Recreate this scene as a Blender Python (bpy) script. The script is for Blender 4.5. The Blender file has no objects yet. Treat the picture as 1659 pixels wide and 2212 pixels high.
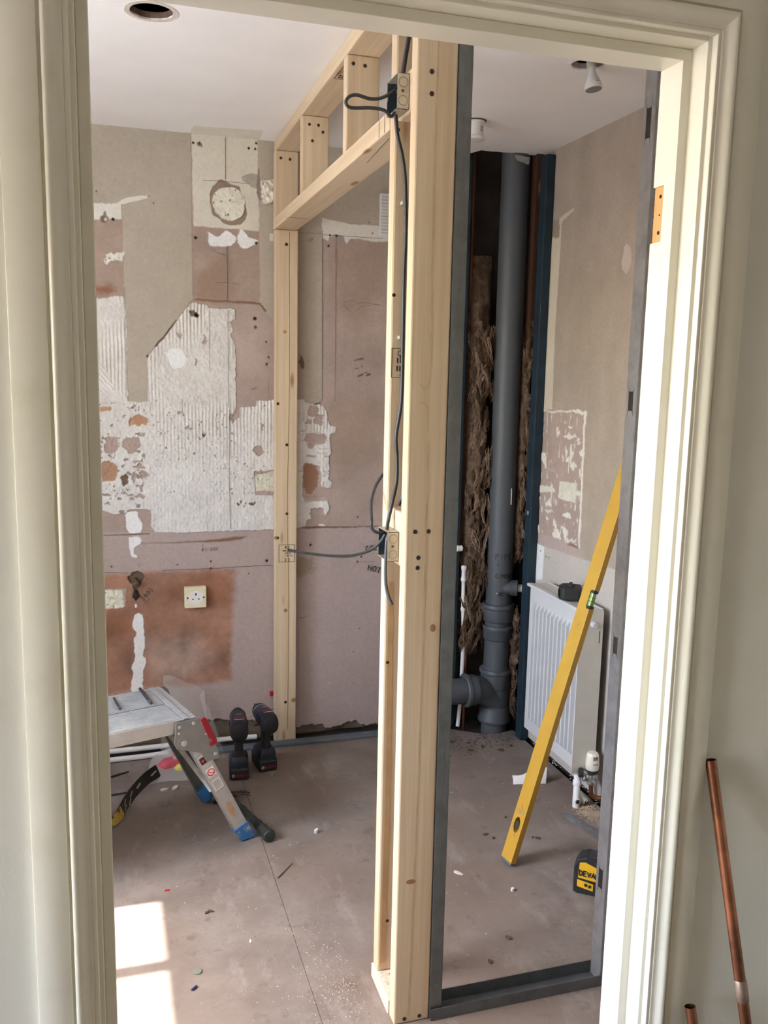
import bpy, bmesh, math, random
import numpy as np
from mathutils import Vector, Matrix
from mathutils.geometry import tessellate_polygon

S = bpy.context.scene
COL = S.collection
PI = math.pi

# ------------------------------------------------------------------ camera
cam_d = bpy.data.cameras.new('camera')
cam = bpy.data.objects.new('camera', cam_d)
COL.objects.link(cam)
cam_d.sensor_fit = 'HORIZONTAL'
cam_d.sensor_width = 36.0
cam_d.lens = 36.0 * 1921.1 / 1659.0
cam_d.clip_start = 0.02
PITCH, YAW, ROLL = 0.15735544, 0.30355863, 0.02068002
_r = Vector((math.cos(YAW), -math.sin(YAW), 0))
_f = Vector((math.sin(YAW) * math.cos(PITCH), math.cos(YAW) * math.cos(PITCH), -math.sin(PITCH)))
_u = _r.cross(_f)
_rt = math.cos(ROLL) * _r + math.sin(ROLL) * _u
_up = -math.sin(ROLL) * _r + math.cos(ROLL) * _u
cam.matrix_world = Matrix(((_rt.x, _up.x, -_f.x, 0), (_rt.y, _up.y, -_f.y, 0), (_rt.z, _up.z, -_f.z, 1.54), (0, 0, 0, 1)))
S.camera = cam

# ------------------------------------------------------------------ sky, sun, windows' portals, exposure
W = bpy.data.worlds.new('sky'); S.world = W; W.use_nodes = True
wn = W.node_tree.nodes; wl = W.node_tree.links
sky = wn.new('ShaderNodeTexSky'); sky.sky_type = 'NISHITA'; sky.sun_disc = False
SUN_EL = math.atan2(2.068, 1.62)
sky.sun_elevation = SUN_EL; sky.sun_rotation = math.radians(-90); sky.air_density = 1.0; sky.dust_density = 2.0
SKY_STRENGTH = 2.2
wn['Background'].inputs['Strength'].default_value = SKY_STRENGTH
wl.new(sky.outputs['Color'], wn['Background'].inputs['Color'])
sun_d = bpy.data.lights.new('sun', 'SUN'); sun = bpy.data.objects.new('sun', sun_d); COL.objects.link(sun)
sun_d.energy = 16.0; sun_d.angle = math.radians(0.53); sun_d.color = (1.0, 0.95, 0.89)
sun.rotation_euler = Vector((math.cos(SUN_EL), 0.0, -math.sin(SUN_EL))).to_track_quat('-Z', 'Y').to_euler()
sun.location = (-4, 2, 6)
def portal(y0, y1, z0, z1, x):
    d = bpy.data.lights.new('window_portal', 'AREA'); o = bpy.data.objects.new('window_portal', d); COL.objects.link(o)
    d.shape = 'RECTANGLE'; d.size = y1 - y0; d.size_y = z1 - z0; d.cycles.is_portal = True
    o.matrix_world = Matrix(((0, 0, -1, x), (1, 0, 0, (y0 + y1) / 2), (0, -1, 0, (z0 + z1) / 2), (0, 0, 0, 1)))
XL = -1.30
RW = (1.30, 2.47, 0.92, 2.08)      # room window: y0 y1 z0 z1
XH = -2.60
HW = (-0.20, 0.86, 0.86, 1.92)     # hall window
portal(*RW, XL - 0.12); portal(*HW, XH - 0.12)
S.view_settings.view_transform = 'Standard'; S.view_settings.look = 'None'
S.view_settings.gamma = 1.0; S.view_settings.use_curve_mapping = False
S.view_settings.exposure = 1.14
S.cycles.max_bounces = 12; S.cycles.diffuse_bounces = 8; S.cycles.glossy_bounces = 4
S.cycles.transparent_max_bounces = 12; S.cycles.transmission_bounces = 6
S.cycles.caustics_reflective = False; S.cycles.caustics_refractive = False
S.cycles.sample_clamp_indirect = 8.0
try:
    S.cycles.use_denoising = True
except Exception:
    pass

# ------------------------------------------------------------------ materials
MATS = {}
def nt(name):
    m = bpy.data.materials.new(name); m.use_nodes = True
    return m, m.node_tree.nodes, m.node_tree.links, m.node_tree.nodes['Principled BSDF']
def coords(n, l, scale=(1, 1, 1), rnd=True):
    tc = n.new('ShaderNodeTexCoord'); mp = n.new('ShaderNodeMapping')
    mp.inputs['Scale'].default_value = scale
    l.new(tc.outputs['Object'], mp.inputs['Vector'])
    if rnd:
        oi = n.new('ShaderNodeObjectInfo'); mu = n.new('ShaderNodeMath'); mu.operation = 'MULTIPLY'; mu.inputs[1].default_value = 37.0
        l.new(oi.outputs['Random'], mu.inputs[0]); l.new(mu.outputs[0], mp.inputs['Location'])
    return mp.outputs['Vector']
def ramp(n, l, fac, a, b, p0=0.3, p1=0.7):
    r = n.new('ShaderNodeValToRGB'); e = r.color_ramp.elements
    e[0].position = p0; e[1].position = p1; e[0].color = (*a, 1); e[1].color = (*b, 1)
    l.new(fac, r.inputs['Fac']); return r.outputs['Color']
def mixc(n, l, fac, a, b, mode='MIX'):
    m = n.new('ShaderNodeMix'); m.data_type = 'RGBA'; m.blend_type = mode
    if hasattr(fac, 'links'): l.new(fac, m.inputs[0])
    else: m.inputs[0].default_value = fac
    for i, v in ((6, a), (7, b)):
        if hasattr(v, 'links'): l.new(v, m.inputs[i])
        else: m.inputs[i].default_value = (*v, 1)
    return m.outputs[2]
def noise(n, l, vec, scale, detail=4, rough=0.55):
    t = n.new('ShaderNodeTexNoise'); t.inputs['Scale'].default_value = scale; t.inputs['Detail'].default_value = detail
    t.inputs['Roughness'].default_value = rough; l.new(vec, t.inputs['Vector']); return t.outputs['Fac']
def bumpn(n, l, b, h, strength, dist):
    bp = n.new('ShaderNodeBump'); bp.inputs['Strength'].default_value = strength; bp.inputs['Distance'].default_value = dist
    l.new(h, bp.inputs['Height']); l.new(bp.outputs['Normal'], b.inputs['Normal'])
def M(name, col, rough=0.6, metal=0.0, var=0.12, scale=18, bump=0.0, bscale=120, dirt=None, dscale=6, d0=0.5, d1=0.62, trans=0.0, alpha=1.0, spec=None):
    if name in MATS: return MATS[name]
    m, n, l, b = nt(name)
    v = coords(n, l)
    f = noise(n, l, v, scale)
    c = ramp(n, l, f, tuple(max(0, x * (1 - var)) for x in col), tuple(min(1, x * (1 + var)) for x in col))
    if dirt is not None:
        f2 = noise(n, l, v, dscale, 6, 0.65)
        c = mixc(n, l, ramp(n, l, f2, (0, 0, 0), (1, 1, 1), d0, d1), c, dirt)
    l.new(c, b.inputs['Base Color'])
    b.inputs['Roughness'].default_value = rough; b.inputs['Metallic'].default_value = metal
    if spec is not None: b.inputs['Specular IOR Level'].default_value = spec
    if trans: b.inputs['Transmission Weight'].default_value = trans
    if alpha < 1: b.inputs['Alpha'].default_value = alpha
    if bump: bumpn(n, l, b, noise(n, l, v, bscale, 3), bump, 0.002)
    MATS[name] = m; return m
def wood(name, axis, light=(0.71, 0.575, 0.40), dark=(0.57, 0.42, 0.265), rough=0.62):
    if name in MATS: return MATS[name]
    m, n, l, b = nt(name)
    sc = [34, 34, 34]; sc[axis] = 0.9
    v = coords(n, l, tuple(sc))
    f = noise(n, l, v, 1.0, 5, 0.6)
    c = ramp(n, l, f, dark, light, 0.32, 0.62)
    sc3 = [210, 210, 210]; sc3[axis] = 4
    fg = noise(n, l, coords(n, l, tuple(sc3)), 1.0, 2, 0.5)
    c = mixc(n, l, ramp(n, l, fg, (0.25, 0.25, 0.25), (0, 0, 0), 0.35, 0.6), c, dark)
    sc2 = [11, 11, 11]; sc2[axis] = 3.0
    vo = n.new('ShaderNodeTexVoronoi'); vo.inputs['Scale'].default_value = 1.0
    l.new(coords(n, l, tuple(sc2)), vo.inputs['Vector'])
    k = ramp(n, l, vo.outputs['Distance'], (1, 1, 1), (0, 0, 0), 0.06, 0.13)
    c = mixc(n, l, k, c, (0.33, 0.17, 0.07))
    l.new(c, b.inputs['Base Color']); b.inputs['Roughness'].default_value = rough
    bumpn(n, l, b, fg, 0.15, 0.0008)
    MATS[name] = m; return m
def vcol_mat(name, rough=0.9, fine=0.10):
    if name in MATS: return MATS[name]
    m, n, l, b = nt(name)
    a = n.new('ShaderNodeAttribute'); a.attribute_name = 'paint'
    f = noise(n, l, coords(n, l, rnd=False), 90, 5, 0.65)
    c = mixc(n, l, 1.0, a.outputs['Color'], ramp(n, l, f, (1 - fine,) * 3, (1 + fine * 0.4,) * 3), 'MULTIPLY')
    l.new(c, b.inputs['Base Color']); b.inputs['Roughness'].default_value = rough
    bumpn(n, l, b, noise(n, l, coords(n, l, rnd=False), 260, 3), 0.25, 0.001)
    MATS[name] = m; return m

# ------------------------------------------------------------------ mesh helpers
class MB:
    def __init__(self): self.v = []; self.f = []
    def add(self, vs, fs):
        k = len(self.v); self.v += [tuple(p) for p in vs]; self.f += [tuple(i + k for i in f) for f in fs]; return self
    def box(self, x0, x1, y0, y1, z0, z1, fn=None):
        vs = [(x, y, z) for z in (z0, z1) for y in (y0, y1) for x in (x0, x1)]
        if fn: vs = [fn(*p) for p in vs]
        return self.add(vs, [(0, 2, 3, 1), (4, 5, 7, 6), (0, 1, 5, 4), (1, 3, 7, 5), (3, 2, 6, 7), (2, 0, 4, 6)])
    def prism(self, pts2, fn, d0, d1):
        n = len(pts2)
        vs = [fn(p[0], p[1], d0) for p in pts2] + [fn(p[0], p[1], d1) for p in pts2]
        tri = tessellate_polygon([[Vector((p[0], p[1], 0)) for p in pts2]])
        fs = [tuple(t) for t in tri] + [tuple(i + n for i in reversed(t)) for t in tri]
        fs += [(i, (i + 1) % n, (i + 1) % n + n, i + n) for i in range(n)]
        return self.add(vs, fs)
    def plate(self, outer, holes, fn, d0, d1):
        loops = [outer] + holes; flat = [p for lp in loops for p in lp]; n = len(flat)
        tri = tessellate_polygon([[Vector((p[0], p[1], 0)) for p in lp] for lp in loops])
        vs = [fn(p[0], p[1], d0) for p in flat] + [fn(p[0], p[1], d1) for p in flat]
        fs = [tuple(t) for t in tri] + [tuple(i + n for i in reversed(t)) for t in tri]
        k = 0
        for lp in loops:
            m = len(lp)
            fs += [(k + i, k + (i + 1) % m, k + (i + 1) % m + n, k + i + n) for i in range(m)]; k += m
        return self.add(vs, fs)
    def tube(self, path, r, seg=10, caps=True, flat=1.0, upv=None):
        P = [Vector(p) for p in path]; n = len(P)
        R = r if isinstance(r, (list, tuple)) else [r] * n
        ref = None; rings = []
        for i in range(n):
            t = (P[min(i + 1, n - 1)] - P[max(i - 1, 0)]).normalized()
            if ref is None:
                a = Vector(upv) if upv else (Vector((0, 0, 1)) if abs(t.z) < 0.9 else Vector((1, 0, 0)))
                ref = (a - t * a.dot(t)).normalized()
            else:
                ref = (ref - t * ref.dot(t)); ref = ref.normalized() if ref.length > 1e-6 else t.orthogonal().normalized()
            bi = t.cross(ref)
            rings.append([P[i] + R[i] * (math.cos(2 * PI * k / seg) * ref * flat + math.sin(2 * PI * k / seg) * bi) for k in range(seg)])
        vs = [q for rg in rings for q in rg]; fs = []
        for i in range(n - 1):
            for k in range(seg):
                a = i * seg + k; b = i * seg + (k + 1) % seg
                fs.append((a, b, b + seg, a + seg))
        if caps: fs += [tuple(reversed(range(seg))), tuple(range((n - 1) * seg, n * seg))]
        return self.add(vs, fs)
    def lathe(self, prof, c=(0, 0, 0), axis=(0, 0, 1), seg=24, caps=True):
        ax = Vector(axis).normalized(); u = ax.orthogonal().normalized(); w = ax.cross(u); C = Vector(c)
        vs = []; fs = []; n = len(prof)
        for r, h in prof:
            vs += [C + ax * h + r * (math.cos(2 * PI * k / seg) * u + math.sin(2 * PI * k / seg) * w) for k in range(seg)]
        for i in range(n - 1):
            for k in range(seg):
                a = i * seg + k; b = i * seg + (k + 1) % seg
                fs.append((a, b, b + seg, a + seg))
        if caps: fs += [tuple(reversed(range(seg))), tuple(range((n - 1) * seg, n * seg))]
        return self.add(vs, fs)
    def loft(self, secs, seg=20, p=2.5):
        # secs: (center, half-width vec u, half-height vec v): superellipse sections
        vs = []; fs = []; n = len(secs)
        for c, u, w in secs:
            c, u, w = Vector(c), Vector(u), Vector(w)
            for k in range(seg):
                a = 2 * PI * k / seg; ca, sa = math.cos(a), math.sin(a)
                vs.append(c + u * math.copysign(abs(ca) ** (2 / p), ca) + w * math.copysign(abs(sa) ** (2 / p), sa))
        for i in range(n - 1):
            for k in range(seg):
                a = i * seg + k; b = i * seg + (k + 1) % seg
                fs.append((a, b, b + seg, a + seg))
        fs += [tuple(reversed(range(seg))), tuple(range((n - 1) * seg, n * seg))]
        return self.add(vs, fs)
    def build(self, name, mat, parent=None, bevel=0, smooth=False, local=False, kind=None, label=None, segs=2):
        vs = self.v
        if parent is not None and not local:
            o = world_loc(parent); vs = [(p[0] - o.x, p[1] - o.y, p[2] - o.z) for p in vs]
        me = bpy.data.meshes.new(name); me.from_pydata([tuple(p) for p in vs], [], self.f); me.validate()
        bm = bmesh.new(); bm.from_mesh(me); bmesh.ops.recalc_face_normals(bm, faces=bm.faces); bm.to_mesh(me); bm.free()
        if smooth:
            me.polygons.foreach_set('use_smooth', [True] * len(me.polygons))
            try: me.set_sharp_from_angle(angle=math.radians(40))
            except Exception: pass
        if mat: me.materials.append(mat)
        ob = bpy.data.objects.new(name, me); COL.objects.link(ob)
        if parent is not None: ob.parent = parent
        if bevel:
            md = ob.modifiers.new('bevel', 'BEVEL'); md.width = bevel; md.segments = segs; md.limit_method = 'ANGLE'; md.angle_limit = math.radians(35)
            if smooth is False: me.polygons.foreach_set('use_smooth', [False] * len(me.polygons))
        if kind: ob['kind'] = kind
        if label: ob['label'] = label
        return ob
LOC = {}
def world_loc(o):
    v = Vector((0, 0, 0))
    while o is not None: v = v + o.location; o = o.parent
    return v
def thing(name, label, cat, loc=(0, 0, 0), rot=(0, 0, 0), group=None):
    o = bpy.data.objects.new(name, None); COL.objects.link(o); o.empty_display_size = 0.05
    o.location = loc; o.rotation_euler = rot; o['label'] = label; o['category'] = cat
    if group: o['group'] = group
    return o
def tag(o, label, cat, group=None):
    o['label'] = label; o['category'] = cat
    if group: o['group'] = group
    return o
def copy_tree(o, parent=None):
    c = o.copy(); COL.objects.link(c)
    if parent is not None: c.parent = parent
    for ch in list(o.children): copy_tree(ch, c)
    return c
def curve(pts, n=8):
    # Catmull-Rom through pts
    P = [Vector(p) for p in pts]; P = [2 * P[0] - P[1]] + P + [2 * P[-1] - P[-2]]; out = []
    for i in range(1, len(P) - 2):
        for k in range(n):
            t = k / n; a, b, c, d = P[i - 1], P[i], P[i + 1], P[i + 2]
            out.append(0.5 * ((2 * b) + (c - a) * t + (2 * a - 5 * b + 4 * c - d) * t * t + (3 * b - a - 3 * c + d) * t ** 3))
    out.append(P[-2]); return out
# handwriting: strokes in a 0..1 box per letter
GL = {'A': [[(0, 0), (.5, 1), (1, 0)], [(.2, .4), (.8, .4)]], 'B': [[(0, 0), (0, 1), (.7, .9), (.7, .6), (0, .5), (.9, .4), (.8, 0), (0, 0)]], 'C': [[(1, .8), (.6, 1), (.1, .7), (.1, .3), (.6, 0), (1, .2)]],
      'D': [[(0, 0), (0, 1), (.8, .8), (.9, .3), (.5, 0), (0, 0)]], 'E': [[(1, 1), (0, 1), (0, 0), (1, 0)], [(0, .5), (.8, .5)]], 'F': [[(1, 1), (0, 1), (0, 0)], [(0, .5), (.8, .5)]],
      'G': [[(1, .8), (.5, 1), (.1, .6), (.2, .1), (.7, 0), (1, .4), (.6, .4)]], 'H': [[(0, 0), (0, 1)], [(1, 0), (1, 1)], [(0, .5), (1, .5)]], 'I': [[(.5, 0), (.5, 1)]], 'K': [[(0, 0), (0, 1)], [(1, 1), (0, .45), (1, 0)]],
      'L': [[(0, 1), (0, 0), (.9, 0)]], 'M': [[(0, 0), (0, 1), (.5, .4), (1, 1), (1, 0)]], 'N': [[(0, 0), (0, 1), (1, 0), (1, 1)]], 'O': [[(.5, 1), (.1, .8), (0, .4), (.3, 0), (.8, .1), (1, .5), (.8, .95), (.5, 1)]],
      'P': [[(0, 0), (0, 1), (.8, .9), (.8, .6), (0, .5)]], 'R': [[(0, 0), (0, 1), (.8, .9), (.8, .6), (0, .5), (1, 0)]], 'S': [[(1, .9), (.4, 1), (.1, .75), (.9, .35), (.7, 0), (0, .1)]], 'T': [[(0, 1), (1, 1)], [(.5, 1), (.5, 0)]],
      'U': [[(0, 1), (.05, .2), (.5, 0), (.95, .2), (1, 1)]], 'W': [[(0, 1), (.25, 0), (.5, .7), (.75, 0), (1, 1)]], 'X': [[(0, 0), (1, 1)], [(0, 1), (1, 0)]], 'Y': [[(0, 1), (.5, .5), (1, 1)], [(.5, .5), (.5, 0)]],
      '0': [[(.5, 1), (.05, .7), (.05, .3), (.5, 0), (.95, .3), (.95, .7), (.5, 1)]], '1': [[(.3, .8), (.55, 1), (.55, 0)]], '2': [[(0, .8), (.5, 1), (.9, .7), (0, 0), (1, 0)]], '3': [[(0, .9), (.7, 1), (.8, .7), (.3, .5), (.9, .3), (.6, 0), (0, .1)]],
      '5': [[(.9, 1), (.1, 1), (.1, .55), (.8, .5), (.8, .1), (0, 0)]], '6': [[(.8, 1), (.2, .6), (.1, .2), (.6, 0), (.9, .3), (.5, .5), (.1, .3)]], '7': [[(0, 1), (1, 1), (.4, 0)]], '8': [[(.5, .5), (.1, .75), (.5, 1), (.9, .75), (.5, .5), (.05, .2), (.5, 0), (.95, .2), (.5, .5)]],
      '/': [[(0, 0), (1, 1)]], '+': [[(.5, .1), (.5, .9)], [(.1, .5), (.9, .5)]], ':': [[(.5, .2), (.5, .3)], [(.5, .7), (.5, .8)]], '-': [[(.1, .5), (.9, .5)]], '.': [[(.4, 0), (.6, .05)]], ' ': []}
def stroke(mb, pts3, nrm, w, t=0.0006):
    # one continuous ribbon along the line, standing t proud of the surface
    N = Vector(nrm).normalized(); P = [Vector(p) for p in pts3]
    P = [P[0]] + [q for k, q in enumerate(P[1:]) if (q - P[k]).length > 1e-6]
    if len(P) < 2: return
    D = [(q - p).normalized() for p, q in zip(P[:-1], P[1:])]; cl = len(P) > 3 and (P[0] - P[-1]).length < 1e-6; vs = []; n = len(P)
    for k in range(n):
        d0 = D[k - 1] if k > 0 else (D[-1] if cl else D[0]); d1 = D[k] if k < n - 1 else (D[0] if cl else D[-1])
        s0, s1 = N.cross(d0), N.cross(d1); s = s0 + s1; s = s.normalized() if s.length > .2 else s1
        s = s * (w / 2) / max(.45, s.dot(s1))
        vs += [P[k] - s, P[k] + s, P[k] + s + N * t, P[k] - s + N * t]
    fs = [(k * 4 + e, k * 4 + (e + 1) % 4, k * 4 + 4 + (e + 1) % 4, k * 4 + 4 + e) for k in range(n - 1) for e in range(4)]
    if not cl: fs += [(3, 2, 1, 0), tuple((n - 1) * 4 + e for e in range(4))]
    mb.add(vs, fs)
def write(mb, text, org, u, v, h, nrm, w, asp=0.62, gap=0.28, jit=0.0, fn=None):
    U = Vector(u).normalized(); V = Vector(v).normalized(); O = Vector(org); x = 0.0; rn = random.Random(len(text) * 7 + 3)
    for ch in text:
        dy = rn.uniform(-jit, jit) * h
        for st in GL.get(ch, []):
            q = [O + U * (x + a * asp * h) + V * (b * h + dy) for a, b in st]
            if fn: q = [Vector(fn(p)) for p in q]
            stroke(mb, q, nrm, w)
        x += (asp + gap) * h * (0.6 if ch in 'I1:.' else 1.0)
    return x

# ------------------------------------------------------------------ numpy noise and painted wall sheets
_rng = np.random.RandomState(7); _lat = _rng.rand(256, 256).astype(np.float32)
def vnoise(x, y):
    xi = np.floor(x).astype(np.int64); yi = np.floor(y).astype(np.int64)
    fx = x - xi; fy = y - yi; fx = fx * fx * (3 - 2 * fx); fy = fy * fy * (3 - 2 * fy)
    a = _lat[xi & 255, yi & 255]; b = _lat[(xi + 1) & 255, yi & 255]; c = _lat[xi & 255, (yi + 1) & 255]; d = _lat[(xi + 1) & 255, (yi + 1) & 255]
    return (a * (1 - fx) + b * fx) * (1 - fy) + (c * (1 - fx) + d * fx) * fy
def fbm(x, y, o=4):
    s = 0; a = 0.5; t = 0
    for k in range(o):
        s = s + a * vnoise(x * 2 ** k + 17.3 * k, y * 2 ** k + 5.1 * k); t += a; a *= 0.55
    return s / t
PAL = dict(PK=(.43,.335,.295), PK2=(.46,.37,.345), PKF=(.45,.31,.25), PKB=(.40,.30,.245), PKD=(.35,.24,.18), PKM=(.46,.36,.33), RD=(.38,.20,.135), RD2=(.29,.135,.08), RD3=(.23,.12,.075),
           BG=(.46,.40,.325), BGL=(.52,.475,.43), BGS=(.32,.265,.19), CU=(.70,.65,.55), CUR=(.64,.58,.47), CUR2=(.62,.57,.46), WC=(.76,.725,.65), WC2=(.68,.66,.57), WH=(.87,.87,.87), WH2=(.80,.80,.80),
           FPK=(.56,.48,.44), AD=(.71,.675,.625), BR=(.29,.215,.165), BR2=(.18,.12,.085), FO=(.74,.72,.60), FOW=(.78,.74,.65), OR=(.50,.28,.17), OR2=(.43,.26,.17), OR3=(.34,.19,.12), GY=(.15,.12,.085), GY2=(.40,.36,.31), DK=(.02,.016,.012), DK2=(.12,.08,.06),
           BGR=(.40,.335,.275), STAIN=(.34,.275,.20), RED=(.30,.02,.02))
def sheet(P3, u0, u1, v0, v1, step, layers, base, root_name, root=None, seed=0, mottle=.22):
    nu = int(round((u1 - u0) / step)) + 1; nv = int(round((v1 - v0) / step)) + 1
    U, V = np.meshgrid(np.linspace(u0, u1, nu), np.linspace(v0, v1, nv)); U = U.ravel(); V = V.ravel()
    n1 = fbm(U * 14 + seed, V * 14, 4); n2 = fbm(U * 55 + 9, V * 55 + seed, 3); n3 = fbm(U * 5 + 3, V * 5 + 8, 4)
    wx = fbm(U * 60, V * 60 + 50, 3) - .5; wy = fbm(U * 60 + 80, V * 60, 3) - .5
    wx2 = fbm(U * 18, V * 18 + 31, 2) - .5; wy2 = fbm(U * 18 + 41, V * 18, 2) - .5
    bc = np.array(PAL[base]); col = bc[None, :] * (1 + mottle * (n3[:, None] - .5) * 2 * np.array([1, 1.1, 1.2])) * (1 + .08 * (n1[:, None] - .5) * 2) * (1 + .10 * (fbm(U * 11 + 3, V * 2.2 + 9, 3)[:, None] - .5) * 2)
    col = col.astype(np.float32); hgt = ((n1 - .5) * .001).astype(np.float32); lab = np.zeros(len(U), np.int32); names = [None]
    for li, (part, ck, poly, o) in enumerate(layers):
        if o.get('sm'): poly = [tuple(v[:2]) for v in curve([(p[0], p[1], 0) for p in poly] + [(poly[0][0], poly[0][1], 0)], 4)][:-1]
        P = np.array(poly); jit = o.get('jit', 0); soft = o.get('soft', step * 1.3); mg = jit * 2 + soft + .01
        idx = np.nonzero((U > P[:, 0].min() - mg) & (U < P[:, 0].max() + mg) & (V > P[:, 1].min() - mg) & (V < P[:, 1].max() + mg))[0]
        if len(idx) == 0: continue
        x = U[idx] + 2.2 * jit * wx[idx] + 1.2 * jit * wx2[idx]; y = V[idx] + 2.2 * jit * wy[idx] + 1.2 * jit * wy2[idx]
        ins = np.zeros(len(idx), bool); dist = np.full(len(idx), 9.0) if soft else None
        for k in range(len(P)):
            ax, ay = P[k]; bx, by = P[(k + 1) % len(P)]
            if ay != by:
                cnd = ((ay > y) != (by > y)) & (x < (bx - ax) * (y - ay) / (by - ay) + ax); ins ^= cnd
            if soft:
                dx, dy = bx - ax, by - ay; L = dx * dx + dy * dy + 1e-12
                t = np.clip(((x - ax) * dx + (y - ay) * dy) / L, 0, 1); dist = np.minimum(dist, np.hypot(x - ax - t * dx, y - ay - t * dy))
        al = ins.astype(np.float32)
        if soft: sd = np.where(ins, dist, -dist); al = np.clip((sd + soft * .5) / soft, 0, 1); al = al * al * (3 - 2 * al)
        mot = o.get('mot', .03); c = np.array(PAL[ck])[None, :] * (1 + mot * 2 * (n1[idx] - .5)[:, None] + mot * 1.6 * (n3[idx] - .5)[:, None] + mot * .6 * (n2[idx] - .5)[:, None])
        h = np.full(len(idx), o.get('h', 0.0), np.float32)
        if o.get('bump'): b_ = fbm(U[idx] * 60 + li, V[idx] * 60, 3) - .5; h = h + o['bump'] * b_ * 2; c = c * (1 + .25 * b_[:, None])
        if o.get('rough'): h = h + .012 * (n1[idx] - .5) + .006 * (n2[idx] - .5)
        if o.get('ridge'):
            # combed adhesive: notched-trowel ridges, direction and presence changing by area
            a_ = fbm(U[idx] * 2.2 + 60, V[idx] * 2.2 + 11, 2); ux = U[idx]; vz = V[idx]
            up = np.clip((vz - 1.15) / .3, 0, 1); vert = (a_ > .42) | (ux > .33)
            ph = np.where(vert, ux + .004 * wx2[idx], ux * .75 + vz * .66) * 2 * PI / .0135
            amp = np.clip((fbm(ux * 7 + 5, vz * 4 + 3, 3) - .36) * 5, 0, 1) * (0.10 + .90 * up)
            h = h + .0026 * np.sin(ph) * amp + .0016 * (n2[idx] - .5) * 2 + .002 * (n1[idx] - .5)
            lo = np.clip((vz - 1.30) / .25, 0, 1)[:, None]
            bl = fbm(ux * 24 + 31, vz * 30 + 7, 4) - .5; h = h + .0035 * (fbm(ux * 130, vz * 90 + 6, 3) - .5) + .0025 * bl
            c = c * (1 + .05 * np.sin(ph)[:, None] * amp[:, None]) * (1 + .22 * bl[:, None] * np.array([[1, 1.1, 1.25]]))
            fl = (fbm(ux * 150 + 9, vz * 110 + 4, 3) > np.where(ux < .12, .66, .755)) & (vz < 1.42) & (vz > 1.04) & (fbm(ux * 9 + 70, vz * 9 + 3, 2) > .47)
            big = (fbm(ux * 45 + 2, vz * 60 + 14, 3) > .70) & (ux < .13) & (vz < 1.4)
            dk = fl | big
            c[dk] = np.array(PAL['PK'])[None, :] * .8; h[dk] = .001
            tint = np.clip((1.55 - vz) / .5, 0, 1)[:, None] * np.array([[.02, .035, .065]]); c = c + tint * (~dk)[:, None]
        if o.get('fleck') == 1:
            e = fbm(U[idx] * 130 + 3, V[idx] * 130 + li, 2) > .82; c[e] = np.array([.16, .15, .09]); h[e] -= .004
        if o.get('fleck') == 2:
            e = fbm(U[idx] * 90 + 3, V[idx] * 22 + li, 3) > .70; c[e] = np.array(PAL['WC2'])
        col[idx] = col[idx] * (1 - al[:, None]) + c * al[:, None]
        m = al > .5
        if 'h' in o or o.get('bump') or o.get('ridge'):
            tgt = h if o.get('h', 0) >= 0 else np.minimum(hgt[idx], .003) + h
            hgt[idx] = hgt[idx] * (1 - al) + tgt * al
        if part: lab[idx[m]] = len(names); names.append(part)
    pos = P3(U, V, hgt).astype(np.float32)
    ii = np.arange(nu * nv).reshape(nv, nu)
    quads = np.stack([ii[:-1, :-1].ravel(), ii[:-1, 1:].ravel(), ii[1:, 1:].ravel(), ii[1:, :-1].ravel()], 1)
    ql = lab[quads[:, 0]]; mat = vcol_mat('painted_plaster')
    def emit(q, name, parent):
        u, inv = np.unique(q.ravel(), return_inverse=True); me = bpy.data.meshes.new(name)
        me.vertices.add(len(u)); me.vertices.foreach_set('co', pos[u].ravel())
        nq = len(q); me.loops.add(nq * 4); me.loops.foreach_set('vertex_index', inv.ravel().astype(np.int32))
        me.polygons.add(nq); me.polygons.foreach_set('loop_start', np.arange(0, nq * 4, 4, dtype=np.int32))
        me.polygons.foreach_set('use_smooth', np.ones(nq, bool)); me.update(calc_edges=True)
        at = me.color_attributes.new('paint', 'FLOAT_COLOR', 'POINT')
        at.data.foreach_set('color', np.concatenate([np.clip(col[u], 0, 1), np.ones((len(u), 1), np.float32)], 1).ravel())
        me.materials.append(mat); ob = bpy.data.objects.new(name, me); COL.objects.link(ob)
        if parent is not None: ob.parent = parent
        return ob
    r = emit(quads[ql == 0], root_name, root)
    top = root if root is not None else r
    for k in range(1, len(names)):
        q = quads[ql == k]
        if len(q) > 3: emit(q, names[k], top)
    return r
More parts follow.
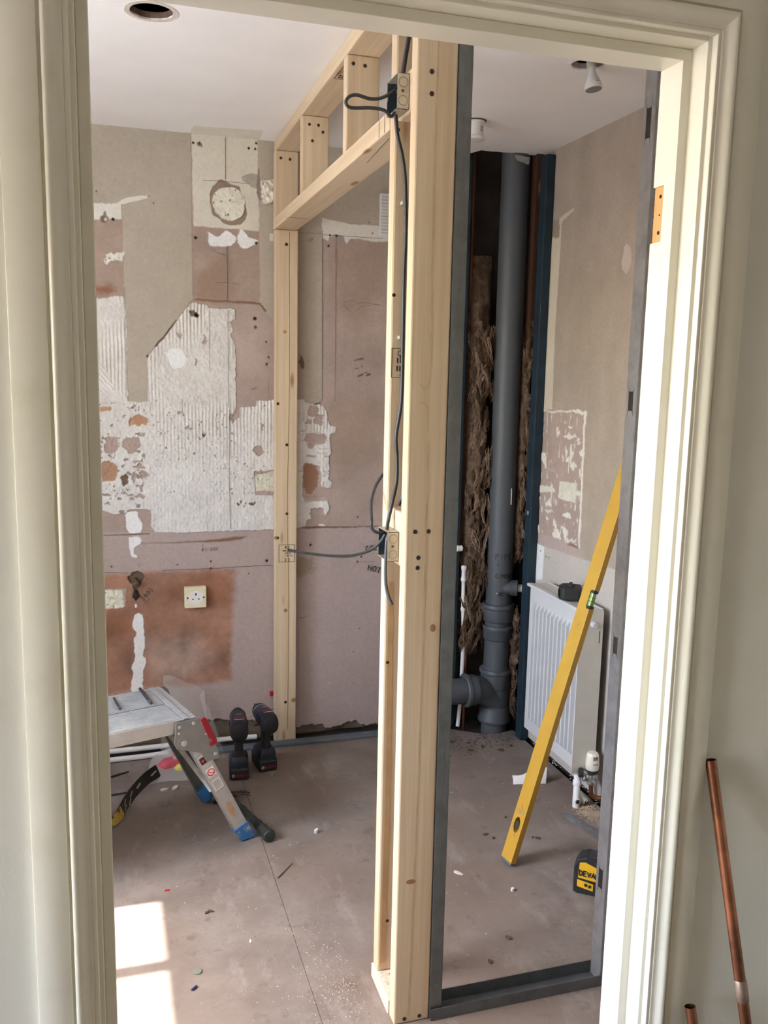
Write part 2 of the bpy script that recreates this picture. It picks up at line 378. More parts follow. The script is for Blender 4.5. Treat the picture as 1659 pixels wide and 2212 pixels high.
BACK=[
(None,'PK2',[(-0.147,0.907),(0.161,0.898),(0.637,0.888),(0.733,0.89),(1.173,0.894),(1.202,-0.297),(-0.181,-0.123)],{'jit':0.002}),
(None,'RD',[(-0.046,0.737),(-0.015,0.735),(0.067,0.736),(0.22,0.735),(0.471,0.731),(0.47,0.482),(0.467,0.482),(0.462,0.267),(0.352,0.258),(0.176,0.264),(0.074,0.259),(-0.072,0.243)],{'jit':0.006,'soft':0.03,'mot':0.35}),
(None,'RD2',[(0.184,0.653),(0.351,0.731),(0.469,0.725),(0.465,0.586),(0.349,0.583),(0.226,0.605)],{'jit':0.01,'soft':0.07,'mot':0.3}),
(None,'RD2',[(-0.05,0.59),(0.054,0.583),(0.078,0.5),(0.043,0.475),(-0.053,0.482)],{'jit':0.01,'soft':0.06,'mot':0.3}),
(None,'PKF',[(0.117,0.456),(0.322,0.458),(0.385,0.368),(0.32,0.297),(0.176,0.275),(0.13,0.338)],{'jit':0.02,'soft':0.12,'mot':0.3}),
(None,'PKB',[(0.323,2.071),(0.585,2.063),(0.587,1.786),(0.324,1.779)],{'jit':0.002,'mot':0.12}),
(None,'PKD',[(0.331,1.879),(0.456,1.976),(0.473,1.928),(0.468,1.794),(0.33,1.779)],{'soft':0.06,'jit':0.01}),
(None,'PKB',[(-0.059,2.065),(0.085,2.071),(0.082,1.786),(-0.068,1.779)],{'jit':0.003,'mot':0.1}),
(None,'RD2',[(-0.067,1.827),(0.024,1.836),(0.043,1.808),(-0.068,1.795)],{'soft':0.03,'jit':0.01}),
(None,'PKB',[(0.867,1.401),(1.076,1.413),(1.081,1.184),(0.959,1.137),(0.88,1.172)],{'soft':0.1,'jit':0.03,'mot':0.1}),
(None,'PKB',[(0.876,2.043),(1.077,2.049),(1.074,1.852),(0.971,1.715),(0.886,1.843)],{'soft':0.1,'jit':0.03,'mot':0.1}),
(None,'STAIN',[(0.731,0.775),(0.77,0.78),(0.806,0.75),(0.795,0.712),(0.757,0.692),(0.728,0.704)],{'soft':0.03,'jit':0.02}),
('bare_mortar','GY',[(-0.085,0.139),(0.406,0.103),(0.579,0.076),(0.657,0.094),(0.725,0.032),(0.732,0.031),(0.771,0.036),(0.812,0.04),(0.852,0.033),(0.858,0.019),(0.893,0.016),(0.923,0.018),(0.956,0.031),(0.99,0.034),(1.013,0.022),(1.051,0.012),(1.089,0.011),(1.167,0.003),(1.171,-0.197),(1.18,-0.294),(-0.093,-0.134)],{'jit':0.008,'h':-0.012,'mot':0.3,'rough':1}),
('paint_coat','BG',[(-0.064,2.403),(-0.019,2.397),(0.328,2.397),(0.327,2.204),(0.327,1.945),(0.328,1.771),(0.326,1.795),(0.307,1.769),(0.268,1.718),(0.188,1.619),(0.154,1.577),(0.156,1.518),(0.155,1.408),(0.083,1.405),(0.083,1.5),(0.08,1.707),(0.082,1.829),(0.078,1.826),(0.078,2.066),(0.075,2.127),(0.055,2.125),(-0.021,2.124),(-0.073,2.12)],{'jit':0.0015,'h':0.0015,'mot':0.06}),
('paint_coat','BG',[(0.581,2.399),(0.834,2.414),(1.214,2.413),(1.223,2.116),(1.085,2.116),(0.95,2.119),(0.83,2.125),(0.834,1.72),(0.837,1.426),(0.825,1.409),(0.799,1.403),(0.758,1.418),(0.761,1.427),(0.761,1.57),(0.753,1.583),(0.737,1.609),(0.633,1.731),(0.58,1.788),(0.587,1.824),(0.583,2.059),(0.58,2.223)],{'jit':0.0015,'h':0.0015,'mot':0.06}),
('paint_coat','CU',[(0.33,2.395),(0.577,2.405),(0.58,2.239),(0.581,2.059),(0.52,2.061),(0.495,2.063),(0.455,2.063),(0.333,2.065)],{'jit':0.003,'h':0.001,'mot':0.05}),
('skim_band','WC',[(-0.073,2.12),(0.057,2.126),(0.073,2.125),(0.074,2.072),(-0.023,2.063),(-0.075,2.06)],{'jit':0.003,'h':0.002,'mot':0.04}),
('skim_band','WC',[(0.056,2.127),(0.091,2.148),(0.147,2.16),(0.171,2.161),(0.17,2.154),(0.138,2.143),(0.09,2.127),(0.061,2.122)],{'jit':0.002,'h':0.002}),
('skim_band','WC',[(0.83,2.127),(0.896,2.119),(0.951,2.113),(1.069,2.113),(1.189,2.116),(1.191,2.055),(1.077,2.053),(1.035,2.049),(0.979,2.059),(0.945,2.053),(0.93,2.036),(0.923,2.042),(0.919,2.063),(0.883,2.072),(0.859,2.056),(0.856,2.042),(0.832,2.051)],{'jit':0.003,'h':0.002,'mot':0.05}),
(None,'GY2',[(0.517,2.259),(0.555,2.274),(0.579,2.268),(0.579,2.217),(0.555,2.221),(0.538,2.234),(0.519,2.243)],{'jit':0.002,'h':-0.001,'mot':0.2}),
(None,'BR',[(0.579,2.296),(0.585,2.289),(0.589,2.199),(0.594,2.175),(0.581,2.182),(0.572,2.206)],{'jit':0.003,'h':-0.002}),
(None,'BR',[(0.42,2.227),(0.433,2.24),(0.458,2.236),(0.475,2.227),(0.506,2.222),(0.513,2.198),(0.531,2.154),(0.536,2.126),(0.527,2.1),(0.508,2.081),(0.474,2.077),(0.44,2.086),(0.434,2.098),(0.405,2.113),(0.399,2.149),(0.397,2.181),(0.404,2.21)],{'jit':0.003,'h':-0.003,'mot':0.1,'sm':1}),
('tile_adhesive','AD',[(-0.068,1.784),(-0.021,1.787),(0.076,1.794),(0.081,1.719),(0.08,1.542),(0.081,1.405),(0.153,1.407),(0.157,1.518),(0.154,1.568),(0.201,1.628),(0.273,1.714),(0.307,1.767),(0.328,1.782),(0.38,1.776),(0.386,1.765),(0.487,1.765),(0.487,1.725),(0.467,1.716),(0.48,1.683),(0.467,1.665),(0.489,1.619),(0.489,1.42),(0.489,1.385),(0.469,1.339),(0.486,1.338),(0.504,1.344),(0.504,1.387),(0.571,1.392),(0.571,1.413),(0.637,1.419),(0.636,1.42),(0.758,1.421),(0.763,1.407),(0.825,1.401),(0.849,1.387),(0.857,1.36),(0.867,1.32),(0.896,1.309),(0.892,1.285),(0.873,1.282),(0.869,1.241),(0.879,1.203),(0.866,1.186),(0.87,1.138),(0.867,1.1),(0.881,1.082),(0.881,1.061),(0.86,1.061),(0.838,1.072),(0.838,1.107),(0.827,1.149),(0.799,1.159),(0.775,1.165),(0.764,1.163),(0.757,1.139),(0.758,1.036),(0.769,1.001),(0.828,1.005),(0.867,1.008),(0.871,0.97),(0.857,0.943),(0.847,0.947),(0.85,0.974),(0.792,0.975),(0.794,0.931),(0.776,0.927),(0.766,0.896),(0.734,0.894),(0.637,0.892),(0.635,0.891),(0.441,0.892),(0.309,0.892),(0.171,0.895),(0.155,0.919),(0.16,0.95),(0.156,0.985),(0.11,0.993),(0.068,0.988),(0.055,0.971),(0.014,0.974),(-0.051,1.0)],{'jit':0.004,'h':0.004,'mot':0.07,'ridge':1}),
(None,'OR',[(0.154,1.334),(0.151,1.325),(0.14,1.318),(0.124,1.314),(0.108,1.314),(0.092,1.317),(0.082,1.325),(0.079,1.333),(0.083,1.342),(0.093,1.349),(0.108,1.353),(0.125,1.353),(0.14,1.35),(0.151,1.342)],{'jit':0.012,'h':-0.003,'mot':0.12}),
(None,'PK',[(0.044,1.24),(0.041,1.226),(0.032,1.216),(0.02,1.21),(0.006,1.21),(-0.006,1.216),(-0.014,1.227),(-0.017,1.24),(-0.013,1.253),(-0.004,1.264),(0.008,1.27),(0.021,1.27),(0.034,1.264),(0.042,1.253)],{'jit':0.012,'h':-0.003,'mot':0.12}),
(None,'PK',[(0.121,1.239),(0.117,1.225),(0.108,1.214),(0.094,1.208),(0.079,1.208),(0.066,1.215),(0.058,1.226),(0.055,1.24),(0.058,1.254),(0.068,1.265),(0.081,1.271),(0.096,1.271),(0.109,1.265),(0.118,1.253)],{'jit':0.012,'h':-0.003,'mot':0.12}),
(None,'PK',[(0.141,1.278),(0.14,1.273),(0.135,1.269),(0.129,1.267),(0.122,1.267),(0.116,1.269),(0.111,1.273),(0.11,1.278),(0.112,1.283),(0.116,1.287),(0.122,1.289),(0.129,1.289),(0.136,1.287),(0.14,1.283)],{'jit':0.012,'h':-0.003,'mot':0.12}),
(None,'OR2',[(0.04,1.139),(0.036,1.121),(0.026,1.107),(0.012,1.1),(-0.004,1.1),(-0.017,1.108),(-0.027,1.122),(-0.029,1.14),(-0.026,1.158),(-0.016,1.172),(-0.002,1.179),(0.014,1.179),(0.028,1.171),(0.037,1.157)],{'jit':0.012,'h':-0.003,'mot':0.12}),
(None,'BR2',[(0.079,1.104),(0.078,1.096),(0.074,1.091),(0.068,1.087),(0.061,1.087),(0.056,1.091),(0.052,1.097),(0.051,1.104),(0.052,1.112),(0.056,1.118),(0.062,1.121),(0.069,1.121),(0.074,1.118),(0.078,1.112)],{'jit':0.012,'h':-0.003,'mot':0.12}),
(None,'PK',[(0.15,1.125),(0.148,1.119),(0.143,1.115),(0.136,1.113),(0.129,1.113),(0.122,1.115),(0.117,1.12),(0.115,1.125),(0.117,1.13),(0.122,1.134),(0.129,1.137),(0.137,1.137),(0.144,1.134),(0.149,1.13)],{'jit':0.012,'h':-0.003,'mot':0.12}),
(None,'OR',[(0.019,1.375),(0.017,1.372),(0.01,1.369),(0.0,1.367),(-0.01,1.367),(-0.02,1.368),(-0.027,1.371),(-0.029,1.375),(-0.026,1.379),(-0.02,1.382),(-0.01,1.383),(0.001,1.383),(0.011,1.382),(0.017,1.379)],{'jit':0.012,'h':-0.003,'mot':0.12}),
(None,'PK',[(0.135,1.04),(0.132,1.037),(0.124,1.035),(0.112,1.034),(0.099,1.035),(0.088,1.036),(0.08,1.038),(0.077,1.041),(0.08,1.044),(0.088,1.046),(0.099,1.046),(0.112,1.046),(0.124,1.045),(0.132,1.042)],{'jit':0.012,'h':-0.003,'mot':0.12}),
(None,'PK',[(0.124,1.066),(0.123,1.061),(0.121,1.056),(0.118,1.054),(0.115,1.054),(0.112,1.056),(0.11,1.061),(0.109,1.066),(0.11,1.072),(0.112,1.077),(0.115,1.079),(0.119,1.079),(0.122,1.076),(0.124,1.072)],{'jit':0.012,'h':-0.003,'mot':0.12}),
(None,'PK',[(0.144,1.196),(0.143,1.192),(0.141,1.188),(0.138,1.186),(0.134,1.186),(0.131,1.188),(0.129,1.192),(0.129,1.196),(0.13,1.201),(0.132,1.204),(0.135,1.206),(0.138,1.206),(0.141,1.204),(0.143,1.201)],{'jit':0.012,'h':-0.003,'mot':0.12}),
(None,'PK',[(0.124,1.177),(0.122,1.175),(0.118,1.174),(0.112,1.173),(0.105,1.173),(0.099,1.174),(0.095,1.175),(0.094,1.177),(0.095,1.179),(0.1,1.181),(0.106,1.181),(0.112,1.181),(0.118,1.18),(0.122,1.179)],{'jit':0.012,'h':-0.003,'mot':0.12}),
(None,'PK',[(0.104,1.112),(0.103,1.105),(0.101,1.099),(0.099,1.095),(0.096,1.095),(0.093,1.099),(0.091,1.105),(0.091,1.112),(0.092,1.12),(0.094,1.126),(0.096,1.129),(0.099,1.129),(0.102,1.126),(0.104,1.12)],{'jit':0.012,'h':-0.003,'mot':0.12}),
(None,'PK',[(0.062,1.156),(0.061,1.152),(0.059,1.149),(0.056,1.147),(0.053,1.147),(0.05,1.149),(0.048,1.152),(0.047,1.156),(0.048,1.16),(0.05,1.164),(0.053,1.165),(0.057,1.165),(0.059,1.163),(0.061,1.16)],{'jit':0.012,'h':-0.003,'mot':0.12}),
(None,'PK',[(0.129,1.157),(0.127,1.154),(0.121,1.152),(0.113,1.151),(0.104,1.151),(0.095,1.152),(0.09,1.155),(0.088,1.158),(0.09,1.161),(0.096,1.163),(0.104,1.164),(0.113,1.164),(0.121,1.163),(0.127,1.16)],{'jit':0.012,'h':-0.003,'mot':0.12}),
(None,'PK',[(0.485,1.341),(0.484,1.332),(0.481,1.324),(0.478,1.32),(0.473,1.32),(0.469,1.324),(0.467,1.332),(0.466,1.341),(0.467,1.351),(0.47,1.358),(0.473,1.363),(0.478,1.363),(0.482,1.358),(0.484,1.351)],{'jit':0.012,'h':-0.003,'mot':0.12}),
(None,'PK',[(0.601,1.311),(0.6,1.305),(0.599,1.3),(0.596,1.298),(0.594,1.298),(0.591,1.3),(0.59,1.305),(0.589,1.311),(0.59,1.316),(0.591,1.321),(0.594,1.324),(0.596,1.324),(0.599,1.321),(0.6,1.316)],{'jit':0.012,'h':-0.003,'mot':0.12}),
(None,'PK',[(0.605,1.21),(0.602,1.202),(0.596,1.196),(0.587,1.192),(0.577,1.192),(0.568,1.196),(0.562,1.202),(0.56,1.21),(0.562,1.219),(0.568,1.225),(0.577,1.229),(0.587,1.229),(0.596,1.225),(0.602,1.218)],{'jit':0.012,'h':-0.003,'mot':0.12}),
(None,'BR2',[(0.508,1.009),(0.508,1.007),(0.506,1.005),(0.503,1.004),(0.5,1.004),(0.497,1.005),(0.495,1.007),(0.495,1.009),(0.495,1.011),(0.497,1.013),(0.5,1.014),(0.503,1.014),(0.506,1.013),(0.508,1.011)],{'jit':0.012,'h':-0.003,'mot':0.12}),
(None,'BR2',[(0.532,1.001),(0.531,1.0),(0.53,0.998),(0.528,0.998),(0.526,0.998),(0.524,0.998),(0.523,1.0),(0.522,1.002),(0.523,1.003),(0.524,1.005),(0.526,1.006),(0.528,1.006),(0.53,1.005),(0.531,1.003)],{'jit':0.012,'h':-0.003,'mot':0.12}),
(None,'BR2',[(0.561,0.998),(0.56,0.996),(0.557,0.994),(0.554,0.992),(0.55,0.993),(0.546,0.994),(0.544,0.996),(0.543,0.999),(0.544,1.002),(0.546,1.004),(0.55,1.005),(0.554,1.005),(0.557,1.004),(0.56,1.001)],{'jit':0.012,'h':-0.003,'mot':0.12}),
(None,'BR2',[(0.371,1.282),(0.37,1.279),(0.367,1.277),(0.363,1.275),(0.358,1.275),(0.354,1.277),(0.351,1.279),(0.35,1.282),(0.351,1.285),(0.354,1.287),(0.359,1.289),(0.363,1.289),(0.367,1.287),(0.37,1.285)],{'jit':0.012,'h':-0.003,'mot':0.12}),
(None,'PK',[(0.318,1.308),(0.317,1.306),(0.314,1.304),(0.309,1.303),(0.304,1.303),(0.3,1.304),(0.297,1.306),(0.296,1.308),(0.297,1.31),(0.3,1.312),(0.304,1.313),(0.309,1.313),(0.314,1.312),(0.317,1.31)],{'jit':0.012,'h':-0.003,'mot':0.12}),
(None,'PK',[(0.273,1.364),(0.272,1.361),(0.271,1.358),(0.268,1.357),(0.266,1.357),(0.263,1.358),(0.262,1.361),(0.261,1.364),(0.262,1.367),(0.264,1.37),(0.266,1.372),(0.269,1.372),(0.271,1.37),(0.273,1.367)],{'jit':0.012,'h':-0.003,'mot':0.12}),
(None,'BR2',[(0.337,1.203),(0.337,1.202),(0.334,1.201),(0.331,1.2),(0.327,1.2),(0.323,1.201),(0.321,1.202),(0.32,1.203),(0.321,1.205),(0.324,1.206),(0.327,1.207),(0.331,1.207),(0.334,1.206),(0.337,1.205)],{'jit':0.012,'h':-0.003,'mot':0.12}),
(None,'PK2',[(0.283,1.66),(0.282,1.654),(0.279,1.65),(0.276,1.648),(0.272,1.648),(0.268,1.65),(0.265,1.654),(0.265,1.659),(0.266,1.664),(0.268,1.668),(0.272,1.671),(0.276,1.671),(0.28,1.669),(0.282,1.665)],{'jit':0.012,'h':-0.003,'mot':0.12}),
(None,'PK2',[(0.383,1.646),(0.382,1.638),(0.379,1.632),(0.375,1.629),(0.37,1.629),(0.366,1.632),(0.363,1.638),(0.362,1.645),(0.363,1.652),(0.366,1.658),(0.37,1.662),(0.375,1.662),(0.379,1.659),(0.382,1.653)],{'jit':0.012,'h':-0.003,'mot':0.12}),
(None,'PK2',[(0.342,1.556),(0.341,1.551),(0.34,1.547),(0.337,1.545),(0.334,1.545),(0.331,1.547),(0.329,1.551),(0.329,1.555),(0.329,1.56),(0.331,1.564),(0.334,1.566),(0.337,1.566),(0.34,1.564),(0.342,1.56)],{'jit':0.012,'h':-0.003,'mot':0.12}),
(None,'PK',[(0.827,1.374),(0.825,1.362),(0.818,1.352),(0.808,1.347),(0.797,1.347),(0.787,1.352),(0.78,1.362),(0.778,1.373),(0.78,1.385),(0.787,1.394),(0.797,1.4),(0.808,1.4),(0.818,1.395),(0.825,1.385)],{'jit':0.012,'h':-0.003,'mot':0.12}),
(None,'PK',[(0.839,1.335),(0.838,1.326),(0.833,1.318),(0.825,1.314),(0.817,1.314),(0.81,1.318),(0.805,1.326),(0.803,1.335),(0.805,1.344),(0.81,1.351),(0.817,1.355),(0.825,1.355),(0.832,1.351),(0.837,1.344)],{'jit':0.012,'h':-0.003,'mot':0.12}),
(None,'PK',[(0.797,1.33),(0.795,1.325),(0.791,1.322),(0.785,1.32),(0.779,1.32),(0.773,1.322),(0.769,1.325),(0.768,1.33),(0.769,1.334),(0.773,1.337),(0.779,1.339),(0.785,1.339),(0.791,1.338),(0.795,1.334)],{'jit':0.012,'h':-0.003,'mot':0.12}),
(None,'PK',[(0.863,1.263),(0.858,1.252),(0.844,1.243),(0.824,1.238),(0.801,1.239),(0.781,1.244),(0.767,1.252),(0.762,1.264),(0.767,1.275),(0.781,1.283),(0.801,1.288),(0.823,1.288),(0.843,1.283),(0.858,1.274)],{'jit':0.012,'h':-0.003,'mot':0.12}),
(None,'PK',[(0.802,1.24),(0.8,1.233),(0.796,1.228),(0.79,1.225),(0.783,1.225),(0.777,1.228),(0.772,1.233),(0.771,1.24),(0.772,1.246),(0.776,1.252),(0.783,1.255),(0.79,1.255),(0.796,1.252),(0.8,1.246)],{'jit':0.012,'h':-0.003,'mot':0.12}),
(None,'OR3',[(0.822,1.1),(0.819,1.073),(0.81,1.05),(0.797,1.038),(0.782,1.039),(0.769,1.051),(0.759,1.074),(0.756,1.101),(0.759,1.129),(0.768,1.151),(0.781,1.163),(0.796,1.163),(0.809,1.15),(0.819,1.128)],{'jit':0.012,'h':-0.003,'mot':0.12}),
(None,'PK',[(0.86,1.02),(0.856,1.015),(0.844,1.012),(0.827,1.01),(0.808,1.011),(0.791,1.013),(0.78,1.017),(0.776,1.022),(0.78,1.026),(0.791,1.029),(0.808,1.031),(0.827,1.031),(0.844,1.028),(0.856,1.024)],{'jit':0.012,'h':-0.003,'mot':0.12}),
(None,'PK',[(0.854,0.953),(0.851,0.944),(0.842,0.937),(0.829,0.933),(0.815,0.933),(0.802,0.938),(0.793,0.946),(0.79,0.955),(0.793,0.964),(0.802,0.972),(0.815,0.976),(0.829,0.975),(0.842,0.971),(0.85,0.963)],{'jit':0.012,'h':-0.003,'mot':0.12}),
(None,'BR2',[(0.355,1.742),(0.352,1.737),(0.346,1.732),(0.338,1.729),(0.329,1.728),(0.32,1.731),(0.315,1.735),(0.313,1.741),(0.315,1.747),(0.321,1.752),(0.329,1.755),(0.338,1.755),(0.347,1.753),(0.353,1.748)],{'jit':0.012,'h':-0.003,'mot':0.12}),
(None,'DK',[(0.352,1.736),(0.351,1.733),(0.348,1.73),(0.345,1.728),(0.341,1.728),(0.338,1.729),(0.335,1.732),(0.335,1.736),(0.336,1.74),(0.338,1.743),(0.341,1.744),(0.345,1.744),(0.348,1.743),(0.351,1.74)],{'jit':0.003,'h':-0.01}),
('filler_patch','WH',[(0.225,1.587),(0.238,1.604),(0.26,1.607),(0.283,1.605),(0.296,1.572),(0.307,1.576),(0.289,1.55),(0.282,1.539),(0.257,1.528),(0.245,1.537),(0.237,1.549)],{'jit':0.004,'h':0.003,'mot':0.03,'sm':1}),
('filler_patch','WH',[(0.063,0.98),(0.107,0.979),(0.109,0.961),(0.121,0.935),(0.115,0.899),(0.073,0.897),(0.059,0.954)],{'jit':0.004,'h':0.003,'mot':0.03,'sm':1}),
('filler_patch','WH',[(0.07,0.88),(0.103,0.881),(0.116,0.863),(0.108,0.845),(0.091,0.837),(0.089,0.815),(0.098,0.801),(0.079,0.799),(0.076,0.82),(0.071,0.838)],{'jit':0.004,'h':0.003,'mot':0.03,'sm':1}),
('filler_patch','WH',[(0.087,0.611),(0.097,0.61),(0.096,0.596),(0.087,0.597)],{'jit':0.004,'h':0.003,'mot':0.03,'sm':0}),
('filler_patch','WH',[(0.083,0.569),(0.117,0.567),(0.121,0.505),(0.121,0.456),(0.116,0.398),(0.125,0.38),(0.113,0.331),(0.109,0.252),(0.069,0.249),(0.066,0.289),(0.074,0.33),(0.067,0.352),(0.083,0.384),(0.079,0.459),(0.089,0.491),(0.076,0.525)],{'jit':0.004,'h':0.003,'mot':0.03,'sm':1}),
('filler_patch','WH',[(0.387,2.046),(0.427,2.032),(0.457,2.055),(0.495,2.026),(0.477,2.003),(0.448,1.997),(0.397,1.996),(0.389,2.022)],{'jit':0.004,'h':0.003,'mot':0.03,'sm':1}),
('filler_patch','WH',[(0.499,2.045),(0.512,2.064),(0.542,2.037),(0.574,2.031),(0.567,2.012),(0.516,1.992),(0.499,2.02)],{'jit':0.004,'h':0.003,'mot':0.03,'sm':1}),
('filler_patch','WC',[(0.621,2.055),(0.636,2.056),(0.636,2.028),(0.622,2.028)],{'jit':0.001,'h':0.001}),
('filler_patch','WC',[(0.829,0.908),(0.851,0.906),(0.858,0.897),(0.847,0.89),(0.819,0.893)],{'jit':0.004,'h':0.002}),
('expanding_foam','FO',[(0.462,2.218),(0.496,2.213),(0.519,2.19),(0.528,2.154),(0.521,2.121),(0.499,2.101),(0.47,2.09),(0.436,2.105),(0.411,2.133),(0.407,2.174),(0.424,2.201)],{'jit':0.004,'h':0.004,'bump':0.004,'mot':0.1,'fleck':1,'sm':1}),
('expanding_foam','FOW',[(0.587,2.248),(0.641,2.255),(0.654,2.212),(0.639,2.169),(0.602,2.159),(0.589,2.199)],{'jit':0.006,'h':0.015,'bump':0.02,'mot':0.08}),
('expanding_foam','FOW',[(0.01,1.925),(0.025,1.946),(0.047,1.957),(0.076,1.96),(0.074,1.925),(0.052,1.929),(0.018,1.908)],{'jit':0.008,'h':0.004,'bump':0.006,'mot':0.1,'fleck':1}),
(None,'PK',[(0.557,1.132),(0.642,1.133),(0.642,1.032),(0.568,1.035)],{'jit':0.004,'h':-0.002}),
('expanding_foam','FO',[(0.561,1.123),(0.64,1.126),(0.64,1.048),(0.568,1.051)],{'jit':0.005,'h':-0.002,'bump':0.006,'mot':0.1,'fleck':1}),
(None,'PK2',[(-0.035,0.681),(0.055,0.676),(0.049,0.606),(-0.037,0.596)],{'jit':0.005,'h':-0.002,'mot':0.1}),
('expanding_foam','FO',[(-0.039,0.675),(0.042,0.671),(0.044,0.62),(0.046,0.602),(-0.041,0.6)],{'jit':0.004,'h':-0.002,'bump':0.006,'mot':0.08,'fleck':1}),
('expanding_foam','FO',[(0.726,1.128),(0.756,1.131),(0.756,1.057),(0.727,1.054)],{'jit':0.004,'h':-0.002,'bump':0.004,'mot':0.1}),
(None,'BR2',[(0.122,0.713),(0.119,0.701),(0.111,0.693),(0.1,0.688),(0.088,0.689),(0.077,0.695),(0.07,0.704),(0.068,0.715),(0.071,0.727),(0.078,0.735),(0.089,0.74),(0.101,0.739),(0.112,0.734),(0.119,0.724)],{'jit':0.008,'h':-0.012,'mot':0.2}),
(None,'BR2',[(0.082,0.694),(0.112,0.693),(0.103,0.666),(0.109,0.643),(0.094,0.624),(0.081,0.645),(0.088,0.667)],{'jit':0.004,'h':-0.01,'mot':0.2}),
(None,'DK',[(0.341,2.364),(0.34,2.361),(0.336,2.36),(0.333,2.361),(0.332,2.364),(0.333,2.367),(0.337,2.368),(0.34,2.367)],{'jit':0.001,'h':-0.006}),
(None,'DK',[(0.364,2.365),(0.363,2.362),(0.36,2.36),(0.357,2.361),(0.355,2.364),(0.357,2.367),(0.36,2.369),(0.363,2.368)],{'jit':0.001,'h':-0.006}),
(None,'DK',[(0.576,2.384),(0.575,2.381),(0.572,2.379),(0.568,2.38),(0.567,2.383),(0.568,2.387),(0.572,2.388),(0.575,2.387)],{'jit':0.001,'h':-0.006}),
(None,'DK',[(0.548,2.363),(0.547,2.36),(0.544,2.358),(0.54,2.359),(0.539,2.362),(0.54,2.366),(0.544,2.367),(0.547,2.366)],{'jit':0.001,'h':-0.006}),
(None,'DK',[(0.572,2.363),(0.571,2.36),(0.567,2.358),(0.564,2.359),(0.563,2.362),(0.564,2.366),(0.567,2.367),(0.571,2.366)],{'jit':0.001,'h':-0.006}),
(None,'DK',[(0.347,2.023),(0.345,2.019),(0.341,2.017),(0.337,2.019),(0.335,2.023),(0.337,2.027),(0.341,2.029),(0.345,2.027)],{'jit':0.001,'h':-0.006}),
(None,'DK',[(0.576,2.018),(0.575,2.014),(0.571,2.012),(0.567,2.013),(0.566,2.017),(0.567,2.021),(0.571,2.022),(0.575,2.021)],{'jit':0.001,'h':-0.006}),
(None,'DK',[(0.023,2.069),(0.02,2.063),(0.015,2.06),(0.009,2.062),(0.007,2.067),(0.01,2.073),(0.015,2.076),(0.021,2.074)],{'jit':0.001,'h':-0.006}),
(None,'DK',[(0.048,2.07),(0.047,2.066),(0.043,2.064),(0.039,2.066),(0.037,2.069),(0.039,2.074),(0.043,2.075),(0.047,2.074)],{'jit':0.001,'h':-0.006}),
(None,'DK',[(0.172,2.159),(0.172,2.158),(0.17,2.157),(0.169,2.158),(0.168,2.159),(0.169,2.16),(0.171,2.161),(0.172,2.161)],{'jit':0.001,'h':-0.006}),
(None,'DK',[(0.191,2.138),(0.191,2.137),(0.189,2.136),(0.188,2.137),(0.187,2.138),(0.188,2.14),(0.189,2.14),(0.191,2.14)],{'jit':0.001,'h':-0.006}),
(None,'DK',[(-0.01,2.164),(-0.011,2.162),(-0.012,2.161),(-0.014,2.162),(-0.014,2.164),(-0.014,2.165),(-0.012,2.166),(-0.01,2.166)],{'jit':0.001,'h':-0.006}),
(None,'DK',[(0.572,1.732),(0.57,1.727),(0.565,1.725),(0.56,1.727),(0.558,1.731),(0.56,1.736),(0.565,1.738),(0.57,1.737)],{'jit':0.001,'h':-0.006}),
(None,'BR2',[(0.574,1.699),(0.572,1.695),(0.568,1.693),(0.563,1.695),(0.562,1.699),(0.563,1.703),(0.568,1.705),(0.572,1.704)],{'jit':0.001,'h':-0.006}),
(None,'BR2',[(0.615,1.644),(0.614,1.641),(0.611,1.64),(0.608,1.641),(0.606,1.644),(0.608,1.647),(0.611,1.648),(0.614,1.647)],{'jit':0.001,'h':-0.006}),
(None,'BR2',[(0.624,1.584),(0.623,1.581),(0.62,1.58),(0.616,1.581),(0.615,1.584),(0.616,1.587),(0.62,1.589),(0.623,1.587)],{'jit':0.001,'h':-0.006}),
(None,'BR2',[(0.617,1.556),(0.616,1.552),(0.612,1.551),(0.607,1.552),(0.606,1.556),(0.607,1.56),(0.612,1.562),(0.616,1.56)],{'jit':0.001,'h':-0.006}),
(None,'BR2',[(0.161,1.578),(0.16,1.574),(0.156,1.573),(0.153,1.574),(0.152,1.577),(0.153,1.581),(0.157,1.582),(0.16,1.581)],{'jit':0.001,'h':-0.006}),
(None,'DK',[(0.866,2.066),(0.865,2.063),(0.862,2.061),(0.859,2.062),(0.858,2.065),(0.859,2.068),(0.862,2.069),(0.865,2.068)],{'jit':0.001,'h':-0.006}),
(None,'DK',[(0.894,2.064),(0.893,2.061),(0.89,2.06),(0.887,2.061),(0.885,2.064),(0.887,2.067),(0.89,2.068),(0.893,2.067)],{'jit':0.001,'h':-0.006}),
(None,'DK',[(0.862,2.024),(0.861,2.021),(0.857,2.02),(0.854,2.021),(0.853,2.024),(0.854,2.027),(0.857,2.029),(0.861,2.027)],{'jit':0.001,'h':-0.006}),
(None,'DK',[(1.04,2.084),(1.039,2.082),(1.037,2.081),(1.036,2.082),(1.035,2.083),(1.035,2.085),(1.037,2.086),(1.039,2.085)],{'jit':0.001,'h':-0.006}),
(None,'DK',[(1.026,2.124),(1.025,2.122),(1.023,2.121),(1.022,2.122),(1.021,2.123),(1.021,2.125),(1.023,2.126),(1.025,2.125)],{'jit':0.001,'h':-0.006}),
(None,'DK',[(0.799,0.821),(0.797,0.817),(0.794,0.816),(0.79,0.818),(0.789,0.821),(0.79,0.825),(0.794,0.826),(0.797,0.824)],{'jit':0.001,'h':-0.006}),
(None,'DK',[(1.017,0.761),(1.016,0.759),(1.013,0.758),(1.01,0.759),(1.009,0.762),(1.01,0.765),(1.013,0.766),(1.016,0.764)],{'jit':0.001,'h':-0.006}),
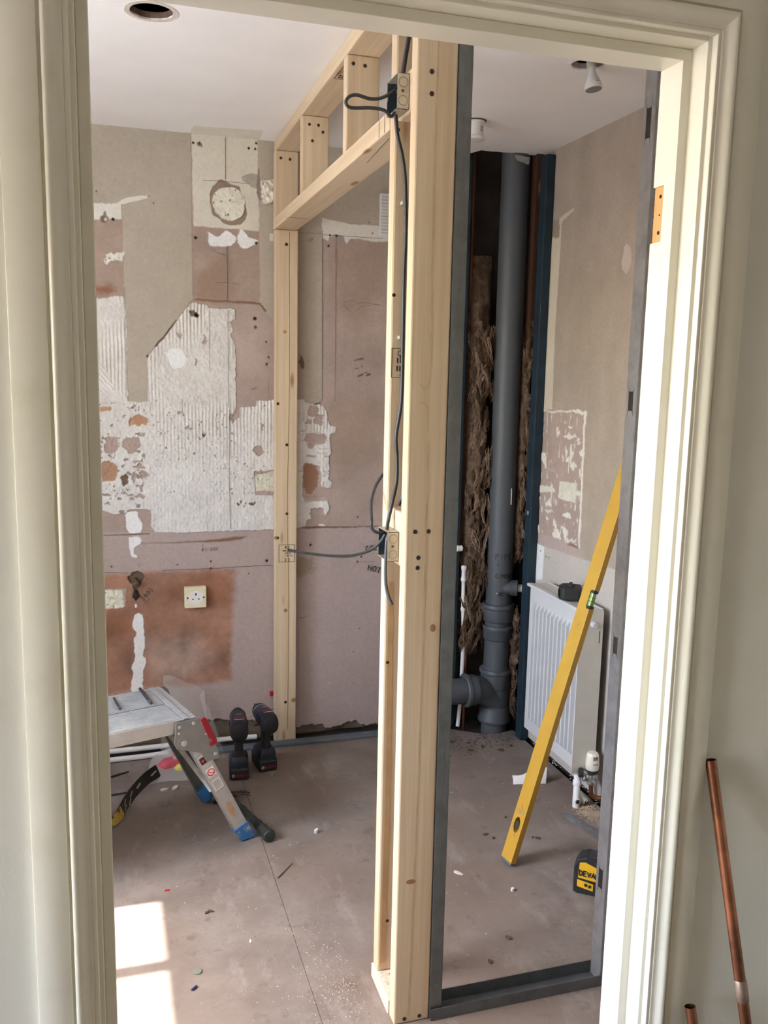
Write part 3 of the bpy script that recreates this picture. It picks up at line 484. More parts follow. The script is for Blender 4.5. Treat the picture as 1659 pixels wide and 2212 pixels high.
(None,'RED',[(1.001,0.742),(1.0,0.739),(0.997,0.738),(0.994,0.739),(0.993,0.742),(0.994,0.745),(0.997,0.746),(0.999,0.744)],{'jit':0.001,'h':-0.006}),
(None,'BR2',[(0.998,0.932),(0.997,0.929),(0.994,0.929),(0.992,0.93),(0.991,0.932),(0.992,0.934),(0.994,0.935),(0.997,0.934)],{'jit':0.001,'h':-0.006}),
(None,'RED',[(0.391,0.769),(0.389,0.766),(0.386,0.765),(0.383,0.766),(0.382,0.769),(0.383,0.773),(0.386,0.774),(0.389,0.772)],{'jit':0.001,'h':-0.006}),
(None,'RED',[(0.39,0.741),(0.388,0.737),(0.385,0.736),(0.382,0.738),(0.381,0.741),(0.382,0.744),(0.385,0.745),(0.388,0.744)],{'jit':0.001,'h':-0.006}),
(None,'DK',[(0.618,0.762),(0.616,0.757),(0.612,0.756),(0.608,0.758),(0.606,0.762),(0.608,0.766),(0.612,0.768),(0.616,0.766)],{'jit':0.001,'h':-0.006}),
(None,'DK',[(0.006,0.767),(0.006,0.765),(0.004,0.764),(0.002,0.765),(0.001,0.767),(0.002,0.769),(0.004,0.769),(0.006,0.768)],{'jit':0.001,'h':-0.006}),
(None,'DK',[(0.54,0.713),(0.539,0.711),(0.538,0.71),(0.536,0.711),(0.535,0.713),(0.536,0.714),(0.538,0.715),(0.539,0.714)],{'jit':0.001,'h':-0.006}),
(None,'DK',[(0.257,0.763),(0.256,0.761),(0.255,0.761),(0.253,0.761),(0.253,0.763),(0.253,0.764),(0.255,0.765),(0.256,0.764)],{'jit':0.001,'h':-0.006}),
(None,'DK',[(1.011,0.449),(1.01,0.447),(1.009,0.447),(1.007,0.447),(1.007,0.449),(1.007,0.451),(1.009,0.451),(1.01,0.45)],{'jit':0.001,'h':-0.006}),
(None,'DK',[(0.987,0.347),(0.986,0.346),(0.985,0.345),(0.983,0.346),(0.982,0.347),(0.983,0.349),(0.984,0.35),(0.986,0.349)],{'jit':0.001,'h':-0.006}),
(None,'BR2',[(0.992,0.204),(0.991,0.203),(0.989,0.202),(0.988,0.203),(0.987,0.205),(0.988,0.206),(0.989,0.207),(0.991,0.206)],{'jit':0.001,'h':-0.006}),
(None,'WH',[(0.88,0.218),(0.879,0.216),(0.877,0.215),(0.875,0.216),(0.875,0.218),(0.875,0.22),(0.877,0.221),(0.879,0.22)],{'jit':0.001,'h':-0.006}),
(None,'BR',[(0.348,2.362),(0.366,2.364),(0.37,2.35),(0.351,2.353)],{'jit':0.003,'h':-0.001}),
(None,'BR',[(0.027,2.071),(0.026,2.065),(0.021,2.06),(0.015,2.057),(0.009,2.056),(0.003,2.059),(-0.001,2.063),(-0.002,2.069),(-0.001,2.075),(0.003,2.08),(0.009,2.083),(0.016,2.083),(0.022,2.081),(0.026,2.076)],{'jit':0.004,'h':-0.002}),
(None,'BR',[(0.023,2.086),(0.022,2.082),(0.02,2.078),(0.018,2.076),(0.015,2.076),(0.013,2.078),(0.011,2.081),(0.011,2.085),(0.012,2.09),(0.013,2.093),(0.016,2.095),(0.018,2.095),(0.021,2.094),(0.022,2.09)],{'jit':0.004,'h':-0.002}),
(None,'WH',[(0.021,2.068),(0.019,2.064),(0.015,2.062),(0.011,2.063),(0.009,2.068),(0.011,2.072),(0.015,2.074),(0.02,2.073)],{'jit':0.001,'h':-0.006}),
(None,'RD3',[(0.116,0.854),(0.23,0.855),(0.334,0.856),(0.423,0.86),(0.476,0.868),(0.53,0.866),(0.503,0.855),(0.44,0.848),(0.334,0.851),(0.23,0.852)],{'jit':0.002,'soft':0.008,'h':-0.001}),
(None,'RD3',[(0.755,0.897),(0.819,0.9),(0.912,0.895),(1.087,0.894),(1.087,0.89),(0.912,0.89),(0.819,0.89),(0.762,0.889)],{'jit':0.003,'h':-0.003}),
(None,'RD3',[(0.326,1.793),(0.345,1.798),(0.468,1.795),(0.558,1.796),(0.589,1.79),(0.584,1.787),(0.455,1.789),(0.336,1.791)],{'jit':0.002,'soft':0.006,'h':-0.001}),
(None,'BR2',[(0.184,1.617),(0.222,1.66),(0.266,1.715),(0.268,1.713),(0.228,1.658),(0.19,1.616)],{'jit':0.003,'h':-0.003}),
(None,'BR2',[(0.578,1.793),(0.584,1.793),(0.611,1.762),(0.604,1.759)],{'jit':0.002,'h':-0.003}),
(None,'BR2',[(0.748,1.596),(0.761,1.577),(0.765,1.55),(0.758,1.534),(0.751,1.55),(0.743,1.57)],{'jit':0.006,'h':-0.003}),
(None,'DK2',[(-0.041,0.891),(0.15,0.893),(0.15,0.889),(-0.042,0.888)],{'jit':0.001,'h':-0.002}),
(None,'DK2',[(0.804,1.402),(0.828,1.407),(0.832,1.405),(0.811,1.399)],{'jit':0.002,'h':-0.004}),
(None,'GY2',[(0.774,1.196),(0.813,1.195),(0.813,1.188),(0.774,1.189)],{'jit':0.003,'h':-0.002}),
(None,'GY2',[(0.851,1.191),(0.869,1.191),(0.869,1.187),(0.851,1.187)],{'jit':0.003,'h':-0.002}),
(None,'GY2',[(0.813,1.205),(0.862,1.204),(0.862,1.203),(0.813,1.203)],{'jit':0.003,'h':-0.002}),
(None,'GY2',[(0.746,1.296),(0.767,1.295),(0.767,1.292),(0.746,1.292)],{'jit':0.003,'h':-0.002}),
(None,'GY2',[(0.737,1.133),(0.757,1.132),(0.757,1.13),(0.737,1.13)],{'jit':0.003,'h':-0.002}),
(None,'GY2',[(0.826,1.222),(0.862,1.221),(0.862,1.22),(0.826,1.22)],{'jit':0.003,'h':-0.002}),
]
RIGHT=[
(None,'BGL',[(3.33,0.84),(3.173,0.852),(2.918,0.861),(2.595,0.873),(2.391,0.879),(2.156,-1.117),(3.04,-2.005)],{'jit':0.003,'mot':0.06}),
('paint_coat','CUR',[(3.289,2.066),(3.268,2.067),(3.186,2.064),(3.177,2.119),(3.169,2.101),(3.173,1.946),(3.182,1.709),(3.172,1.405),(3.292,1.395)],{'jit':0.002,'h':0.001,'mot':0.06}),
(None,'BGS',[(3.28,2.14),(3.193,2.127),(3.186,2.06),(3.281,2.069)],{'jit':0.004,'soft':0.01}),
('skim_band','CUR2',[(3.189,2.132),(3.145,2.143),(3.079,2.154),(3.081,2.144),(3.159,2.12),(3.175,2.101),(3.191,2.111)],{'jit':0.002,'h':0.001}),
('filler_patch','FPK',[(2.728,1.939),(2.722,1.969),(2.707,1.977),(2.68,1.961),(2.671,1.912),(2.693,1.879),(2.723,1.894),(2.732,1.919)],{'jit':0.003,'soft':0.004,'h':0.001}),
(None,'PK',[(3.291,1.39),(2.906,1.399),(2.911,1.354),(2.907,1.231),(2.909,1.133),(2.909,1.017),(2.903,0.901),(2.935,0.895),(3.263,0.897)],{'jit':0.003,'h':-0.002,'mot':0.12,'fleck':2}),
(None,'PKM',[(3.263,0.893),(3.104,0.901),(2.922,0.894),(2.918,0.86),(3.173,0.852),(3.267,0.852)],{'jit':0.003,'h':-0.001}),
(None,'RD3',[(3.004,0.902),(2.923,0.901),(2.922,0.893),(3.003,0.895)],{'jit':0.003,'h':-0.003}),
('tile_adhesive','WC',[(3.283,1.392),(3.156,1.4),(3.037,1.403),(2.952,1.412),(2.906,1.406),(2.907,1.396),(2.925,1.398),(3.03,1.396),(3.156,1.393),(3.259,1.388)],{'jit':0.006,'h':0.002}),
('tile_adhesive','WC',[(2.925,1.397),(2.905,1.398),(2.907,1.231),(2.903,1.068),(2.902,0.895),(2.915,0.902),(2.918,1.099),(2.92,1.295)],{'jit':0.006,'h':0.002}),
('tile_adhesive','WC',[(3.298,1.386),(3.244,1.387),(3.258,1.303),(3.27,1.195),(3.256,0.906),(3.272,0.903)],{'jit':0.008,'h':0.002}),
('tile_adhesive','WC',[(2.97,1.309),(2.979,1.303),(3.004,1.298),(3.035,1.295),(3.061,1.297),(3.071,1.302),(3.062,1.308),(3.037,1.313),(3.006,1.315),(2.98,1.314)],{'jit':0.012,'h':0.002}),
('tile_adhesive','WC',[(2.997,1.242),(2.997,1.221),(3.0,1.207),(3.006,1.206),(3.012,1.219),(3.016,1.241),(3.016,1.262),(3.013,1.276),(3.007,1.276),(3.001,1.264)],{'jit':0.012,'h':0.002}),
('tile_adhesive','WC',[(2.962,1.206),(2.965,1.197),(2.977,1.19),(2.991,1.189),(3.004,1.193),(3.009,1.201),(3.006,1.21),(2.994,1.217),(2.98,1.218),(2.967,1.214)],{'jit':0.012,'h':0.002}),
('tile_adhesive','WC',[(3.014,1.221),(3.016,1.212),(3.022,1.207),(3.031,1.206),(3.038,1.21),(3.041,1.218),(3.04,1.226),(3.033,1.231),(3.025,1.232),(3.018,1.228)],{'jit':0.012,'h':0.002}),
('tile_adhesive','WC',[(3.007,1.345),(3.01,1.34),(3.018,1.336),(3.029,1.335),(3.037,1.338),(3.041,1.342),(3.038,1.347),(3.03,1.351),(3.02,1.352),(3.011,1.349)],{'jit':0.012,'h':0.002}),
('tile_adhesive','WC',[(3.106,1.321),(3.106,1.31),(3.111,1.303),(3.117,1.302),(3.122,1.309),(3.125,1.32),(3.125,1.331),(3.121,1.338),(3.114,1.338),(3.109,1.332)],{'jit':0.012,'h':0.002}),
('tile_adhesive','WC',[(3.198,1.191),(3.198,1.177),(3.203,1.167),(3.209,1.167),(3.215,1.175),(3.219,1.189),(3.218,1.204),(3.214,1.213),(3.208,1.214),(3.201,1.206)],{'jit':0.012,'h':0.002}),
('tile_adhesive','WC',[(3.216,1.207),(3.218,1.195),(3.226,1.186),(3.236,1.185),(3.245,1.192),(3.25,1.204),(3.248,1.217),(3.24,1.225),(3.23,1.226),(3.221,1.219)],{'jit':0.012,'h':0.002}),
('tile_adhesive','WC',[(2.913,1.257),(2.915,1.251),(2.923,1.247),(2.933,1.246),(2.941,1.248),(2.945,1.254),(2.942,1.26),(2.935,1.264),(2.925,1.265),(2.916,1.262)],{'jit':0.012,'h':0.002}),
('tile_adhesive','WC',[(2.944,1.297),(2.946,1.291),(2.951,1.287),(2.958,1.286),(2.965,1.289),(2.967,1.295),(2.966,1.301),(2.96,1.305),(2.953,1.305),(2.947,1.302)],{'jit':0.012,'h':0.002}),
('tile_adhesive','WC',[(2.982,1.012),(2.987,1.005),(3.004,0.999),(3.025,0.995),(3.042,0.996),(3.05,1.001),(3.044,1.008),(3.027,1.015),(3.006,1.018),(2.989,1.017)],{'jit':0.012,'h':0.002}),
('tile_adhesive','WC',[(3.148,1.031),(3.151,1.024),(3.161,1.018),(3.174,1.016),(3.185,1.019),(3.19,1.025),(3.186,1.033),(3.176,1.039),(3.164,1.041),(3.153,1.038)],{'jit':0.012,'h':0.002}),
('tile_adhesive','WC',[(3.133,1.002),(3.138,0.997),(3.152,0.993),(3.17,0.99),(3.185,0.99),(3.192,0.993),(3.186,0.997),(3.172,1.002),(3.153,1.005),(3.139,1.005)],{'jit':0.012,'h':0.002}),
('tile_adhesive','WC',[(3.153,0.972),(3.155,0.966),(3.161,0.962),(3.17,0.961),(3.177,0.963),(3.18,0.968),(3.178,0.973),(3.171,0.978),(3.163,0.979),(3.156,0.977)],{'jit':0.012,'h':0.002}),
('tile_adhesive','WC',[(3.061,0.919),(3.065,0.909),(3.077,0.901),(3.093,0.898),(3.107,0.902),(3.113,0.91),(3.109,0.92),(3.096,0.928),(3.08,0.931),(3.067,0.927)],{'jit':0.012,'h':0.002}),
('tile_adhesive','WC',[(3.092,0.945),(3.092,0.931),(3.096,0.921),(3.101,0.92),(3.106,0.928),(3.109,0.942),(3.109,0.957),(3.106,0.966),(3.101,0.967),(3.095,0.959)],{'jit':0.012,'h':0.002}),
('tile_adhesive','WC',[(2.994,0.935),(2.996,0.921),(3.006,0.912),(3.018,0.909),(3.029,0.915),(3.035,0.928),(3.032,0.941),(3.023,0.951),(3.01,0.953),(2.999,0.947)],{'jit':0.012,'h':0.002}),
('tile_adhesive','WC',[(2.931,0.919),(2.938,0.914),(2.958,0.909),(2.983,0.904),(3.003,0.902),(3.011,0.904),(3.004,0.909),(2.984,0.915),(2.959,0.92),(2.939,0.921)],{'jit':0.012,'h':0.002}),
('tile_adhesive','WC',[(3.06,1.219),(3.06,1.209),(3.062,1.203),(3.066,1.203),(3.069,1.208),(3.071,1.218),(3.071,1.228),(3.069,1.235),(3.066,1.235),(3.062,1.229)],{'jit':0.012,'h':0.002}),
('tile_adhesive','WC',[(3.041,1.245),(3.041,1.233),(3.044,1.225),(3.048,1.225),(3.052,1.232),(3.055,1.244),(3.055,1.256),(3.052,1.263),(3.048,1.264),(3.043,1.257)],{'jit':0.012,'h':0.002}),
('tile_adhesive','WC',[(3.238,0.92),(3.239,0.911),(3.245,0.905),(3.252,0.903),(3.258,0.908),(3.261,0.916),(3.26,0.925),(3.255,0.931),(3.247,0.932),(3.241,0.928)],{'jit':0.012,'h':0.002}),
('tile_adhesive','WC',[(3.242,1.025),(3.243,1.014),(3.248,1.007),(3.254,1.006),(3.26,1.011),(3.263,1.022),(3.262,1.032),(3.258,1.04),(3.251,1.041),(3.245,1.035)],{'jit':0.012,'h':0.002}),
('filler_patch','WC2',[(3.276,1.093),(3.198,1.096),(3.124,1.098),(3.116,1.085),(3.196,1.069),(3.271,1.053)],{'jit':0.005,'h':0.002}),
('filler_patch','WC2',[(3.081,1.13),(2.95,1.138),(2.948,1.062),(3.035,1.059),(3.081,1.062)],{'jit':0.003,'h':0.003,'bump':0.002,'mot':0.04}),
('filler_patch','WC2',[(2.949,1.111),(2.913,1.113),(2.918,1.095),(2.948,1.091)],{'jit':0.003,'h':0.002}),
('filler_patch','WH2',[(3.27,0.851),(3.18,0.85),(3.185,0.714),(3.274,0.686)],{'jit':0.002,'h':0.001}),
(None,'DK',[(3.16,0.813),(3.161,0.81),(3.165,0.809),(3.168,0.809),(3.17,0.811),(3.169,0.813),(3.165,0.815),(3.162,0.815)],{'jit':0.001,'h':-0.004}),
(None,'DK',[(3.135,0.814),(3.136,0.812),(3.14,0.81),(3.144,0.81),(3.145,0.812),(3.144,0.815),(3.141,0.816),(3.137,0.816)],{'jit':0.001,'h':-0.004}),
(None,'DK',[(3.207,0.827),(3.209,0.824),(3.212,0.822),(3.216,0.823),(3.218,0.825),(3.217,0.827),(3.213,0.829),(3.209,0.829)],{'jit':0.001,'h':-0.004}),
(None,'DK',[(2.731,0.804),(2.732,0.801),(2.735,0.8),(2.738,0.8),(2.74,0.802),(2.739,0.804),(2.736,0.805),(2.733,0.805)],{'jit':0.001,'h':-0.004}),
]
# ------------------------------------------------------------------ setting
YD0, YD1 = 1.098, 1.184       # door wall faces
XR, YB, ZC = 1.68, 3.54, 2.395
JL, JR, JH = -0.0218, 0.788, 1.987   # lining inner faces
m_wall = M('white_emulsion', (.80, .79, .74), .85, var=.03, scale=6, bump=.15, bscale=200)
m_hallwall = M('hall_emulsion', (.72, .715, .66), .85, var=.03, scale=6, bump=.1, bscale=200)
m_ceil = M('ceiling_paint', (.90, .885, .88), .9, var=.03, scale=4, bump=.12, bscale=160)
m_beige = M('beige_emulsion', (.40, .335, .275), .85, var=.05, scale=5, bump=.15, bscale=160)
m_dark = M('bare_blockwork', (.045, .034, .027), .95, var=.5, scale=9, bump=.5, bscale=60)
m_gloss = M('cream_gloss_paint', (.76, .74, .645), .22, var=.02, scale=5, bump=.10, bscale=45, dirt=(.70, .67, .56), dscale=9, d0=.56, d1=.75)
m_stone = M('outdoor_paving', (.42, .40, .36), .9, var=.15, scale=3)
m_sub = M('dark_underfloor', (.04, .033, .028), .95, var=.4)
m_glass = M('clear_glass', (1, 1, 1), .0, trans=1.0, var=0)

def structure(o, **k): o['kind'] = 'structure'; return o

# floor: subfloor with board sheets laid on it
def floor_mat():
    m, n, l, b = nt('dusty_floorboard')
    v = coords(n, l, rnd=False)
    f = noise(n, l, v, 5, 6, .62); f2 = noise(n, l, v, 60, 4, .6); f3 = noise(n, l, v, 1.7, 3, .5); f4 = noise(n, l, v, 14, 7, .7)
    c = ramp(n, l, f, (.165, .136, .120), (.285, .245, .226), .3, .7)
    c = mixc(n, l, ramp(n, l, f3, (0, 0, 0), (.75, .75, .75), .42, .62), c, (.20, .150, .118))
    c = mixc(n, l, ramp(n, l, f4, (0, 0, 0), (.8, .8, .8), .57, .70), c, (.125, .092, .072))
    c = mixc(n, l, ramp(n, l, noise(n, l, coords(n, l, (9, 3, 9), rnd=False), 1.0, 6, .7), (0, 0, 0), (.65, .65, .65), .55, .72), c, (.345, .32, .305))
    c = mixc(n, l, ramp(n, l, f2, (.4, .4, .4), (0, 0, 0), .28, .5), c, (.18, .145, .13))
    l.new(c, b.inputs['Base Color']); b.inputs['Roughness'].default_value = .72
    bumpn(n, l, b, f2, .25, .001); return m
m_floor = floor_mat()
fl = structure(MB().box(XL - .1, 2.0, -1.7, YB + .1, -.12, -.02).box(XH - .1, XL - .1, -1.7, YD1, -.12, -.02).build('floor', m_sub))
MB().box(XL, .4525, YD1 - .02, 3.485, -.02, 0).build('floorboard', m_floor, fl)
fb = MB().prism([(.4540, YD1 - .02), (1.664, YD1 - .02), (1.664, 3.30), (1.66, 3.352), (1.58, 3.335), (1.52, 3.345), (1.44, 3.40), (1.40, 3.43), (1.38, 3.485), (.4540, 3.485)], lambda x, y, z: (x, y, z), -.02, 0)
fb.build('floorboard', m_floor, fl)
MB().box(XH, 1.95, -1.7, YD1 - .0205, -.02, 0).build('hall_floorboard', M('hall_floor', (.26, .19, .13), .6, var=.12), fl)

# ceiling with two round cut-outs and a broken opening around the soil pipe
HOLES = [(.132, 2.405, .052), (1.308, 2.362, .046)]
def circ(cx, cy, r, n=28, j=0.0):
    rn = random.Random(int(cx * 1000)); return [(cx + (r + rn.uniform(-j, j)) * math.cos(2 * PI * k / n), cy + (r + rn.uniform(-j, j)) * math.sin(2 * PI * k / n)) for k in range(n)]
rn = random.Random(5)
edge = [(1.36, YB + .02), (1.385, 3.47), (1.41, 3.40)] + [(1.42 + .023 * k + rn.uniform(-.004, .004), 3.365 + rn.uniform(-.006, .006)) for k in range(11)] + [(XR + .02, 3.345)]
outer = [(XH - .1, -1.7), (2.0, -1.7), (2.0, YD0), (XR + .02, YD0)] + list(reversed(edge)) + [(XL - .1, YB + .02), (XL - .1, YD1), (XH - .1, YD1)]
cl = structure(MB().plate(outer, [circ(h[0], h[1], h[2], 28, .0015) for h in HOLES], lambda x, y, z: (x, y, z), ZC, ZC + .014).build('ceiling', m_ceil))
MB().box(XL - .2, 2.1, YD1, YB + .2, 2.60, 2.70).box(XH - .2, 2.1, -1.8, YD1, 2.60, 2.70).build('sky_block_slab', M('sky_block_slab', (.12, .10, .08), .9), cl)  # unseen slab added above the ceiling to block sky light
MB().box(XL - .1, XR + .02, YB - .17, YB - .16, ZC + .014, 2.6).build('joist', wood('joist_wood', 0, (.16, .10, .06), (.10, .06, .04)), cl)
# cream patch where the hood boxing met the ceiling, and the paint rings of the downlights
MB().prism([(.322, 3.536), (.328, 3.42), (.575, 3.40), (.582, 3.536)], lambda x, y, z: (x, y, z), ZC - .0008, ZC + .002).build('paint_patch', M('cream_ceiling_patch', (.76, .72, .64), .85, var=.05), cl)
for i, h in enumerate(HOLES):
    MB().plate(circ(h[0], h[1], h[2] + (.011 if i else .013), 28, .0012), [circ(h[0], h[1], h[2] + .0005, 28)], lambda x, y, z: (x, y, z), ZC - .0012, ZC + .002).build('plaster_ring', M('hole_rim_plaster', (.62, .56, .50) if i == 0 else (.80, .78, .76), .9) if i == 0 else m_ceil, cl)
    MB().plate(circ(h[0], h[1], h[2] + .003, 28, .0025), [circ(h[0], h[1], h[2] - .002, 28, .002)], lambda x, y, z: (x, y, z), ZC + .003, ZC + .017).build('hole_edge', M('cut_plasterboard', (.15, .09, .065), .95, var=.3, scale=60) if i == 0 else M('pale_cut_plasterboard', (.42, .40, .38), .95), cl)
    MB().box(h[0] - .09, h[0] + .09, h[1] - .09, h[1] + .09, ZC + .056, ZC + .066).build('void_shade_board', m_dark, cl)  # dark board stands in for the shade inside each cut-out

# back wall
m_plaster = vcol_mat('painted_plaster')
wb = structure(MB().box(XL - .1, 1.95, YB + .02, YB + .15, -.1, 2.6).build('wall_back', m_dark))
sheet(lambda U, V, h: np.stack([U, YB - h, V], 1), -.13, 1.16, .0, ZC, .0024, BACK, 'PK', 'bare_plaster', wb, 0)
MB().box(XL, -.13, YB, YB + .02, 0, 2.395).build('plain_plaster', M('plain_pink_plaster', (.45, .34, .28), .9, var=.1, scale=5), wb)
MB().box(1.16, 1.385, YB, YB + .02, 0, 2.395).build('plain_plaster', M('plain_pink_plaster', (.45, .34, .28), .9), wb)
# right wall
wr = structure(MB().box(XR + .02, XR + .12, YD0, YB + .15, -.1, 2.6).build('wall_right', m_dark))
sheet(lambda U, V, h: np.stack([XR - h, U, V], 1), 2.25, 3.305, .012, ZC, .0036, RIGHT, 'BGR', 'bare_plaster', wr, 3, .05)
MB().box(XR, XR + .02, YD1, 2.25, .012, 2.395).build('plain_paint', m_beige, wr)
MB().box(1.648, 1.679, 3.335, 3.38, 1.55, 2.42).build('timber_post', wood('old_timber', 2, (.075, .032, .015), (.045, .018, .009)), wr)
# left (window) wall with two openings, reaching along the hall
def window_wall(name, xw, w, y0, y1):
    b = MB(); x0, x1 = xw - .22, xw
    b.box(x0, x1, y0, w[0], -.1, 2.6); b.box(x0, x1, w[1], y1, -.1, 2.6); b.box(x0, x1, w[0], w[1], -.1, w[2]); b.box(x0, x1, w[0], w[1], w[3], 2.6)
    return structure(b.build(name, m_wall))
window_wall('wall_left', XL, RW, YD1, YB + .15); window_wall('wall_hall_left', XH, HW, -1.7, YD1)
m_upvc = M('white_window_frame', (.85, .85, .83), .3, var=.02)
def window(name, w, mulls, XL):
    x0, x1 = XL - .20, XL - .15; root = None
    b = MB(); e = .004
    b.box(x0, x1, w[0], w[0] + e + .01, w[2], w[3]); b.box(x0, x1, w[1] - e - .01, w[1], w[2], w[3]); b.box(x0, x1, w[0], w[1], w[2], w[2] + .05); b.box(x0, x1, w[0], w[1], w[3] - .012, w[3])
    root = structure(b.build(name, m_upvc))
    for a in mulls: MB().box(x0, x1, a - .024, a + .024, w[2], w[3]).build('mullion', m_upvc, root)
    MB().box(XL - .16, XL + .05, w[0] - .02, w[1] + .02, w[2] - .03, w[2]).build('window_sill', m_upvc, root)
    return root
window('window_1', RW, [2.166, 1.73], XL); window('window_2', HW, [.38], XH)
# door wall
b = MB(); b.box(XH, JL - .03, YD0, YD1, 0, 2.6); b.box(JR + .03, 2.0, YD0, YD1, 0, 2.6); b.box(JL - .03, JR + .03, YD0, YD1, JH + .03, 2.6)
wd = structure(b.build('wall_front', m_hallwall))
# hall shell
structure(MB().box(1.95, 2.05, -1.7, YD0, -.1, 2.6).build('wall_hall_right', M('hall_side_wall', (.62, .60, .53), .85)))
structure(MB().box(XH - .2, 2.0, -1.8, -1.7, -.1, 2.6).build('wall_hall_rear', M('hall_rear_wall', (.40, .38, .32), .85)))
structure(MB().box(-16, XL - .22, -10, 14, -.5, -.25).build('ground', m_stone))

# door lining, stops, architraves
b = MB(); b.box(JL - .03, JL, YD0, YD1, 0, JH + .03); b.box(JR, JR + .03, YD0, YD1, 0, JH + .03); b.box(JL, JR, YD0, YD1, JH, JH + .03)
door = structure(b.build('door_1', m_gloss, bevel=.0015))
YS = 1.132
MB().box(JL, JL + .014, YS, YD1, 0, JH - .015).build('door_stop', m_gloss, door, bevel=.0012)
MB().box(JL, JR, YS, YD1, JH - .015, JH).build('door_stop', m_gloss, door, bevel=.0012)
# right stop with the bare recess left by the strike plate
xs = JR - .014
b = MB(); b.prism([(YS, 0), (YD1, 0), (YD1, 1.733), (1.158, 1.733), (1.158, 1.812), (YD1, 1.812), (YD1, JH - .015), (YS, JH - .015)], lambda y, z, x: (x, y, z), xs, JR)
b.build('door_stop', m_gloss, door)
m_recess = wood('raw_recess_wood', 2, (.62, .36, .14), (.48, .25, .09))
sp = MB().box(xs + .003, JR - .001, 1.158, YD1 - .0005, 1.733, 1.812).build('bare_recess', m_recess, door, label='bare wood strike plate recess')
hb = MB()
for z in (1.747, 1.772, 1.798): hb.lathe([(.0028 if z != 1.772 else .0014, -.0004), (.0028 if z != 1.772 else .0014, .0006)], (xs + .003, 1.169, z), (-1, 0, 0), 10)
hb.build('screw_hole', M('screw_hole_black', (.015, .012, .01), .9), sp)
PROF = [(0, 0), (0, .0095), (.0012, .0112), (.0040, .0118), (.0065, .0108), (.0068, .0125), (.0085, .0130), (.0105, .0128), (.0125, .0132), (.0155, .0150), (.0185, .0178), (.0215, .0203), (.0245, .0214), (.0268, .0210), (.0285, .0192), (.0290, .0162), (.0292, .0095), (.0322, .0093), (.0332, .0148), (.0345, .0156), (.0715, .0150), (.0735, .0138), (.0740, .0120), (.0740, 0)]
def arch(name, side):
    vs = []; n = len(PROF)
    zi = JH + .006
    for s, t in PROF:
        if side == 'l': vs += [(JL - .006 - s, YD0 - t, 0), (JL - .006 - s, YD0 - t, zi + s)]
        elif side == 'r': vs += [(JR + .006 + s, YD0 - t, 0), (JR + .006 + s, YD0 - t, zi + s)]
        else: vs += [(JL - .006 - s, YD0 - t, zi + s), (JR + .006 + s, YD0 - t, zi + s)]
    fs = [(2 * i, 2 * i + 1, 2 * ((i + 1) % n) + 1, 2 * ((i + 1) % n)) for i in range(n)]
    fs += [tuple(2 * i for i in range(n)), tuple(2 * i + 1 for i in reversed(range(n)))]
    return structure(MB().add(vs, fs).build(name, m_gloss, smooth=True))
arch('trim_1', 'l'); arch('trim_2', 'h'); arch('trim_3', 'r')

# ------------------------------------------------------------------ timber partition (one nailed frame)
m_pz, m_py, m_px = wood('pine_upright', 2), wood('pine_along', 1), wood('pine_across', 0)
m_dusty = wood('dusty_pine', 1, (.74, .62, .50), (.66, .52, .40))
m_screw = M('dark_screw', (.06, .045, .035), .45, .6)
m_ink = M('black_ink', (.03, .027, .025), .8)
m_pencil = M('pencil_graphite', (.10, .085, .08), .7)
shear = lambda x, y, z: (x + .012 * (y - 1.8), y, z)
PX0, PX1 = .614, .703
part_ = thing('stud_partition', 'bare pine stud partition with a door opening running back through the room', 'partition', (.66, 1.80, 0))
def timber(name, x0, x1, y0, y1, z0, z1, mat, bev=.003): return MB().box(x0, x1, y0, y1, z0, z1, shear).build(name, mat, part_, bevel=bev)
sA = timber('stud', PX0, PX1, 1.800, 1.838, 0, 2.352, m_pz, .004)
sB = timber('stud', PX0, PX1, 1.945, 1.983, .038, 2.352, m_pz, .005)
bp = timber('bottom_plate', PX0 - .004, PX1 - .004, 1.8385, 1.985, 0, .038, m_dusty)
tp = timber('top_plate', PX0 + .002, PX1 + .002, 1.80, 3.525, 2.353, 2.393, m_py)
sC = timber('stud', PX0, PX1, 3.482, 3.520, 0, 2.065, m_pz, .004)
sD = timber('cripple_stud', PX0 - .001, PX1 - .001, 3.484, 3.522, 2.109, 2.352, m_pz)
c1 = timber('cripple_stud', PX0 + .003, PX1 + .003, 2.987, 3.025, 2.109, 2.352, m_pz)
c2 = timber('cripple_stud', PX0 + .002, PX1 + .002, 2.392, 2.430, 2.109, 2.352, m_pz)
hd = timber('header', PX0 - .002, PX1 - .004, 1.9835, 3.522, 2.066, 2.1085, m_py)
n1_ = timber('noggin', .6195, .700, 1.8385, 1.9445, 1.106, 1.229, m_py, .005)
n2_ = timber('noggin', .6195, .700, 1.8385, 1.9445, 2.075, 2.160, m_py, .005)
def screws(par, pts, y, r=.0042):
    for x, z in pts:
        o = MB().lathe([(r * 1.25, -.0002), (r * 1.2, .0006), (r * .8, .0007), (r * .35, .0012)], (x, y, z), (0, -1, 0), 10).build('screw', m_screw, par)
screws(sA, [(.646, 2.138), (.647, 2.096), (.636, 1.195), (.667, 1.195), (.645, 1.137), (.644, 1.114), (.641, .012), (.679, .012)], 1.800)
screws(sB, [(.624, 2.059), (.626, .852), (.640, .175), (.622, 1.708)], 1.945, .0035)
screws(sC, [(.677, 2.011), (.681, 1.242), (.682, .965), (.679, .172), (.645, .868), (.645, 1.404)], 3.482, .005)
screws(c1, [(.655, 2.325), (.685, 2.325), (.665, 2.275), (.700, 2.305)], 2.987, .004)
screws(c2, [(.640, 2.330), (.672, 2.328)], 2.392, .004)
screws(sD, [(.655, 2.325), (.690, 2.323)], 3.484, .0045)
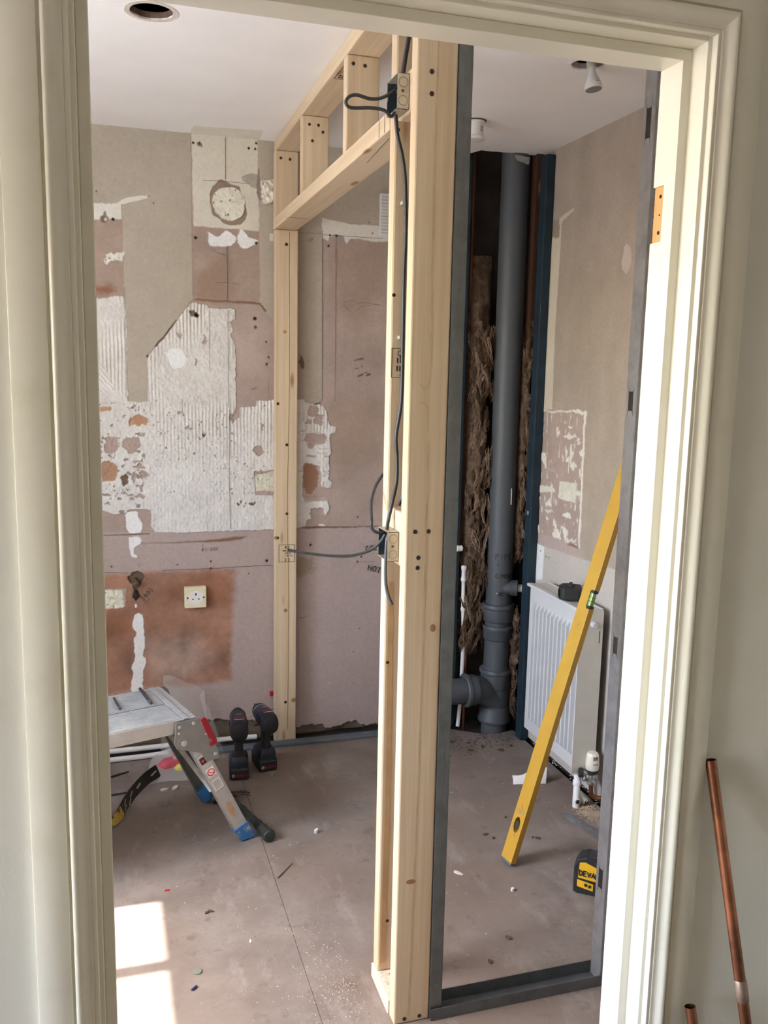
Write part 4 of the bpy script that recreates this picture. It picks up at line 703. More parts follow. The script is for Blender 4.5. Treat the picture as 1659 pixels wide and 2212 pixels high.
# grading stamps: upside down on the back stud, part hidden on the inner stud, and on the plate soffit
def stamp_back():
    b = MB(); N = (0, -1, 0); y = 3.4818
    fr = [(.650, y, .838), (.713, y, .838), (.713, y, .768), (.650, y, .768), (.650, y, .838)]
    stroke(b, fr, N, .0016)
    u, v = (-1, 0, 0), (0, 0, -1)
    write(b, 'C16', (.692, y, .832), u, v, .009, N, .0016); write(b, 'DRY GRADED', (.704, y, .816), u, v, .0045, N, .0009); write(b, 'KD 225', (.698, y, .806), u, v, .0045, N, .0009)
    write(b, 'EN14081', (.704, y, .795), u, v, .0045, N, .0009)
    for k in (0, 1):
        cx = .693 - k * .014; stroke(b, [(cx - .008 + .008 * math.cos(a) * 1.0, y, .776 + .0075 * math.sin(a)) for a in np.linspace(-1.3, 1.3, 9)], N, .0018)
    stroke(b, [(.672, y, .776), (.681, y, .776)], N, .0016)
    b.build('grade_stamp', m_ink, sC, label='inked C16 grading stamp printed upside down')
stamp_back()
b = MB(); N = (0, -1, 0); y = 1.9448
stroke(b, [(.650, y, 1.591), (.620, y, 1.591), (.620, y, 1.526), (.650, y, 1.526)], N, .0012)
for k, (a, h) in enumerate([(.634, .012), (.641, .018), (.647, .010)]): stroke(b, [(a, y, 1.558), (a, y, 1.558 + h)], N, .003); stroke(b, [(a - .001, y, 1.540), (a - .001, y, 1.552)], N, .003)
write(b, '2', (.640, y, 1.531), (1, 0, 0), (0, 0, 1), .009, N, .0016)
write(b, '4', (.632, y, 1.570), (1, 0, 0), (0, 0, 1), .009, N, .0016)
stroke(b, [(.640 + .006 * math.cos(a), y, 1.580 + .006 * math.sin(a)) for a in np.linspace(0, 2 * PI, 10)], N, .0014)
b.build('grade_stamp', m_ink, sB)
b = MB(); N = (0, 0, -1); z = 2.3528
stroke(b, [(.640, 2.46, z), (.640, 2.60, z), (.690, 2.60, z), (.690, 2.46, z)], N, .0016)
for k in range(5): write(b, ['TR DG', 'KD 18', 'C16 DRY', 'EN 14', 'SPF'][k], (.648 + k * .008, 2.59, z), (0, -1, 0), (1, 0, 0), .006, N, .0011)
b.build('grade_stamp', m_ink, tp)
b = MB()
stroke(b, [(.635, 2.05, 2.0655), (.655, 2.30, 2.0655)], (0, 0, -1), .001); stroke(b, [(.62, 3.2, 2.0655), (.70, 3.205, 2.0655)], (0, 0, -1), .0012)
b.build('pencil_mark', m_pencil, hd)
b = MB()
for yy in (2.015, 2.06): stroke(b, [(PX0 - .0025 + .012 * (yy - 1.8), yy, 2.068), (PX0 - .0025 + .012 * (yy - 1.8), yy, 2.107)], (-1, 0, 0), .0015)
b.build('pencil_mark', m_pencil, hd)
b = MB(); stroke(b, curve([(.688, 3.4815, 2.06), (.690, 3.4815, 1.5), (.684, 3.4815, 1.0), (.690, 3.4815, .6), (.688, 3.4815, .05)], 5), (0, -1, 0), .0013); b.build('drying_crack', M('wood_crack', (.22, .13, .07), .9), sC)
m_heart = M('grain_streak', (.57, .42, .26), .7, var=.15)
b = MB(); stroke(b, curve([(.660, 1.7998, 2.3), (.657, 1.7998, 1.9), (.661, 1.7998, 1.56), (.651, 1.7998, 1.505), (.638, 1.7998, 1.515)], 6), (0, -1, 0), .0045, .0003)
stroke(b, curve([(.640, 1.7998, 1.475), (.655, 1.7998, 1.465), (.659, 1.7998, 1.40), (.661, 1.7998, 1.1), (.660, 1.7998, .7), (.655, 1.7998, .3), (.650, 1.7998, .02)], 6), (0, -1, 0), .0045, .0003)
b.build('grain_streak', m_heart, sA)
b = MB(); stroke(b, curve([(.631, 1.9448, 1.05), (.632, 1.9448, .8), (.634, 1.9448, .55), (.632, 1.9448, .3), (.630, 1.9448, .06)], 5), (0, -1, 0), .013, .0003); b.build('heartwood_streak', M('heartwood_streak', (.56, .36, .18), .65, var=.12), sB)
m_knot = M('pine_knot', (.36, .19, .09), .65, var=.25, scale=80)
for x, z, rx, rz, nm in [(.684, .975, .007, .009, 0), (.648, .366, .012, .006, 0)]:
    b = MB(); b.prism([(x + rx * math.cos(a), z + rz * math.sin(a)) for a in np.linspace(0, 2 * PI, 13)[:-1]], lambda p, q, d: (p, d, q), 1.7994, 1.803); b.build('knot', m_knot, sA)
for x, z, r in [(.713, .178, .010), (.678, .565, .008), (.672, 1.682, .007), (.640, .868, .008)]:
    MB().prism([(x + r * math.cos(a), z + r * math.sin(a)) for a in np.linspace(0, 2 * PI, 13)[:-1]], lambda p, q, d: (p, d, q), 3.4813, 3.49).build('knot', m_knot, sC)

# ------------------------------------------------------------------ steel stud frame
m_galv = M('galvanised_steel', (.175, .185, .18), .42, .55, var=.12, scale=30, dirt=(.12, .127, .123), dscale=14, d0=.5, d1=.7)
m_galv_d = M('galvanised_track', (.15, .16, .165), .5, .6, var=.15, scale=24, dirt=(.10, .105, .105), dscale=9, d0=.5, d1=.7)
sf = thing('steel_stud_frame', 'grey galvanised steel stud frame and floor track beside the pine stud', 'frame', (.95, 1.80, 0))
T = .0012
def cstud(xw, dirn, y0, y1, z0, z1, fl_, cut, m_galv=m_galv):
    web = MB(); out = [(y0, z0), (y1, z0), (y1, z1), (y0, z1)]; hs = []
    ym = (y0 + y1) / 2 + .002
    for zc, hh in cut:
        a, c = .0075, .013
        hs.append([(ym - a, zc - hh * .62), (ym - a * .2, zc - hh * .62), (ym, zc - hh * .62), (ym + a, zc - hh * .62), (ym + c, zc - hh), (ym + a * 1.3, zc - hh * .55), (ym + a * 1.3, zc + hh * .55), (ym + c, zc + hh), (ym + a, zc + hh * .62), (ym - a, zc + hh * .62), (ym - c, zc + hh), (ym - a * 1.3, zc + hh * .55), (ym - a * 1.3, zc - hh * .55), (ym - c, zc - hh)])
    web.plate(out, hs, lambda y, z, d: (d, y, z), xw - T / 2, xw + T / 2)
    s = web.build('stud', m_galv, sf)
    f = MB()
    for ya, yb, lip in ((y0 - T, y0, 1), (y1, y1 + T, -1)):
        f.box(min(xw, xw + dirn * fl_), max(xw, xw + dirn * fl_), ya, yb, z0, z1)
        xe = xw + dirn * fl_; f.box(xe - T / 2, xe + T / 2, min(ya, ya + lip * .007), max(yb, yb + lip * .007), z0, z1)
    # shallow rib pressed along the flange facing the doorway
    f.box(xw + dirn * fl_ * .48, xw + dirn * fl_ * .52, y0 - T - .0006, y0 - T, z0, z1)
    f.build('flange', m_galv, s)
    return s
stL = cstud(.7042, 1, 1.797, 1.841, .004, ZC - .002, .0285, [])
stR = cstud(1.167, 1, 1.797, 1.841, .004, ZC - .002, .042, [(2.095, .052), (1.482, .036), (.892, .034), (.278, .042)], M('galvanised_lit', (.36, .36, .365), .38, .6, var=.10, scale=30, dirt=(.26, .26, .26), dscale=14, d0=.5, d1=.7))  # paler copy of the steel; light on its left-facing web is in the colour
b = MB(); b.box(.7042, 1.62, 1.789, 1.846, .0005, .0025); b.box(.7042, 1.62, 1.7885, 1.7905, .0005, .030); b.box(.7042, 1.62, 1.8445, 1.8465, .0005, .034)
b.build('floor_track', m_galv_d, sf)
b = MB(); b.box(.7042, 1.62, 1.787, 1.848, ZC - .0035, ZC - .001); b.box(.7042, 1.62, 1.7865, 1.788, ZC - .03, ZC - .001); b.box(.7042, 1.62, 1.8465, 1.848, ZC - .03, ZC - .001)
b.build('ceiling_track', m_galv_d, sf)
MB().prism([(.955, 1.800), (.962, 1.812), (.978, 1.815), (.984, 1.806), (.972, 1.799)], lambda x, y, z: (x, y, z), .0025, .0045).build('paint_flake', M('pale_flake', (.55, .56, .55), .8), sf)
m_print = M('faint_metal_print', (.15, .15, .15), .7)
b = MB(); write(b, 'IIIIIC STEEL 50X32 40 1200N COATED 15 LINE 12/11/07 06:50 CE 08 10 0500', (.7135, 1.7954, 1.98), (0, 0, -1), (1, 0, 0), .0085, (0, -1, 0), .0013, .6, .45); b.build('roll_print', m_print, stL)
b = MB(); write(b, '50 C STUD 12/11/07 07:10 CE 08 10 0500 STEEL', (1.176, 1.7954, 2.12), (0, 0, -1), (1, 0, 0), .0085, (0, -1, 0), .0013, .6, .9); b.build('roll_print', m_print, stR)

# ------------------------------------------------------------------ galvanised back boxes and cables
m_box = M('galvanised_box', (.56, .52, .42), .5, .55, var=.12, scale=40)
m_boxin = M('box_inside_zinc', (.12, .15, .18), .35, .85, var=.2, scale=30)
def back_box(label, z0, z1, y0, y1):
    x0, x1 = .5935, .6188; zc = (z0 + z1) / 2; yc = (y0 + y1) / 2
    t = thing('metal_back_box', label, 'back box', (x1, yc, zc), group='galvanised back boxes')
    w = MB(); w.box(x0, x1, y0, y0 + T, z0, z1); w.box(x0, x1, y1 - T, y1, z0, z1); w.box(x0, x1, y0, y1, z0, z0 + T); w.box(x0, x1, y0, y1, z1 - T, z1)
    w.build('side_wall', m_box, t)
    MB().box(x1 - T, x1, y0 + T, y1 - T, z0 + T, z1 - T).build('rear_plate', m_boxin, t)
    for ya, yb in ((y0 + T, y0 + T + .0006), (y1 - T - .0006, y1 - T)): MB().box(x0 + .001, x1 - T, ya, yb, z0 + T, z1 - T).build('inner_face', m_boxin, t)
    for dz in (-.018, .018):
        ko = MB().lathe([(.0104, .0002), (.0104, .0008), (.0090, .0008), (.0090, .0002), (.0104, .0002)], ((x0 + x1) / 2, y0, zc + dz), (0, -1, 0), 20, caps=False).build('knockout', M('zinc_edge', (.30, .27, .20), .5, .4), t)
    MB().lathe([(.0032, -.0002), (.0032, .0006)], ((x0 + x1) / 2 - .001, y0, zc + .001), (0, -1, 0), 10).build('screw_hole', m_boxin, t)
    for ya in (y0 + .004, y1 - .010): MB().box(x0, x0 + T, ya, ya + .006, zc - .004, zc + .004).build('fixing_lug', m_boxin, t)
    return t
back_box('galvanised back box high on the pine stud near the door head', 2.078, 2.149, 1.862, 1.936)
back_box('galvanised back box at waist height on the pine stud', 1.117, 1.184, 1.862, 1.936)
m_cable = M('grey_black_cable_sheath', (.035, .037, .042), .42, var=.15, scale=60)
m_cable_g = M('grey_cable_sheath', (.085, .09, .095), .45, var=.15, scale=60)
def cable(name, label, pts, r=.0036, mat=None, flat=1.0):
    return tag(MB().tube(curve(pts, 8), r, 10, flat=flat).build(name, mat or m_cable, smooth=True), label, 'cable', 'black cables in the stud wall')
cable('electric_cable', 'black cable dropping from the ceiling into the upper back box', [(.640, 1.90, 2.35), (.630, 1.893, 2.26), (.618, 1.888, 2.19), (.611, 1.885, 2.146), (.608, 1.885, 2.135)], .0048)
cable('electric_cable', 'black cable looped out to the left of the upper back box', [(.607, 1.892, 2.135), (.590, 1.880, 2.116), (.565, 1.880, 2.101), (.541, 1.88, 2.0965), (.511, 1.88, 2.101), (.494, 1.88, 2.095), (.4885, 1.88, 2.083), (.500, 1.88, 2.075), (.541, 1.88, 2.079), (.571, 1.88, 2.077), (.588, 1.885, 2.068), (.600, 1.89, 2.084)], .0036)
cable('electric_cable', 'long black cable running down between the front studs', [(.604, 1.905, 2.082), (.606, 1.905, 2.062), (.612, 1.91, 2.035), (.624, 1.915, 2.00), (.634, 1.92, 1.95), (.640, 1.925, 1.85), (.640, 1.93, 1.75), (.641, 1.93, 1.58), (.640, 1.93, 1.47), (.630, 1.93, 1.395), (.633, 1.93, 1.345), (.630, 1.92, 1.29), (.616, 1.905, 1.245), (.605, 1.90, 1.200), (.603, 1.90, 1.176)], .0042)
cable('electric_cable', 'second black cable beside the long one above the noggin', [(.660, 1.925, 2.34), (.662, 1.93, 2.17), (.664, 1.932, 2.06), (.652, 1.934, 1.95), (.651, 1.934, 1.70), (.655, 1.936, 1.48), (.655, 1.936, 1.38), (.652, 1.936, 1.31), (.648, 1.932, 1.255), (.640, 1.93, 1.2335)], .0040)
cable('electric_cable', 'black cable bowed out around the left edge of the lower stud', [(.650, 1.998, 1.33), (.622, 1.996, 1.30), (.600, 1.985, 1.272), (.580, 1.95, 1.240), (.566, 1.90, 1.207), (.566, 1.895, 1.188), (.577, 1.893, 1.179), (.592, 1.895, 1.177), (.600, 1.90, 1.180)], .0036)
cable('electric_cable', 'black cable stretched left from the lower box across the opening', [(.602, 1.90, 1.178), (.588, 1.90, 1.155), (.565, 1.90, 1.137), (.530, 1.90, 1.128), (.49, 1.90, 1.1265), (.436, 1.90, 1.133), (.373, 1.90, 1.145)], .0034, m_cable_g)
cable('electric_cable', 'grey cable end hanging down below the lower back box', [(.600, 1.872, 1.180), (.5935, 1.868, 1.165), (.5915, 1.868, 1.11), (.593, 1.868, 1.065), (.600, 1.868, 1.035), (.609, 1.868, 1.016)], .0040, m_cable_g)
for z, w in ((1.905, 'upper grey clip pinning the black cable to the inner stud'), (1.615, 'lower grey clip pinning the black cable beside the ink stamp')):
    tag(MB().box(.632, .652, 1.9285, 1.9445, z - .004, z + .004).build('cable_clip', M('grey_clip', (.40, .40, .38), .5), bevel=.001), w, 'clip', 'cable clips')
# ------------------------------------------------------------------ soil stack corner
m_soil = M('grey_soil_pipe', (.075, .083, .093), .5, var=.08, scale=6, bump=.05, bscale=30)
PCX, PCY, PR = 1.590, 3.400, .055
sp_ = thing('soil_pipe', 'grey plastic soil stack with collars and a branch in the back corner', 'pipe', (PCX, PCY, 0))
ctr = lambda z: (PCX + .004 - .006 * z / 2.4 * 1.0, PCY, z)
MB().tube([(PCX, PCY, -.12), (PCX, PCY, .30), (PCX - .003, PCY, 1.2), (PCX - .006, PCY, 2.55)], PR, 32).build('upright_pipe', m_soil, sp_, smooth=True)
def collar(z, h, r=.0655, lipr=.071, up=True):
    prof = [(PR, 0), (r - .004, .003), (r, .010), (r, h - .022), (lipr, h - .016), (lipr, h - .004), (lipr - .003, h), (PR + .001, h)]
    if not up: prof = [(a, h - c) for a, c in reversed(prof)]
    return MB().lathe(prof, (PCX, PCY, z), (0, 0, 1), 32, caps=False).build('collar', m_soil, sp_, smooth=True)
collar(.185, .090); collar(.405, .065, .0625, .066); collar(.485, .080); collar(.035, .075, .066, .071, up=False)
# swept tee body with horizontal branch
MB().lathe([(.060, .095), (.0615, .11), (.0615, .28), (.060, .29)], (PCX, PCY, 0), (0, 0, 1), 32, caps=False).build('tee_body', m_soil, sp_, smooth=True)
br = [(PCX - .005, PCY - .005, .135), (PCX - .05, PCY - .01, .170), (PCX - .095, PCY - .024, .193), (PCX - .14, PCY - .031, .197), (PCX - .17, PCY - .032, .197)]
MB().tube(curve(br, 5), [.058] * 21, 28, caps=False).build('branch_sweep', m_soil, sp_, smooth=True)
bx = PCX - .105
MB().lathe([(.056, 0), (.064, .003), (.066, .01), (.066, .035), (.0715, .040), (.0715, .052), (.068, .056), (.056, .057)], (bx, PCY - .032, .196), (-1, 0, -.01), 32, caps=False).build('branch_collar', m_soil, sp_, smooth=True)
MB().tube([(bx - .03, PCY - .032, .196), (bx - .36, PCY - .045, .192)], .0545, 32).build('branch_pipe', m_soil, sp_, smooth=True)
# boss with white waste stub
MB().lathe([(.028, -.03), (.028, .002), (.034, .006), (.034, .030), (.031, .032), (.018, .030)], (PCX + .03, PCY - .045, .640), (.86, -.42, 0), 26).build('boss', m_soil, sp_, smooth=True)
m_wpipe = M('white_plastic_pipe', (.80, .80, .80), .3, var=.02)
MB().tube([(PCX + .053, PCY - .057, .640), (1.678, PCY - .072, .640)], .0165, 18).build('waste_stub', m_wpipe, sp_, smooth=True, label='white waste pipe stub')
MB().add(*(lambda V: (V, [(0, 1, 2, 3), (7, 6, 5, 4), (0, 4, 5, 1), (1, 5, 6, 2), (2, 6, 7, 3), (3, 7, 4, 0)]))([(PCX - .035, PCY - .0565, 2.385), (PCX + .030, PCY - .0565, 2.380), (PCX + .024, PCY - .0575, 2.352), (PCX - .028, PCY - .0575, 2.366), (PCX - .035, PCY - .054, 2.385), (PCX + .030, PCY - .054, 2.380), (PCX + .024, PCY - .055, 2.352), (PCX - .028, PCY - .055, 2.366)])).build('foil_scrap', M('foil', (.5, .5, .48), .3, .8, var=.3, scale=90), sp_)
b = MB()
def pipew(text, a0, z, h, w=.0022):
    def fn(p):
        a = a0 + (p.x) / .0556; return (PCX - .003 + .0558 * math.sin(a), PCY - .0558 * math.cos(a), z + p.y)
    def emit():
        x = 0
        for ch in text:
            for st in GL.get(ch, []):
                q = [fn(Vector((x + i * .55 * h, j * h, 0))) for i, j in st]
                for p0, p1 in zip(q[:-1], q[1:]): stroke(b, [p0, p1], ((p0[0] + p1[0]) / 2 - PCX, (p0[1] + p1[1]) / 2 - PCY, 0), w)
            x += .8 * h
    emit()
pipew('PIPE', -.75, .765, .024); pipew('+', -.60, .735, .014); pipew('C/MODEM', -.72, .685, .018)
b.build('marker_writing', M('black_marker', (.015, .015, .017), .6), sp_)
b = MB(); pipew('-', -.6, .610, .02, .003); b.build('white_mark', m_wpipe, sp_)
MB().lathe([(.010, -.001), (.010, .004), (.006, .006)], (PCX - .022, PCY - .0535, .618), (-.35, -.95, 0), 8).build('plug', M('dark_plug', (.03, .03, .03), .6), sp_)
b = MB(); stroke(b, [(PCX + .012, PCY - .0545, 1.000), (PCX + .012, PCY - .0545, 1.055), (PCX + .011, PCY - .0545, 1.068)], (.2, -1, 0), .0045, .0015); b.build('paint_dab', m_wpipe, sp_)

m_blue = M('blue_stained_timber', (.005, .020, .036), .7, var=.35, scale=14, dirt=(.007, .028, .026), dscale=4, d0=.5, d1=.7)
t = MB(); t.box(1.641, 1.679, 3.240, 3.290, 0.001, 2.375)
tag(t.build('blue_batten', m_blue, bevel=.004), 'tall blue stained timber batten on the right wall beside the radiator', 'batten')
t = MB(); t.box(1.359, 1.427, 3.462, 3.51, 0.001, 2.384)
tag(t.build('blue_batten', m_blue, bevel=.003), 'tall blue stained timber batten left of the soil stack, part hidden by the steel stud', 'batten')
MB().box(1.638, 1.6405, 3.255, 3.266, .97, .985).build('pale_chip', M('pale_chip', (.30, .36, .36), .7), bpy.data.objects['blue_batten'])

# mineral wool
m_wool = M('brown_mineral_wool', (.115, .070, .042), .95, var=.5, scale=45, bump=.9, bscale=240, dirt=(.22, .15, .10), dscale=22, d0=.52, d1=.72)
m_wool_l = M('pale_wool_fibre', (.25, .17, .12), .95, var=.4, scale=60, bump=.5, bscale=220)
def wool_slab(x0, x1, y0, y1, z0, z1, seed, nx=9, nz=70):
    b = MB(); vs = []; fs = []; rn = random.Random(seed)
    for j in range(nz + 1):
        z = z0 + (z1 - z0) * j / nz
        for i in range(nx + 1):
            u = i / nx; x = x0 + (x1 - x0) * u
            bulge = math.sin(PI * u) ** .5 * min(1, 6 * (1 - j / nz) + .15, 6 * j / nz + .15)
            n = float(fbm(np.array([x * 22 + seed]), np.array([z * 14 + seed]), 4)[0]) - .45
            n2 = float(fbm(np.array([x * 60 + seed]), np.array([z * 40]), 3)[0]) - .5
            vs.append((x + n2 * .012, y1 - (y1 - y0) * max(0.02, bulge * (.75 + 1.1 * n)) + n2 * .012, z + n * .015))
    w = nx + 1
    for j in range(nz):
        for i in range(nx): a = j * w + i; fs.append((a, a + 1, a + 1 + w, a + w))
    k = len(vs)
    vs += [(x0, y1 + .004, z0), (x1, y1 + .004, z0), (x1, y1 + .004, z1), (x0, y1 + .004, z1)]
    b.add(vs, fs); return b
def tufts(n, xr, yr, zr, seed, lr=(.05, .12), wr=(.007, .019)):
    b = MB(); rn = random.Random(seed)
    for k in range(n):
        x, y, z = rn.uniform(*xr), rn.uniform(*yr), rn.uniform(*zr); L = rn.uniform(*lr); w = rn.uniform(*wr)
        ph = rn.uniform(0, 6.28); am = rn.uniform(.004, .012); cu = rn.uniform(9, 24); dr = rn.uniform(-.45, .45); m = 14; P = []
        for i in range(m + 1):
            s = i / m
            P.append((min(max(x + dr * L * (s - .5) + am * math.sin(ph + cu * L * s * 2.2), xr[0] - .004), xr[1] + .006), y - .012 * math.sin(PI * s) - am * .5 * math.cos(ph * 1.7 + cu * L * s * 1.6), z - L * s))
        ns = 6
        for q in range(ns):
            off = Vector((rn.gauss(0, w * .42), rn.gauss(0, w * .22), rn.gauss(0, .008))); f0 = rn.uniform(0, 6.28); rr = rn.uniform(.0016, .0042) * (w / .013); sp = rn.uniform(.4, 1.3)
            Q = [Vector(p) + off * (.35 + sp * abs(math.sin(PI * i / m + .4))) + Vector((.0022 * math.sin(f0 + i * 1.3), .0018 * math.cos(f0 + i * 1.1), 0)) for i, p in enumerate(P)]
            b.tube(Q, [max(.0005, rr * math.sin(PI * min(1, .08 + i / m)) ** .7) for i in range(m + 1)], 6, flat=.6, upv=(0, 1, 0))
    return b
iw = thing('insulation_batt', 'brown mineral wool stuffed between the blue batten and the soil stack', 'insulation', (1.48, 3.50, .25))
wool_slab(1.442, 1.556, 3.462, 3.532, .30, 2.02, 3).build('batt', m_wool, iw, smooth=True)
wool_slab(1.452, 1.535, 3.405, 3.50, .42, 1.36, 8, 9, 60).build('loose_clump', m_wool, iw, smooth=True)
o = tufts(120, (1.445, 1.535), (3.405, 3.45), (.42, 1.74), 11).build('loose_fibre', m_wool, iw, smooth=True, kind='stuff')
o = tufts(34, (1.45, 1.53), (3.395, 3.42), (.55, 1.70), 12, (.06, .14), (.005, .012)).build('pale_fibre', m_wool_l, iw, smooth=True, kind='stuff', label='paler loose strands')
iw2 = thing('insulation_batt', 'brown mineral wool packed right of the soil stack behind the blue batten', 'insulation', (1.655, 3.42, .05))
wool_slab(1.634, 1.674, 3.305, 3.44, .70, 1.74, 21, 7, 50).build('batt', m_wool, iw2, smooth=True)
wool_slab(1.634, 1.674, 3.305, 3.44, .03, .575, 25, 7, 30).build('batt', m_wool, iw2, smooth=True)
tufts(50, (1.636, 1.666), (3.312, 3.355), (.80, 1.76), 22, (.04, .10), (.005, .013)).add(*(lambda t_: (t_.v, t_.f))(tufts(24, (1.636, 1.666), (3.312, 3.355), (.14, .57), 27, (.04, .10), (.005, .013)))).build('loose_fibre', m_wool, iw2, smooth=True, kind='stuff')
tufts(14, (1.638, 1.666), (3.308, 3.325), (.85, 1.74), 23, (.05, .12), (.004, .009)).build('pale_fibre', m_wool_l, iw2, smooth=True, kind='stuff', label='paler loose strands')

m_cu = M('copper_pipe', (.44, .18, .10), .34, .9, var=.2, scale=9, dirt=(.14, .065, .04), dscale=5, d0=.42, d1=.62)
m_cu_d = M('dull_copper', (.16, .065, .03), .55, .4, var=.25, scale=9)
tag(MB().tube([(1.456, 3.515, 2.45), (1.456, 3.512, 1.3), (1.452, 3.51, .78)], .0062, 12).build('copper_pipe', m_cu_d, smooth=True), 'thin dull copper pipe running up the wall left of the soil stack', 'pipe')
tag(MB().tube([(1.466, 3.452, .60), (1.467, 3.45, -.05)], .0062, 12).build('copper_pipe', m_cu, smooth=True), 'short bright copper pipe low down beside the wool, left of the soil stack', 'pipe')
wp = thing('white_water_pipe', 'white plastic water pipe with push-fit coupler standing left of the soil stack', 'pipe', (1.44, 3.42, 0))
MB().tube(curve([(1.443, 3.446, .70), (1.445, 3.446, .55), (1.452, 3.446, .40), (1.450, 3.446, .25), (1.442, 3.435, .12), (1.424, 3.41, .018)], 6), .0085, 14).build('pipe', m_wpipe, wp, smooth=True)
MB().lathe([(.009, 0), (.0125, .004), (.0125, .016), (.010, .020), (.010, .050), (.0125, .054), (.0125, .066), (.009, .070)], (1.4435, 3.446, .655), (0, 0, 1), 18).build('coupler', m_wpipe, wp, smooth=True)
MB().lathe([(.009, 0), (.0115, .003), (.0115, .014), (.009, .017)], (1.446, 3.446, .525), (0, 0, 1), 18).build('clip', m_wpipe, wp, smooth=True)
wt = thing('white_tee_fitting', 'white plastic pipe end poking out of the blue batten left of the soil stack', 'fitting', (1.41, 3.455, .80))
MB().lathe([(.010, 0), (.0135, .002), (.0135, .010), (.011, .012), (.0125, .016), (.0125, .026), (.0085, .028)], (1.405, 3.450, .800), (1, 0, 0), 18).build('body', m_wpipe, wt, smooth=True)
MB().tube([(1.430, 3.450, .80), (1.437, 3.45, .80)], .0095, 12).build('collar', M('dark_rubber', (.02, .02, .022), .6), wt, smooth=True)

# ------------------------------------------------------------------ radiator on the right wall
m_rad = M('white_radiator_enamel', (.58, .59, .60), .3, var=.01)
m_rad_c = M('aged_radiator_enamel', (.60, .58, .52), .4, var=.04)
RY0, RY1, RZ0, RZ1, RX = 2.662, 3.075, .132, .732, 1.556
ra = thing('radiator', 'white ribbed panel radiator hung low on the right wall', 'radiator', (1.61, (RY0 + RY1) / 2, RZ0))
# front panel: pressed flutes
def panel():
    vs = []; nf = 12; ys = [RY0]; m = .030; pitch = (RY1 - RY0 - 2 * m) / nf; prof = [(RY0, 0), (RY0 + m * .8, 0)]
    for k in range(nf):
        a = RY0 + m + pitch * k; prof += [(a, 0), (a + pitch * .10, -.015), (a + pitch * .24, -.0165), (a + pitch * .40, -.015), (a + pitch * .50, 0.0)]
    prof += [(RY1 - m * .8, 0), (RY1, 0)]
    zs = [(RZ0 + .004, 0), (RZ0 + .050, 0), (RZ0 + .068, 1), (RZ1 - .085, 1), (RZ1 - .065, 0), (RZ1 - .004, 0)]
    w = len(prof); fs = []
    for z, g in zs: vs += [(RX + .017 + d * g, y, z) for y, d in prof]
    for j in range(len(zs) - 1):
        for i in range(w - 1): a = j * w + i; fs.append((a, a + 1, a + 1 + w, a + w))
    k = len(vs); vs += [(RX + .022, RY0, RZ0 + .004), (RX + .022, RY1, RZ0 + .004), (RX + .022, RY1, RZ1 - .004), (RX + .022, RY0, RZ1 - .004)]
    fs += [(k, k + 3, k + 2, k + 1)]
    for a, c, d, e in ((0, w * (len(zs) - 1), k + 3, k), (w - 1, w * len(zs) - 1, k + 2, k + 1)): fs.append((a, c, d, e))
    fs.append((0, w - 1, k + 1, k)); fs.append((w * (len(zs) - 1), w * len(zs) - 1, k + 2, k + 3))
    return MB().add(vs, fs)
panel().build('front_panel', m_rad, ra)
MB().box(RX + .085, RX + .094, RY0 + .01, RY1 - .01, RZ0 + .01, RZ1 - .012).build('rear_panel', m_rad, ra)
b = MB(); b.box(RX + .023, RX + .094, RY0 + .02, RY1 - .02, RZ0 + .06, RZ1 - .05); b.build('convector_core', m_rad_c, ra)
b = MB(); b.box(RX, RX + .022, RY0, RY1, RZ1 - .012, RZ1); b.box(RX + .0855, RX + .094, RY0, RY1, RZ1 - .012, RZ1); b.build('top_rim', m_rad, ra, bevel=.003)
tg = MB(); tg.box(RX + .016, RX + .0855, RY0 + .003, RY1 - .003, RZ1 - .006, RZ1 - .003)
tg.build('top_grille', m_rad_c, ra)
sb = MB(); sb.prism([(RX + .001, RZ0 - .004), (RX + .094, RZ0 - .004), (RX + .094, RZ1 - .012), (RX + .088, RZ1 - .001), (RX + .006, RZ1 - .001), (RX + .001, RZ1 - .006)], lambda x, z, d: (x, d, z), RY0 - .003, RY0 - .0008)
sd = sb.build('side_panel', m_rad_c, ra)
MB().box(RX + .080, RX + .083, RY0 - .0034, RY0 - .0029, RZ1 - .125, RZ1 - .080).build('slot', M('slot_black', (.02, .02, .02), .9), sd)
MB().lathe([(.012, 0), (.012, .008), (.009, .010), (.009, .014)], (RX + .055, RY0 - .003, RZ1 - .055), (0, -1, 0), 18).build('air_vent', m_rad, ra, smooth=True)
# thermostatic valve
m_trv = M('ivory_valve_plastic', (.78, .75, .64), .4, var=.02)
m_chrome = M('dull_chrome', (.50, .50, .49), .28, .9, var=.12, scale=40)
VX, VY = 1.628, 2.640
va = MB().lathe([(.016, 0), (.0185, .004), (.0185, .014), (.013, .018), (.012, .040)], (VX, VY, .090), (0, 0, 1), 20).build('valve_body', m_chrome, ra, smooth=True)
MB().lathe([(.0215, 0), (.0235, .004), (.0245, .020), (.0222, .050), (.0205, .058), (.017, .063), (.012, .064)], (VX, VY, .146), (0, 0, 1), 26).build('thermostatic_head', m_trv, va, smooth=True)
b = MB()
for k in range(4): b.box(VX - .009 + k * .005, VX - .007 + k * .005, VY - .0226, VY - .0205, .187, .200)
b.box(VX - .009, VX + .009, VY - .0240, VY - .0225, .171, .1735)
b.build('vent_slots', M('slot_black', (.02, .02, .02), .9), va)
MB().lathe([(.018, 0), (.020, .004), (.020, .010), (.018, .012)], (VX, VY, .130), (0, 0, 1), 20).build('black_collar', M('dark_rubber', (.02, .02, .022), .6), va, smooth=True)
MB().tube([(VX - .045, VY + .016, .132), (VX, VY, .128)], .0105, 16).build('union', m_chrome, va, smooth=True)
